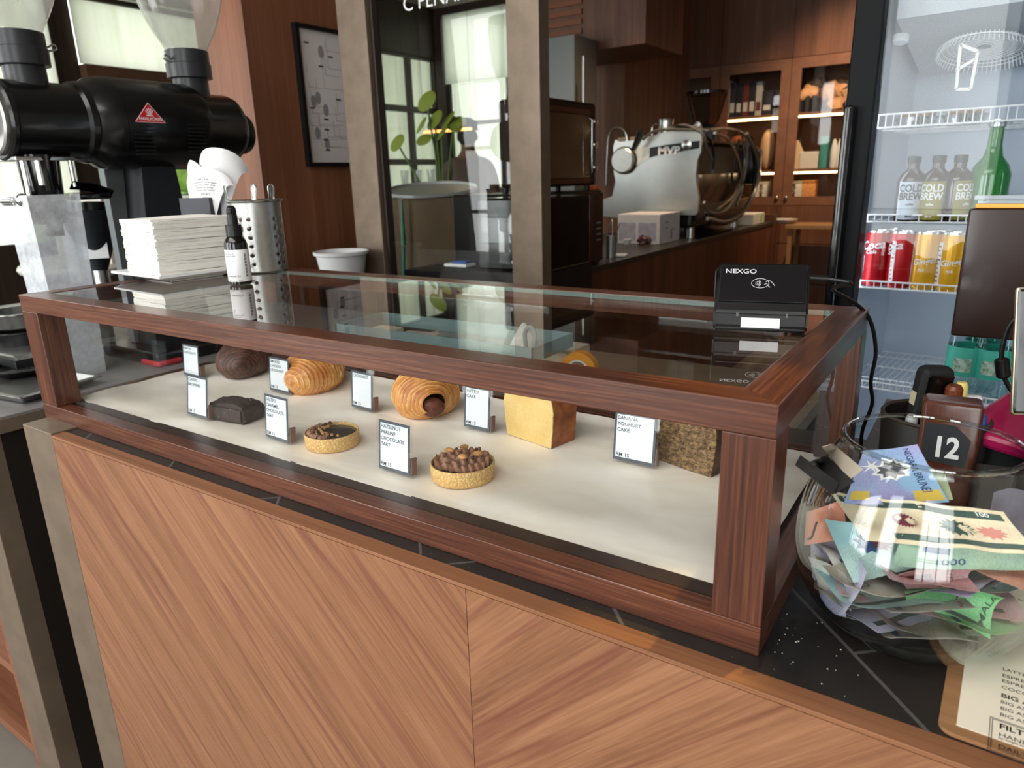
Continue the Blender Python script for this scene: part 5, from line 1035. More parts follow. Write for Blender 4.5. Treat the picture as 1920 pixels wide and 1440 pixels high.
# ================================================================== FRIDGE
fa = math.radians(-6); P0 = aS(1560, 520, 1.72); FR0 = Vector((P0.x, P0.y, 0)); fu = Vector((math.cos(fa), math.sin(fa), 0)); fn_ = Vector((-math.sin(fa), math.cos(fa), 0))
def FRp(u, v, dep=0.0):
    d = ray(u, v); tt = (FR0 + fn_ * dep - CLOC).dot(fn_) / d.dot(fn_); p = CLOC + d * tt; q = p - FR0; return (q.dot(fu), dep, p.z)
WF = .68; ft, fb = 1.0, FZ + .02
t = Thing('drinks_fridge', 'tall glass door drinks fridge with black frame and white wire shelves', 'fridge', (FR0.x, FR0.y, 0), fa); fridge = t
fl = FRp(1612, 500)[0]
frm = MB(); frm.box(0, fl, -.03, .02, fb, ft, .004); frm.box(WF - .05, WF, -.03, .02, fb, ft, .004); frm.box(fl, WF - .05, -.03, .02, .96, ft); frm.box(fl, WF - .05, -.03, .02, fb, fb + .12)
t.add('door_frame', frm, mat('fridge_black', rgb(9, 10, 14), .45, spec=.15))
hz0, hz1 = FRp(1575, 545)[2], FRp(1600, 200)[2]
t.add('handle', MB().box(.004, .026, -.062, -.030, hz0 - .2, hz1, .008, seg=4), black_gl)
t.add('door_glass', MB().box(fl, WF - .05, -.012, -.006, fb + .12, .96), thin_glass('fridge_glass', (.95, .97, .98), f0=.035))
inn = mat('fridge_liner', rgb(196, 203, 214), .45); fd = .50; ll = .035
t.add('liner', MB().box(.0, ll, .021, fd, fb, ft).box(WF - ll, WF, .021, fd, fb, ft).box(ll, WF - ll, fd - .03, fd, fb, ft).box(ll, WF - ll, .021, fd - .03, ft - .03, ft).box(ll, WF - ll, .021, fd - .03, fb, fb + .14), inn)
t.add('cabinet_side', MB().box(-.002, -.0002, .021, fd, fb, ft).box(WF + .0002, WF + .002, .021, fd, fb, ft), black_pl)
zt = FRp(1700, 60, .2)[2]
z1_, z2_ = FRp(1850, 12, .08)[2], FRp(1850, 125, .38)[2]; sl = math.atan2(z1_ - z2_, .30)
t.add('fan_housing', MB().prism([(.08, ft - .031), (.08, z1_), (.38, z2_), (fd - .031, z2_), (fd - .031, ft - .031)][::-1], WF - 2 * ll - .03, Matrix(((0, 0, 1, ll + .025), (1, 0, 0, 0), (0, 1, 0, 0), (0, 0, 0, 1)))), mat('housing_grey', rgb(172, 178, 186), .5))
tl0 = FRp(1690, 68, .16); tl0 = (tl0[0], .16, z1_ - (.08) * math.tan(sl) - .001); t.add('thermostat_knob', MB().lathe([(.0175, 0), (.0175, .012), (.014, .016), (.0001, .016)], seg=24, M=T(tl0[0], .16, tl0[2]) @ R(PI - sl, 'X')), white_pl)
gc = FRp(1850, 60, .23); gc = (gc[0], .23, z1_ - .15 * math.tan(sl) - .014); GM = T(*gc) @ R(PI - sl, 'X') @ T(0, 0, .0); mb = MB()
for k in range(9): mb.lathe([((.016 + k * .0095) + .0012 * math.cos(a), .0012 * math.sin(a) - (.010 if k < 7 else .010 - (k - 6) * .004)) for a in [2 * PI * i / 6 for i in range(7)]], seg=48, M=GM @ T(0, 0, .012))
for k in range(60): a = 2 * PI * k / 60; mb.tube([(.018 * math.cos(a), .018 * math.sin(a), -.012), (.083 * math.cos(a), .083 * math.sin(a), -.011), (.093 * math.cos(a), .093 * math.sin(a), .014)], .0009, 4, M=GM @ T(0, 0, .012))
t.add('fan_grille', mb, white_pl)
# interior lamp strip
lp_ = MB().box(ll + .001, ll + .012, .03, .05, -.72, .55).box(WF - ll - .012, WF - ll - .001, .03, .05, -.72, .55); t.add('lamp_strip', lp_, mat('fridge_lamp', (1, 1, 1, 1), .5, emit=(.86, .93, 1, 1), es=5.0), label='white lamp strip')
fc = FR0 + fu * .34 + fn_ * .05
fl_ = area('fridge_lamp_light', (fc.x, fc.y, .90), (fc.x + fn_.x * .25, fc.y + fn_.y * .25, -.2), .5, .04, .45, (.85, .93, 1))
def wire_shelf(z, lab, z_drop=.024):
    mb = MB(); x0, x1, y0, y1 = ll + .004, WF - ll - .004, .045, fd - .04
    for zz in (z, z - z_drop): mb.tube([(x0, y0, zz), (x1, y0, zz)], .0022, 6)
    mb.tube([(x0, y1, z - z_drop), (x1, y1, z - z_drop)], .002, 5); n = 40
    for i in range(n):
        x = x0 + (x1 - x0) * i / (n - 1); mb.tube([(x, y0, z), (x, y0, z - z_drop), (x, y1, z - z_drop)], .0013, 4)
    for yy in (.15, .28, .4): mb.tube([(x0, yy, z - z_drop - .002), (x1, yy, z - z_drop - .002)], .002, 5)
    return fridge.add('wire_shelf', mb, white_pl, label=lab)
SZ = [FRp(1700, 212, .045)[2], FRp(1700, 403, .045)[2], FRp(1700, 531, .045)[2], FRp(1650, 718, .045)[2]]
for z, l in zip(SZ, ('top white wire shelf', 'second white wire shelf', 'third white wire shelf holding cans', 'lowest white wire shelf holding bottles')): wire_shelf(z, l, .028 if z == SZ[0] else .016)
drop = lambda i: SZ[i] - (.028 if i == 0 else .016) + .0016
def FW(a, dep, z): p = FR0 + fu * a + fn_ * dep; return (p.x, p.y, z)
# door sticker: slanted frame letter
s0 = FRp(1795, 168); s1 = FRp(1822, 168); s2 = FRp(1835, 98); s3 = FRp(1803, 85); mb = MB()
def bar(a, b_, w, y=-.0125): 
    a, b_ = Vector((a[0], 0, a[2])), Vector((b_[0], 0, b_[2])); d = (b_ - a).normalized(); n = Vector((-d.z, 0, d.x)) * w / 2
    V = [a - n, b_ - n, b_ + n, a + n]; mb.raw([(v.x, y, v.z) for v in V] + [(v.x, y - .0006, v.z) for v in V], [(0, 1, 2, 3), (7, 6, 5, 4), (0, 4, 5, 1), (1, 5, 6, 2), (2, 6, 7, 3), (3, 7, 4, 0)])
m0 = FRp(1800, 130); m1 = FRp(1830, 112)
for a, b_ in ((s0, s1), (s1, s2), (s2, s3), (s3, s0), (m0, m1)): bar(a, b_, .0062)
fridge.add('door_sticker', mb, white_pl, label='white slanted frame sticker on the glass')
# cans
alu = mat('aluminium', rgb(200, 202, 204), .25, 1.0); canr = mat('can_red', rgb(178, 16, 28), .3, .3); cany = mat('can_yellow', rgb(224, 164, 34), .3, .3)
def can(body, texts, label, pos, rz, panel=None, grp='canned drinks on the third fridge shelf'):
    t = Thing('drink_can', label, 'can', pos, rz, grp); h = .132; r = .0285
    t.add('body', MB().lathe([(r * .86, .0), (r * .98, .006), (r, .010), (r, h - .014), (r * .92, h - .005)], seg=40), body); t.add('lid', MB().lathe([(r * .92, h - .005), (r * .90, h), (r * .86, h), (r * .84, h - .003), (.0001, h - .003)], seg=40), alu)
    cf = lambda v: ((r + .0004) * math.sin(v.x / r), -(r + .0004) * math.cos(v.x / r), v.y)
    if panel:
        mb = MB(); V = []; n = 10
        for i in range(n + 1):
            for z in (.012, h - .022): V.append(cf(Vector((panel[0] + (panel[1] - panel[0]) * i / n, z, 0))))
        mb.raw(V, [(2 * i, 2 * i + 2, 2 * i + 3, 2 * i + 1) for i in range(n)]); t.add('side_panel', mb, white_pp)
        mb = MB(); rnd = random.Random(3)
        for k in range(9):
            z = .02 + k * .0098; a, b_ = panel[0] + .002, panel[1] - .002 - rnd.uniform(0, .006)
            V = [Vector(cf(Vector((x, zz, 0)))) * 1 for x, zz in ((a, z), ((a + b_) / 2, z), (b_, z), (b_, z + .004), ((a + b_) / 2, z + .004), (a, z + .004))]; V = [Vector((v.x * 1.012, v.y * 1.012, v.z)) for v in V]
            mb.raw(V, [(0, 1, 4, 5), (1, 2, 3, 4)])
        t.add('panel_print', mb, mat('panel_ink', rgb(150, 130, 120), .7))
    mb = MB()
    for tx, x, z, s_, sh, ang in texts:
        V, Fc = textgeo(tx, 1.0, 'LEFT', 0.0, .02); ca, sa = math.cos(ang), math.sin(ang); Q = []
        for v in V: X_, Y_ = (v.x + sh * v.y) * s_, v.y * s_; Q.append(cf(Vector((x + X_ * ca - Y_ * sa, z + X_ * sa + Y_ * ca, 0))))
        mb.raw([Vector((q[0] * 1.02, q[1] * 1.02, q[2])) for q in Q], Fc)
    t.add('print', mb, white_pl); return t
zc = drop(2) + .0002
def cx_(u, dep): return FRp(u, 480, dep)[0]
coke = [('Coca', -.016, .108, .028, .25, .12), ('Cola', -.002, .088, .014, .25, .1), ('RECYCLE ME', -.014, .03, .0075, 0, 1.57)]
yt_ = [('Ginger', -.006, .072, .019, .3, .15), ('ALE', .006, .05, .008, 0, 0)]
can(canr, coke, 'leftmost red cola can on the third fridge shelf', FW(cx_(1645, .085), .085, zc), fa + math.radians(-38))
can(canr, coke, 'second red cola can, beside the first yellow can', FW(cx_(1690, .078), .078, zc), fa + math.radians(-68), (.016, .026))
can(cany, yt_, 'first yellow ginger can, right of the red cans', FW(cx_(1737, .075), .075, zc), fa + math.radians(-30), (-.030, -.014))
can(cany, yt_, 'second yellow ginger can, beside the monitor edge', FW(cx_(1786, .072), .072, zc), fa + math.radians(-22), (-.027, -.008))
can(cany, yt_, 'yellow can in the second row behind the two front yellow cans', FW(cx_(1762, .14), .14, zc), fa + math.radians(-10), None)
can(canr, coke, 'red can in the second row behind the two front red cans', FW(cx_(1668, .14), .14, zc), fa, None)
# cold brew bottles on the second shelf
brown_gl = mat('brown_bottle', rgb(44, 24, 16), .15, coat=.5)
def brew(label, u, dep, rz, lm):
    t = Thing('cold_brew_bottle', label, 'bottle', FW(FRp(u, 370, dep)[0], dep, drop(1) + .0002), fa + rz, 'cold brew bottles on the second shelf'); w = .030
    t.add('body', MB().lathe([(w * .95, 0), (w, .004), (w, .088), (w * .8, .104), (w * .42, .116), (w * .40, .130)], seg=36), brown_gl); t.add('cap', MB().lathe([(w * .46, .127), (w * .46, .143), (.0001, .144)], seg=24), black_pl)
    cf = lambda v: ((w + .0006) * math.sin(v.x / w), -(w + .0006) * math.cos(v.x / w), v.y); mb = MB(); V = []; n = 16
    for i in range(n + 1):
        for z in (.004, .088): V.append(cf(Vector((-.026 + .052 * i / n, z, 0))))
    mb.raw(V, [(2 * i, 2 * i + 2, 2 * i + 3, 2 * i + 1) for i in range(n)]); t.add('label', mb, lm); mb = MB()
    for tx, z, s_ in (('COLD', .084, .0225), ('BREW', .066, .0225), ('coffee', .042, .008), ('200 ml', .014, .006)):
        V, Fc = textgeo(tx, 1.0, 'CENTER', 0.0, .03); mb.raw([(lambda q: Vector((q[0] * 1.02, q[1] * 1.02, q[2])))(cf(Vector((v.x * s_ * .78, z + v.y * s_, 0)))) for v in V], Fc)
    t.add('print', mb, white_pl if lm is not silv else ink)
silv = mat('silver_label', rgb(176, 184, 198), .4, .2); oliv = mat('olive_label', rgb(140, 130, 52), .5)
brew('cold brew bottle with a silver grey label, leftmost on the shelf', 1706, .07, .2, silv); brew('cold brew bottle with an olive label in the middle', 1752, .07, -.1, oliv); brew('cold brew bottle with an olive label turned to the right', 1792, .085, .9, oliv)
gg = mat('green_bottle_glass', rgb(40, 150, 60), .08, trans=.55, coat=.3)
t = Thing('green_bottle', 'green glass bottle on the second fridge shelf', 'bottle', FW(FRp(1853, 350, .12)[0], .12, drop(1)), fa)
t.add('body', MB().lathe([(.036, 0), (.040, .005), (.040, .098), (.034, .118), (.019, .138), (.0145, .16), (.0135, .198), (.016, .200), (.016, .208), (.0001, .209)], seg=36), gg); t.add('cap', MB().lathe([(.0165, .200), (.0165, .215), (.0001, .216)], seg=24), alu)
single('white_container', MB().box(-.09, .09, -.05, .05, 0, .05, .006).box(-.095, .095, -.055, .055, .046, .056, .003), mat('container_white', rgb(214, 218, 222), .4), 'white lidded food container beside the green bottle', 'container', FW(FRp(1912, 350, .13)[0] + .02, .13, drop(1)), fa)
for u, lab in ((1722, 'flat foil dish with brown pastry on the top fridge shelf, left'), (1812, 'flat foil dish with crumbly topping on the top fridge shelf, right')):
    t = Thing('foil_dish', lab, 'dish', FW(FRp(u, 205, .16)[0], .16, drop(0) + .0003), fa, 'dishes on the top fridge shelf'); t.add('dish', MB().lathe([(.038, 0), (.046, .02), (.049, .021), (.036, .003), (.0001, .002)], seg=30), alu)
    mb = MB(); rnd = random.Random(u); 
    for k in range(34): a = rnd.uniform(0, 6.28); r_ = .038 * math.sqrt(rnd.random()); mb.ball((r_ * math.cos(a), r_ * math.sin(a), .018 + rnd.uniform(0, .01)), rnd.uniform(.004, .008), 7, 5)
    t.add('topping', mb, mat('crumble_topping', rgb(150, 116, 84), .8, var=.3, vs=120), kind='stuff')
tealb = mat('teal_label', rgb(70, 176, 156), .5); pet = thin_glass('pet_plastic', (.78, .88, .87), (.35, .5, .5), f0=.08, power=3)
def water(label, u, dep):
    t = Thing('water_bottle', label, 'bottle', FW(FRp(u, 700, dep)[0], dep, drop(3) + .0003), fa, 'water bottles on the lowest shelf')
    t.add('body', MB().lathe([(.034, 0), (.038, .006), (.036, .03), (.038, .05), (.038, .13), (.036, .14), (.037, .15), (.026, .19), (.013, .20), (.013, .215)], seg=36), pet); t.add('cap', MB().lathe([(.0155, .21), (.0155, .228), (.0001, .229)], seg=24), tealb)
    t.add('wrap_label', MB().lathe([(.0385, .055), (.0388, .056), (.0388, .122), (.0385, .123)], seg=48, cap=False), tealb); mb = MB(); R_ = .0392; V = []; n = 10
    for i in range(n + 1):
        for z in (.066, .098): x = -.018 + .036 * i / n; V.append((R_ * math.sin(x / R_), -R_ * math.cos(x / R_), z))
    mb.raw(V, [(2 * i, 2 * i + 2, 2 * i + 3, 2 * i + 1) for i in range(n)]); t.add('label_picture', mb, mat('label_leaf', rgb(90, 130, 90), .6, col2=rgb(200, 214, 200), vs=110))
water('teal labelled water bottle below the monitor, left of the pair', 1805, .09); water('teal labelled water bottle below the monitor, right of the pair', 1858, .09); water('teal labelled water bottle partly hidden behind the cable', 1912, .10); water('clear water bottle in the second row below the monitor', 1835, .17)
# ================================================================== ESPRESSO BAR along Y, front at X=-.08
bar_ = Thing('espresso_bar', 'wooden espresso bar with a dark top running away from the display case', 'counter', (-.4, 3.4, FZ)); XB = -.08
bw = wood('bar_wood', (rgb(64, 32, 18), rgb(96, 52, 30), rgb(128, 76, 46)), 'z', .35, .5)
bar_.add('front_panel', MB().box(XB - .02, XB, 1.82, 5.10, FZ, -.026), bw, w=True); bar_.add('body', MB().box(-.78, XB - .0202, 1.82, 5.10, FZ, -.026), blackbox, w=True)
bar_.add('worktop', MB().box(-.80, XB + .006, 1.80, 5.11, -.0258, 0, .002), mat('bar_top', rgb(46, 44, 44), .35, var=.1, vs=20), w=True)
bar_.add('end_panel', MB().box(-.80, XB + .02, 5.1105, 5.15, FZ, .05, .002), darkwood_z, w=True)
single('pass_shelf', MB().box(.0, .42, 5.16, 5.5, -.06, -.03, .002).box(.02, .05, 5.18, 5.21, FZ, -.06).box(.37, .4, 5.18, 5.21, FZ, -.06).box(.02, .05, 5.44, 5.47, FZ, -.06).box(.37, .4, 5.44, 5.47, FZ, -.06), mat('pass_wood', rgb(150, 116, 78), .5, var=.15, vs=10), 'small wooden side table past the end of the espresso bar', 'table', (.2, 5.3, FZ), w=True)
single('white_bowl', MB().lathe([(.05, 0), (.10, .03), (.105, .034), (.09, .03), (.0001, .01)], seg=36), ceramic, 'shallow white dish on the small wooden table', 'dish', (aY(1468, 435, 5.3).x, 5.3, -.0298))
# toaster oven and microwave, fronts facing +X
ox = -.12; ya, yb = 1.98, 2.29
orn = mat('oven_trim', rgb(92, 52, 30), .35, .5)
t = Thing('microwave_oven', 'dark microwave oven under the toaster oven', 'microwave', (ox - .2, 2.12, .0004)); mwh = .31
t.add('body', MB().box(ox - .42, ox, 1.83, 2.34, .004, mwh, .006), black_pl, w=True); t.add('door', MB().box(ox, ox + .014, 1.84, 2.24, .012, mwh - .01, .003), mat('brown_glass', rgb(48, 24, 16), .15, coat=.6), w=True)
t.add('control_panel', MB().box(ox, ox + .012, 2.245, 2.335, .012, mwh - .01, .003), black_gl, w=True); mb = MB()
for i in range(4): mb.box(ox + .012, ox + .0125, 2.27, 2.31, .10 + i * .024, .106 + i * .024)
t.add('panel_print', mb, grey, w=True)
t = Thing('toaster_oven', 'black toaster oven with glass door and three knobs', 'oven', (ox - .2, 2.12, mwh + .012)); z0, z1 = mwh + .022, .655
t.add('body', MB().box(ox - .19, ox, 1.84, yb, z0, z1, .015), mat('oven_brownblack', rgb(40, 26, 18), .5, spec=.3), w=True)
t.add('glass_door', MB().box(ox, ox + .010, 1.84, 2.21, z0 + .03, z1 - .05, .003), mat('amber_oven_glass', rgb(112, 84, 58), .12, coat=.8, var=.2, vs=5), w=True)
for za in (z1 - .05, z0 + .01): t.add('door_trim', MB().box(ox, ox + .014, 1.84, 2.21, za, za + .02, .002), orn, w=True)
t.add('door_handle', MB().tube([(ox + .008, 2.19, z0 + .04), (ox + .03, 2.19, z0 + .05), (ox + .03, 2.19, z1 - .07), (ox + .008, 2.19, z1 - .06)], .004, 8), steel, w=True)
for z in (z0 + .07, z0 + .16, z0 + .25): t.add('knob', MB().lathe([(.018, 0), (.018, .004), (.015, .02), (.0001, .021)], seg=24, M=T(ox, 2.25, z) @ R(PI / 2, 'Y')), steel, w=True)
for y in (1.85, yb - .03):
    for x in (ox - .17, ox - .03): t.add('foot', MB().lathe([(.012, mwh + .0005), (.012, z0 + .001)], c=(x, y, 0), seg=16), black_pl, w=True)
single('orange_packet', MB().box(-.03, .03, -.02, .02, 0, .018, .003), mat('orange_plastic', rgb(220, 110, 50), .5), 'small orange packet on the microwave beside the toaster oven foot', 'packet', (ox - .04, 2.318, mwh + .0008)) 
def onbar(u, v, z=0.0): p = aZ(u, v, z); return p
# utensil pot
q = Vector((-.16, aX(1145, 480, -.16).y, .0006)); t = Thing('steel_pot', 'narrow steel pot with tongs in front of the espresso machine', 'pot', tuple(q))
t.add('wall', MB().lathe([(.026, 0), (.027, .10), (.0255, .10), (.0245, .003), (.0001, .002)], seg=30), steel_b)
single('tongs', MB().tube([(-.01, 0, .01), (-.02, 0, .10), (-.005, 0, .15), (.005, 0, .17), (.008, 0, .10), (.01, 0, .01)], .0022, 6, 6), steel, 'steel tongs standing in the narrow steel pot', 'tongs', (q.x, q.y, .004)); single('stir_rod', MB().tube([(0, 0, 0), (.04, .0, .155)], .0022, 6), steel, 'thin rod leaning right in the narrow steel pot', 'rod', (q.x - .0, q.y + .006, .004))
single('white_dish', MB().box(-.045, .045, -.03, .03, 0, .012, .005), ceramic, 'small white dish at the near edge of the espresso bar', 'dish', (-.15, aX(1157, 478, -.15).y, .0006), .2)
# printed white box
c1 = aZ(1236, 459, 0); yb0 = c1.y
t = Thing('packaging_box', 'white cardboard box with small cup pictures before the espresso machine', 'box', (c1.x - .14, yb0 + .14, .0006)); bh = aY(1236, 402, yb0).z
bxl = aY(1158, 440, yb0).x; ybk = min(aX(1281, 440, c1.x).y, 3.45)
t.add('carton', MB().box(bxl, c1.x, yb0, ybk, .001, bh, .002), mat('box_white', rgb(222, 218, 222), .6), w=True)
w_ = c1.x - bxl; t.add('picture_panel', MB().box(bxl + .03 * w_, bxl + .44 * w_, yb0 - .0008, yb0 - .0001, .02, bh * .72).box(bxl + .5 * w_, bxl + .92 * w_, yb0 - .0008, yb0 - .0001, .02, bh * .72), mat('picture_lilac', rgb(176, 174, 190), .7, var=.15, vs=30), w=True)
t.add('side_print', MB().box(c1.x + .0001, c1.x + .0006, yb0 + .08, yb0 + .12, bh * .68, bh * .72).box(c1.x + .0001, c1.x + .0006, yb0 + .08, yb0 + .12, bh * .5, bh * .53).box(c1.x + .0001, c1.x + .0006, yb0 + .16, yb0 + .18, bh * .1, bh * .45).box(c1.x + .0001, c1.x + .0006, yb0 + .18, yb0 + .22, bh * .42, bh * .46), grey, w=True)
single('dark_figurine', MB().ball((0, 0, .025), (.03, .02, .025), 12, 8, fn=lambda v: v + Vector((mnoise.noise(v * 40), mnoise.noise(v * 50), mnoise.noise(v * 45))) * .016).ball((.03, 0, .024), (.02, .012, .022), 10, 8), mat('dark_red_brown', rgb(70, 36, 34), .4, var=.4, vs=60), 'small dark knobbly object standing before the white box', 'ornament', (aY(1205, 455, yb0 - .05).x, yb0 - .05, .0006))
single('white_cup', MB().lathe([(.016, 0), (.022, .03), (.020, .03), (.014, .003), (.0001, .002)], c=(0, 0, 0), seg=20), ceramic, 'small white cup before the white box', 'cup', (aY(1176, 455, yb0 - .05).x, yb0 - .05, .0006))
# ---- espresso machine
ym = 3.5; t = Thing('espresso_machine', 'large espresso machine with a silver wavy side panel lettered MVP', 'espresso machine', (-.36, 3.95, .0006))
def pm(u, v): p = aY(u, v, ym); return (p.x, p.z)
sil = mat('machine_silver', rgb(186, 190, 188), .33, .85, var=.06, vs=6)
outl = [(1156, 262), (1163, 268 - 2), (1200, 262), (1255, 246), (1314, 232), (1317, 250), (1316, 285), (1309, 300), (1306, 330), (1308, 350), (1311, 370), (1310, 398), (1305, 403), (1240, 402), (1157, 408), (1133, 405), (1133, 374), (1150, 368), (1156, 340), (1153, 322), (1152, 300), (1152, 275)]
pts = [pm(*a) for a in outl]
FP = frame((0, ym, 0), (1, 0, 0), (0, 0, 1))
bt = MB().prism(pts[::-1], .03, FP @ T(0, 0, -.015)); t.add('side_panel', bt, sil, w=True)
band = [pm(u, v) for u, v in ((1221, 277), (1250, 272), (1314, 264), (1313, 278), (1262, 287), (1240, 290), (1220, 296))]
t.add('band', MB().prism(band[::-1], .004, FP @ T(0, 0, .0152)), black_pl, w=True)
tp = pm(1236, 274); t.add('band_lettering', MB().text('MVP', .058, FP @ T(tp[0], tp[1], .0196), sx=1.2, bold=.04), white_pl, w=True)
wp_ = [pm(u, v) for u, v in ((1163, 284), (1195, 278), (1222, 275), (1220, 296), (1200, 308), (1185, 313), (1165, 305))]
t.add('band_plate', MB().prism(wp_[::-1], .003, FP @ T(0, 0, .0152)), mat('plate_white', rgb(216, 218, 206), .4, .3), w=True)
for (u, v) in ((1291, 272), (1314, 234)): q = pm(u, v); t.add('bolt', MB().lathe([(.028, 0), (.028, .012), (.0001, .018)], seg=24, M=FP @ T(q[0], q[1], .0195)) if u == 1291 else MB().lathe([(.016, 0), (.016, .012), (.0001, .014)], seg=20, M=FP @ T(q[0] - .01, q[1], .0155)), steel, w=True)
q = pm(1174, 301); t.add('steam_knob', MB().lathe([(.072, 0), (.072, .035), (.064, .042), (.0001, .042)], seg=48, M=FP @ T(q[0], q[1], .018)), steel_b, w=True); t.add('knob_ring', MB().lathe([(.078, 0), (.078, .018), (.06, .018)], seg=48, M=FP @ T(q[0], q[1], .0155)), black_pl, w=True)
a_, b_ = aY(1187, 280, ym - .09), aY(1201, 245, ym - .14); t.add('steam_lever', MB().tube([a_, b_], [.011, .017], 12), black_pl, w=True); a_, b_ = aY(1189, 284, ym - .08), aY(1206, 252, ym - .09); t.add('lever_arm', MB().tube([a_, b_], .008, 10), steel, w=True)
t.add('water_wand', MB().tube([aY(u, v, ym + .02) for u, v in ((1176, 268), (1173, 250), (1163, 240), (1148, 243), (1140, 262), (1138, 300), (1136, 348))], .0065, 8, 6), steel, w=True)
mx_ = pm(1308, 300)[0]
t.add('rear_body', MB().box(-.60, mx_ - .03, ym + .03, ym + 1.06, .06, .53, .02), mat('machine_black', rgb(16, 15, 15), .4), w=True)
t.add('rear_panel', MB().box(mx_ - .03, mx_ - .01, ym + .06, ym + .98, .10, .36, .004), black_gl, w=True)
t.add('rear_strip', MB().box(mx_ - .02, mx_ + .0, ym + .04, ym + .98, .13, .19, .003), mat('strip_grey', rgb(120, 112, 104), .4, .5), w=True)
t.add('top_tray', MB().box(-.62, mx_ - .0, ym + .03, ym + 1.05, .53, .545, .004).box(-.62, mx_, ym + .04, ym + .06, .545, .58), mat('tray_metal', rgb(110, 90, 70), .3, .8), w=True)
t.add('end_cap', MB().box(mx_ - .10, mx_ + .06, ym + .98, ym + 1.12, .28, .52, .03, seg=3), black_gl, w=True)
for x in (-.52, mx_ - .06):
    for y in (ym + .1, ym + .95): t.add('foot', MB().lathe([(.025, .0008), (.022, .0605)], c=(x, y, 0), seg=16), steel, w=True)
hz = [mat('hose_grey', rgb(120, 118, 114), .35, .4), black_pl, mat('hose_steel', rgb(180, 178, 172), .25, .9)]
rnd = random.Random(5)
hoses = [((1250, 243), (1285, 235), (1305, 250), (1325, 275), (1335, 300), (1336, 325)), ((1262, 236), (1300, 240), (1330, 262), (1338, 285), (1337, 318)), ((1205, 262), (1235, 244), (1262, 237), (1310, 243), (1360, 240), (1395, 252), (1402, 290)),
    ((1402, 262), (1398, 320), (1385, 360), (1360, 395), (1330, 398), (1314, 380)), ((1408, 258), (1414, 310), (1410, 365), (1380, 410), (1340, 420), (1310, 400)), ((1392, 255), (1396, 300), (1388, 340), (1372, 370), (1345, 392)), ((1400, 250), (1420, 300), (1418, 350), (1396, 395), (1362, 415), (1325, 410)), ((1386, 262), (1378, 300), (1372, 330), (1376, 345)), ((1330, 248), (1365, 262), (1385, 300), (1392, 350), (1380, 385))]
for i, hh in enumerate(hoses): 
    P_ = [aX(u, v, mx_ + .045 + .008 * i) if j > 1 or i > 2 else aY(u, v, ym - .05) for j, (u, v) in enumerate(hh)]
    P_ = [Vector((p.x, min(max(p.y, ym - .06), ym + 1.25), max(p.z, .03))) for p in P_]; t.add('hose', MB().tube(P_, .011 if i in (4, 6) else .008, 8, 6), hz[i % 3], w=True)
single('orange_cloth', MB().ball((0, 0, .02), (.07, .05, .028), 14, 8, fn=lambda v: v + Vector((mnoise.noise(v * 20), mnoise.noise(v * 22), mnoise.noise(v * 25))) * .015), mat('orange_cloth_m', rgb(226, 120, 70), .8), 'crumpled orange cloth on top of the espresso machine', 'cloth', (mx_ - .06, ym + .98, .546))
t = Thing('bean_grinder', 'clear cone bean hopper on a small grinder behind the espresso machine', 'grinder', (aY(1325, 200, 4.75).x, 4.75, .0006)); hb = aY(1325, 235, 4.75).z; ht = aY(1325, 178, 4.75).z; rr_ = .5 * (aY(1362, 180, 4.75).x - aY(1288, 180, 4.75).x)
t.add('body', MB().box(-.09, .09, -.09, .09, 0, hb, .02), black_pl); t.add('hopper', MB().lathe([(rr_ * .45, hb), (rr_ * .62, hb + .03), (rr_ * .95, ht)], seg=36, cap=False), thin_glass('smoked_hopper', (.72, .66, .6), (.3, .26, .22), f0=.1, power=3)); t.add('lid', MB().lathe([(rr_, ht), (rr_, ht + .02), (.0001, ht + .026)], seg=36), black_gl)
t = Thing('milk_jug', 'steel milk jug standing on the espresso machine', 'jug', (aY(1250, 215, 3.9).x, 3.9, .5455)); t.add('body', MB().lathe([(.05, 0), (.055, .01), (.05, .08), (.042, .12), (.047, .145), (.045, .145), (.04, .12), (.0001, .01)], seg=32), steel); t.add('handle', MB().tube([(-.05, 0, .12), (-.09, 0, .11), (-.09, 0, .05), (-.055, 0, .03)], .005, 8, 6), steel)
single('label_carton', MB().box(-.08, .08, -.14, .14, 0, .075, .003), mat('carton_white', rgb(214, 214, 208), .6), 'white carton with a green dot lying beyond the espresso machine hoses', 'carton', (XB - .10, 4.80, .0006)); single('green_dot', MB().lathe([(.03, 0), (.03, .0008), (.0001, .0008)], seg=24, M=R(PI / 2, 'Y')), mat('lime_green', rgb(150, 196, 60), .6), 'round green label on the side of the white carton', 'label', (XB - .0195, 4.86, .04))
# ---- steel fridge and walnut column behind partition, upper cabinets
t = Thing('steel_refrigerator', 'tall stainless refrigerator with a long handle beyond the glass partition', 'refrigerator', (-1.25, 3.55, FZ)); xr = aY(1077, 150, 3.4).x; xl_ = aY(962, 150, 3.4).x
t.add('body', MB().box(xl_, xr, 3.4, 3.68, FZ, 1.15, .004), mat('fridge_steel', rgb(108, 112, 112), .4, .5), w=True); t.add('handle', MB().tube([aY(1094, 105, 3.36), aY(1094, 205, 3.36)], .008, 8), steel, w=True)
xu0, xu1 = aY(1047, 60, 3.7).x, aY(1210, 60, 3.7).x; zu = aY(1120, 93, 3.7).z
t = Thing('upper_cabinet', 'dark brown wall cabinet above the espresso bar', 'cabinet', (xu0, 3.9, zu)); t.add('body', MB().box(aY(962, 60, 3.7).x, xu1, 3.7, 4.3, zu, CZ), darkwood_z, w=True); mb = MB()
for i in range(6): mb.box(aY(965, 60, 3.69).x, aY(1092, 40, 3.7).x, 3.688, 3.6995, zu + .10 + i * .055, zu + .13 + i * .055)
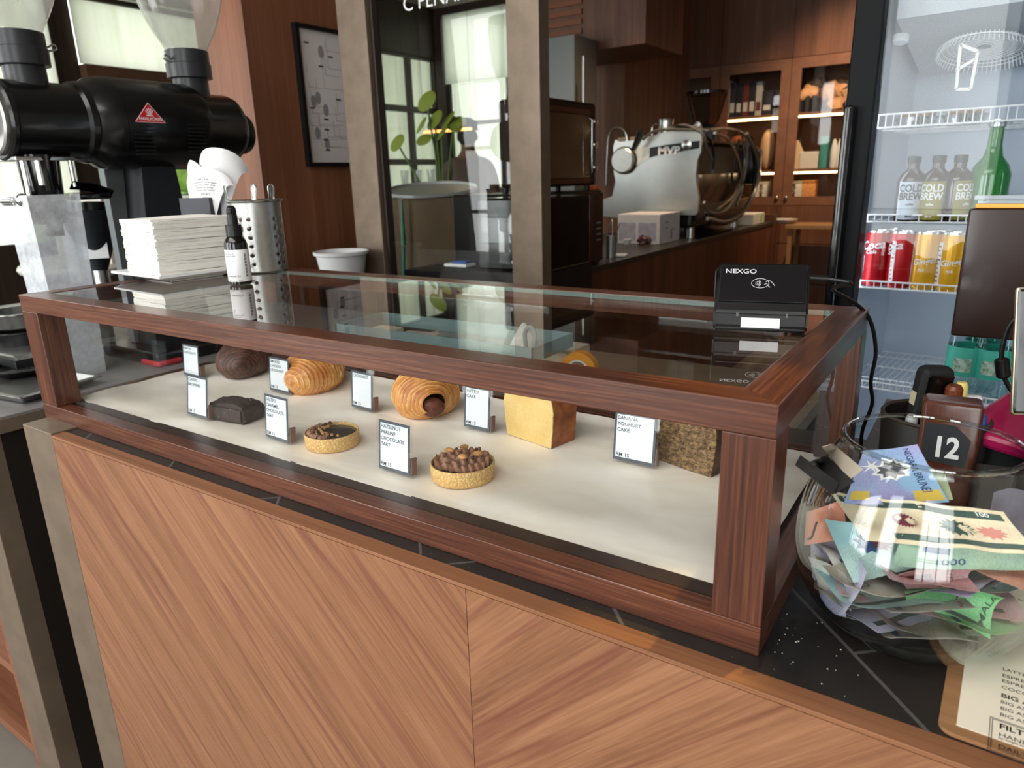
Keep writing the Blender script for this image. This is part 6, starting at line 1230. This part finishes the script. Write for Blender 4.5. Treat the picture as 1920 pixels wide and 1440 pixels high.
t.add('vent_slats', mb, mat('slat_brown', rgb(120, 66, 38), .5), w=True)
struct('wall_column', MB().box(aY(1094, 200, 4.35).x, aY(1170, 200, 4.35).x, 4.35, 5.6, FZ, CZ), walnut_z)
# ---- back wall of walnut cabinets, Y=5.6
YC = 5.6; struct('wall_back', MB().box(-1.4, 4.1, 6.08, 6.2, FZ, CZ), darkwood_z)
cl = lambda u, v: aY(u, v, YC)
xs = [cl(1213, 250).x, cl(1345, 250).x, cl(1475, 250).x]; st_ = xs[1] - xs[0]; xs += [xs[2] + st_, xs[2] + 2 * st_, xs[2] + 3 * st_, xs[2] + 4 * st_]
zT = cl(1340, 125).z; zB = cl(1480, 385).z
wal = wood('walnut_door', (rgb(74, 44, 30), rgb(104, 66, 46), rgb(128, 86, 62)), 'z', .42, .5); led = mat('led_warm', (1, .75, .4, 1), .5, emit=(1, .66, .32, 1), es=5.5); inner_m = mat('cabinet_inner', rgb(128, 88, 62), .6)
labs = ['left', 'middle', 'right', 'fourth', 'fifth', 'sixth']
cabw = Thing('wall_cabinet', 'wide walnut cabinet wall with lit glass doors behind the espresso bar', 'cabinet', (1.0, 5.8, FZ))
cabw.add('side_filler', MB().box(xs[0] - .6, xs[0] - .002, YC, 6.07, FZ, CZ), wal, w=True)
zS1 = cl(1535, 214).z; zS2 = cl(1530, 322).z
for i in range(5):
    x0, x1 = xs[i], xs[i + 1]
    cabw.add('upper_door', MB().box(x0 + .002, x1 - .002, YC, YC + .02, zT + .004, CZ - .01, .001), wal, w=True)
    cabw.add('carcass', MB().box(x0, x0 + .015, YC + .021, 6.07, zB, zT).box(x1 - .015, x1, YC + .021, 6.07, zB, zT).box(x0 + .015, x1 - .015, 6.05, 6.07, zB, zT).box(x0, x1, YC + .021, 6.07, zT, zT + .02).box(x0, x1, YC + .021, 6.07, zB - .02, zB), inner_m, w=True)
    f_ = .075; fx = MB().box(x0 + .002, x0 + f_, YC, YC + .02, zB, zT).box(x1 - f_, x1 - .002, YC, YC + .02, zB, zT).box(x0 + f_, x1 - f_, YC, YC + .02, zB, zB + f_ * .9).box(x0 + f_, x1 - f_, YC, YC + .02, zT - f_, zT)
    d_o = cabw.add('glass_door', fx, mat('door_walnut', rgb(122, 84, 62), .5, var=.12, vs=12), w=True)
    for nm, mb_, mm in (('pane', MB().box(x0 + f_, x1 - f_, YC + .008, YC + .012, zB + f_ * .9, zT - f_), pane), ('knob', MB().ball(((x1 - .035) if i % 2 else (x0 + .035), YC - .012, zB + .06), .016, 14, 8), steel)): cabw.add(nm, mb_, mm, w=True, parent=d_o)
    for zz in (zS1, zS2): cabw.add('shelf', MB().box(x0 + .016, x1 - .016, YC + .05, 6.04, zz + .004, zz + .024), inner_m, w=True)
    if i > 0:
        for zz in (zS1, zS2): cabw.add('led_strip', MB().box(x0 + .03, x1 - .03, YC + .052, YC + .064, zz - .012, zz + .003), led, w=True)
    cabw.add('drawer', MB().box(x0 + .002, x1 - .002, YC, YC + .02, zB - .30, zB - .006, .001), wal, w=True); cabw.add('drawer', MB().box(x0 + .002, x1 - .002, YC, YC + .02, zB - .62, zB - .306, .001), wal, w=True); cabw.add('lower_door', MB().box(x0 + .002, x1 - .002, YC, YC + .02, FZ + .02, zB - .626, .001), wal, w=True)
# contents of the lit cabinets
rnd = random.Random(9)
def onsh(u, z): return aY(u, 250, YC + .14).x, YC + .16, z + .0245
bag = mat('kraft_bag', rgb(196, 150, 112), .7, var=.2, vs=14, bmp=.4); dk = mat('dark_tin', rgb(44, 42, 46), .4); lt = mat('light_tin', rgb(190, 186, 178), .5); wh = mat('carton_pale', rgb(216, 212, 206), .6); wine = mat('wine_tin', rgb(110, 50, 46), .5)
k = 0
for u, w_, h_, mm, lab in ((1362, .05, .40, lt, 'tall pale book first in the middle cabinet'), (1372, .05, .38, dk, 'tall dark tin second in the middle cabinet'), (1384, .05, .36, dk, 'dark tin with a light label in the middle cabinet'), (1396, .05, .37, wine, 'reddish tin in the middle cabinet'), (1408, .05, .38, dk, 'dark tin right of the reddish tin'), (1420, .05, .36, lt, 'pale tin in the middle cabinet, right half'), (1436, .08, .26, dk, 'short dark framed tin in the middle cabinet')):
    x, y, z = onsh(u, zS1); t = Thing('storage_tin', lab, 'tin', (x, y, z), 0, 'tins on the top cabinet shelf'); t.add('body', MB().box(-w_ / 2, w_ / 2, -.05, .05, 0, h_ * .72, .004), mm); t.add('label', MB().box(-w_ * .35, w_ * .35, -.0508, -.0501, .04, h_ * .3), wh if mm is not lt else wine)
for u, w_, h_, lab in ((1505, .16, .10, 'folded kraft bag lying on the top shelf of the right cabinet'), (1515, .14, .17, 'crumpled kraft bag behind the folded one'), (1565, .20, .22, 'large crumpled kraft bag at the right of the top shelf')):
    x, y, z = onsh(u, zS1); z += .09 if u < 1560 else 0
    if u < 1560: y += .0 if u == 1505 else .15
    single('kraft_bag', MB().ball((0, 0, h_ / 2), (w_ / 2, .07, h_ / 2), 24, 16, fn=lambda v: Vector((v.x, v.y, v.z)) + Vector((mnoise.noise(v * 18 + Vector((u, 0, 0))), mnoise.noise(v * 16), mnoise.noise(v * 20))) * .05), bag, lab, 'bag', (x - (.03 if u == 1565 else 0), y + (.03 if u == 1565 else 0), z + .012), 0, 'kraft bags on the top shelf')
for u in (1497, 1511, 1524): x, y, z = onsh(u, zS1); single('dark_jar', MB().lathe([(.028, 0), (.028, .10), (.02, .112), (.02, .12), (.0001, .12)], seg=20), dk, {1497: 'first dark jar under the kraft bags', 1511: 'middle dark jar under the kraft bags', 1524: 'third dark jar under the kraft bags'}[u], 'jar', (x, y - .06, z), 0, 'dark jars')
zz = zS2
for u, w_, h_, mm, lab in ((1496, .10, .22, mat('cream_bag', rgb(226, 196, 160), .7), 'cream triangular-topped bag on the middle shelf'), (1522, .14, .13, wh, 'pale box on the middle shelf of the right cabinet'), (1549, .055, .24, mat('teal_tin', rgb(60, 140, 136), .5), 'teal upright box on the middle shelf')):
    x, y, z = onsh(u, zz); single('shelf_box', MB().box(-w_ / 2, w_ / 2, -.05, .05, 0, h_, .004) if u != 1496 else MB().prism([(-.05, 0), (.05, 0), (.05, .12), (0, h_), (-.05, .12)], .08, frame((0, .04, 0), (1, 0, 0), (0, 0, 1))), mm, lab, 'box', (x, y, z), 0, 'boxes on the middle cabinet shelf')
for u, lab in ((1566, 'first slim white flask on the middle shelf'), (1577, 'second slim white flask on the middle shelf')):
    x, y, z = onsh(u, zz); single('white_flask', MB().lathe([(.022, 0), (.026, .02), (.026, .14), (.012, .21), (.0001, .22)], seg=20), ceramic, lab, 'flask', (x, y, z), 0, 'white flasks')
wm = ink; x, y, z = onsh(1440, zz); single('pale_sphere_lamp', MB().ball((0, 0, .16), (.06, .05, .16), 16, 10), mat('cream_ceramic', rgb(214, 176, 140), .4), 'tall cream vase on the middle cabinet shelf by the machine', 'vase', (x, y, z + .001))
for j, u in enumerate((1429, 1443, 1492, 1506)):
    x, y, z = onsh(u, zB - .024); t = Thing('lettered_carton', ['white carton with vertical black lettering, first in the middle cabinet', 'white carton with vertical black lettering, second in the middle cabinet', 'white carton with vertical black lettering, first in the right cabinet', 'white carton with vertical black lettering, second in the right cabinet'][j], 'carton', (x, y, zB + .0006), 0, 'lettered cartons on the bottom shelf')
    t.add('carton', MB().box(-.032, .032, -.05, .05, 0, .185, .002), wh); t.add('lettering', MB().text('MINIMAL', .040, frame((-.012, -.0506, .165), (0, 0, -1), (1, 0, 0)), sx=.9, bold=.03), ink)
x, y, z = onsh(1527, 0); single('wicker_box', MB().box(-.05, .05, -.05, .05, 0, .19, .004), mat('woven_orange', rgb(214, 150, 90), .7, var=.3, vs=60), 'orange woven box on the bottom shelf of the right cabinet', 'box', (x, y, zB + .0006))
x, y, z = onsh(1232, zS1); single('dark_bag', MB().ball((0, 0, .11), (.10, .05, .11), 16, 10), dk, 'dark coffee bag at the left of the left cabinet', 'bag', (x + .03, y, z + .001)); single('blue_box', MB().box(-.04, .04, -.04, .04, 0, .07, .003), mat('blue_card', rgb(50, 80, 130), .5), 'small blue box in front of the dark coffee bag', 'box', (x, y - .08, z))
# ================================================================== ANNEX BEHIND THE PARTITION
# person in a cap seen from behind
pp = aS(878, 300, 6.0); px_, py_ = pp.x, pp.y
skin = mat('skin', rgb(120, 84, 64), .6); shirt = mat('grey_brown_shirt', rgb(92, 76, 68), .85); trs = mat('dark_trousers', rgb(48, 48, 54), .85)
t = Thing('person', 'person in a dark cap and grey brown shirt standing with back turned', 'person', (px_, py_, FZ), math.radians(205))
def skinned(nodes, edges, m_, name, parent=None):
    me = bpy.data.meshes.new(name); me.from_pydata([n[:3] for n in nodes], edges, []); o = bpy.data.objects.new(name, me); COL.objects.link(o)
    md = o.modifiers.new('skin', 'SKIN'); me.skin_vertices[0].data[0].use_root = True
    for i, n in enumerate(nodes): me.skin_vertices[0].data[i].radius = (n[3], n[4])
    sb = o.modifiers.new('sub', 'SUBSURF'); sb.levels = sb.render_levels = 2; bpy.context.view_layer.update()
    e = o.evaluated_get(bpy.context.evaluated_depsgraph_get()); m2 = bpy.data.meshes.new_from_object(e); bpy.data.objects.remove(o)
    m2.materials.clear(); m2.materials.append(m_); m2.shade_smooth(); o = bpy.data.objects.new(name, m2); COL.objects.link(o); o.parent = parent; return o
nodes = [(0, 0, .95, .15, .10), (0, 0, 1.15, .14, .09), (0, .01, 1.35, .16, .10), (0, .01, 1.46, .07, .06), (0, 0, 1.55, .052, .052), (0, -.01, 1.63, .075, .09), (0, -.01, 1.72, .07, .085),
    (.17, .01, 1.42, .055, .055), (.24, .0, 1.14, .042, .042), (.20, -.20, 1.02, .034, .034), (.17, -.28, 1.02, .030, .022), (-.17, .01, 1.42, .055, .055), (-.24, .0, 1.14, .042, .042), (-.20, -.20, 1.02, .034, .034), (-.17, -.28, 1.02, .030, .022),
    (.09, 0, .88, .09, .09), (.10, -.01, .48, .062, .065), (.10, .01, .09, .042, .045), (.10, -.13, .04, .04, .03), (-.09, 0, .88, .09, .09), (-.10, -.01, .48, .062, .065), (-.10, .01, .09, .042, .045), (-.10, -.13, .04, .04, .03)]
fing = []; ed = [(0, 1), (1, 2), (2, 3), (3, 4), (4, 5), (5, 6), (3, 7), (7, 8), (8, 9), (9, 10), (3, 11), (11, 12), (12, 13), (13, 14), (0, 15), (15, 16), (16, 17), (17, 18), (0, 19), (19, 20), (20, 21), (21, 22)]
for sgn, root in ((1, 10), (-1, 14)):
    for k in range(4):
        bx_ = sgn * (.17 + (k - 1.5) * .017); i0 = len(nodes); L_ = (.075, .085, .08, .062)[k]
        nodes += [(bx_, -.30, 1.02, .009, .009), (bx_, -.30 - L_ * .5, 1.015, .0085, .0085), (bx_, -.30 - L_ * .85, .995, .0075, .0075)]; ed += [(root, i0), (i0, i0 + 1), (i0 + 1, i0 + 2)]
    i0 = len(nodes); nodes += [(sgn * .135, -.27, 1.02, .010, .010), (sgn * .118, -.31, 1.01, .009, .009)]; ed += [(root, i0), (i0, i0 + 1)]
skinned(nodes, ed, skin, 'body', t.o)
sn = [(a[0], a[1], a[2], a[3] + .016, a[4] + .016) for a in nodes[:3]] + [(0, .01, 1.45, .085, .075)] + [(s_ * x, y, z, r + .018, r2 + .018) for s_ in (1, -1) for x, y, z, r, r2 in ((.17, .01, 1.42, .055, .055), (.225, .004, 1.2, .042, .042))]
skinned(sn, [(0, 1), (1, 2), (2, 3), (3, 4), (4, 5), (3, 6), (6, 7)], shirt, 'shirt', t.o)
tn = [(0, 0, .93, .155, .115)] + [(s_ * x, y, z, r, r) for s_ in (1, -1) for x, y, z, r in ((.09, 0, .86, .10), (.10, -.01, .48, .078), (.10, .01, .10, .06))]
skinned(tn, [(0, 1), (1, 2), (2, 3), (0, 4), (4, 5), (5, 6)], trs, 'trousers', t.o)
t.add('hair', MB().ball((0, .01, 1.665), (.083, .100, .085), 20, 12), mat('dark_hair', rgb(26, 22, 20), .8)); t.add('cap', MB().ball((0, -.0, 1.735), (.092, .108, .075), 24, 14, fn=lambda v: Vector((v.x, v.y, max(v.z, 1.715)))).box(-.065, .065, -.19, -.07, 1.716, 1.724, .003), mat('dark_cap', rgb(38, 40, 40), .8))
t.add('ear', MB().ball((.081, -.005, 1.655), (.009, .018, .03), 10, 8), skin); t.add('ear', MB().ball((-.081, -.005, 1.655), (.009, .018, .03), 10, 8), skin); t.add('nose', MB().ball((0, -.105, 1.65), (.013, .018, .022), 10, 8), skin)
# round tray on a carton, teal brush, dark machine, wash counter
an = 2.35
ac = aY(808, 360, an); zr_ = ac.z; rt = .5 * (aY(876, 360, an).x - aY(741, 360, an).x)
single('round_tray', MB().lathe([(.0001, 0), (rt * .97, 0), (rt, .004), (rt, .016), (rt * .97, .018), (rt * .95, .006), (.0001, .006)], seg=56), mat('tray_pale', rgb(196, 200, 200), .35, .2), 'round pale tray on the brown carton beyond the glass partition', 'tray', (ac.x, an, zr_ + .004), (math.radians(6.5), math.radians(3.5), 0))
cxa, cxb = aY(758, 400, an).x, aY(893, 400, an).x
t = Thing('brown_carton', 'tall brown carton under the round tray beyond the glass partition', 'carton', (ac.x, an, FZ)); t.add('box', MB().box(cxa, cxb, an - .17, an + .2, FZ + .001, zr_ - .024, .003), mat('dull_card', rgb(104, 86, 64), .8, var=.1, vs=8), w=True)
t.add('tape', MB().box(cxa + .12, cxa + .15, an - .1708, an - .1701, FZ + .1, zr_ - .0245), mat('card_tape', rgb(130, 110, 84), .5), w=True)
single('teal_brush', MB().tube([aY(753, 375, an - .22), aY(757, 460, an - .22)], [.004, .012], 10).tube([aY(757, 462, an - .22), aY(757, 520, an - .22)], .009, 10), mat('teal_plastic', rgb(40, 140, 124), .5), 'slim teal brush handle leaning beside the brown carton', 'brush', tuple(aY(757, 520, an - .22)), w=True)
MY_ = 1.46; mxa, mxb = aY(893, 400, MY_).x, aY(975, 400, MY_).x; mzt = aY(900, 372, MY_).z; mzb = aY(900, 505, MY_).z
t = Thing('ice_machine', 'black glossy machine with dark window behind the right of the glass partition', 'machine', ((mxa + mxb) / 2, 1.6, FZ)); t.add('body', MB().box(mxa, mxb + .1, MY_, 1.76, mzb, mzt, .008), black_gl, w=True); t.add('front_panel', MB().box(mxa + .01, mxb + .09, MY_ - .008, MY_ - .0002, mzb + .09, mzt - .06, .002), mat('blue_black', rgb(24, 40, 48), .12, coat=.8), w=True)
t.add('stand', MB().box(mxa - .14, mxb + .1, 1.425, 1.77, FZ + .001, mzb - .001), blackbox, w=True); t.add('button', MB().lathe([(.006, 0), (.006, .003), (.0001, .003)], seg=14, M=T(mxb - .03, MY_ - .0005, mzb + .03) @ R(PI / 2, 'X')), white_pl, w=True)
q = aY(862, 497, 1.50); single('white_blue_packet', MB().box(-.05, .05, -.03, .03, 0, .012, .004), white_pl, 'white and blue packet lying beside the black machine', 'packet', (q.x, 1.5, mzb + .0006)); single('blue_packet', MB().box(-.03, .03, -.02, .02, 0, .008, .003), mat('blue_film', rgb(50, 90, 170), .4), 'flat blue packet on top of the white one', 'packet', (q.x + .015, 1.495, mzb + .0132))
# plant
pl = aS(830, 340, 4.3); t = Thing('potted_plant', 'leafy green potted plant in front of the annex window', 'plant', (pl.x, pl.y, FZ)); t.add('pot', MB().lathe([(.14, .001), (.18, .36), (.17, .36), (.0001, .34)], seg=30), mat('pot_grey', rgb(120, 118, 112), .8)); mb = MB(); rnd = random.Random(8)
lm = mat('leaf_lime', rgb(136, 152, 52), .6)
for (u, v, s_) in ((800, 190, .13), (815, 225, .12), (840, 225, .11), (850, 232, .11), (860, 228, .09), (795, 262, .10), (745, 268, .11), (828, 250, .10), (790, 235, .10)):
    c = aS(u, v, 4.3) - Vector((pl.x, pl.y, FZ)); mb.ball((0, 0, 0), (s_ * .62, s_ * .42, .008), 14, 8, M=T(*c) @ R(rnd.uniform(-.8, .8), 'Y') @ R(rnd.uniform(.6, 1.4), 'X')); 
t.add('leaves', mb, lm); mb = MB()
for (u, v) in ((800, 190), (815, 225), (850, 232), (745, 268), (828, 250)): c = aS(u, v, 4.3) - Vector((pl.x, pl.y, FZ)); mb.tube([(0, 0, .34), (c.x * .3, c.y * .3, c.z * .6 + .2), tuple(c)], .006, 6, 5)
t.add('stems', mb, mat('stem_green', rgb(90, 120, 50), .6))
# counter with glasses along the annex wall, pendant LED
ay = 5.3; ct_z = aY(900, 352, ay).z
t = Thing('annex_counter', 'dark counter along the annex window behind the glass partition', 'counter', (-2.4, ay + .2, FZ)); t.add('top', MB().box(-3.95, -2.02, ay, ay + .45, ct_z - .04, ct_z), mat('annex_top', rgb(64, 58, 52), .4), w=True); t.add('front', MB().box(-3.94, -2.04, ay + .03, ay + .43, FZ + .001, ct_z - .0405), mat('annex_panel', rgb(96, 80, 62), .6), w=True)
for i, u in enumerate((760, 785, 810, 838, 890, 912)):
    x = aY(u, 350, ay + .12).x; single('drinking_glass', MB().lathe([(.034, 0), (.045, .19), (.042, .19), (.032, .004), (.0001, .003)], seg=20), thin_glass('tumbler_glass', (.85, .87, .86), (.5, .52, .5), f0=.12, power=3, haze=.1), ['first', 'second', 'third', 'fourth', 'fifth', 'sixth'][i] + ' tall glass from the left on the annex counter', 'glass', (x, ay + .12, ct_z + .0005), 0, 'glasses on the annex counter')
pa, pb = aY(795, 248, 3.6), aY(884, 248, 3.6); t = Thing('strip_lamp', 'thin orange glowing strip lamp hanging in the annex', 'lamp', tuple(pa)); t.add('tube', MB().tube([pa, Vector((pb.x, pb.y, pa.z - .0))], .010, 8), mat('led_orange', (1, .5, .2, 1), .5, emit=(1, .36, .1, 1), es=2.2), w=True)
t.add('wire', MB().tube([pa, (pa.x, pa.y, CZ)], .0012, 4).tube([(pb.x, pb.y, pa.z), (pb.x, pb.y, CZ)], .0012, 4), black_pl, w=True)
# cafe seating seen below the grinder at the left
cw = mat('chair_white', rgb(214, 210, 198), .5); y_t = 1.9
t = Thing('cafe_table', 'white cafe table seen between the grinder and the bin', 'table', (-2.6, 2.6, FZ)); tz = aX(170, 375, -2.6).z
t.add('top', MB().box(-3.0, -2.2, 2.1, 3.5, tz - .03, tz, .006), cw, w=True); t.add('leg', MB().tube([(-2.6, 2.6, FZ + .001), (-2.6, 2.6, tz - .03)], .03, 12), steel, w=True); t.add('leg', MB().tube([(-2.6, 3.2, FZ + .001), (-2.6, 3.2, tz - .03)], .03, 12), steel, w=True)
t = Thing('white_stool', 'rounded white cafe chair seen below the grinder', 'chair', (-1.7, aX(145, 500, -1.7).y, FZ)); sz = aX(140, 500, -1.7).z
t.add('seat', MB().ball((0, 0, sz - FZ), (.22, .2, .05), 24, 12), cw); t.add('backrest', MB().sheet(lambda u, v: (.2 * math.cos(PI * (u * .9 + .05)), .2 * math.sin(PI * (u * .9 + .05)), sz - FZ + v * .26), 20, 8, .02), cw); t.add('leg', MB().tube([(0, 0, .001), (0, 0, sz - FZ)], .03, 12), cw)
single('glass_vitrine', MB().box(-.2, .2, -.15, .15, 0, .02), mat('brown_board', rgb(84, 60, 44), .6), 'brown board on the white cafe table', 'board', (-2.6, 3.1, tz + .0006))
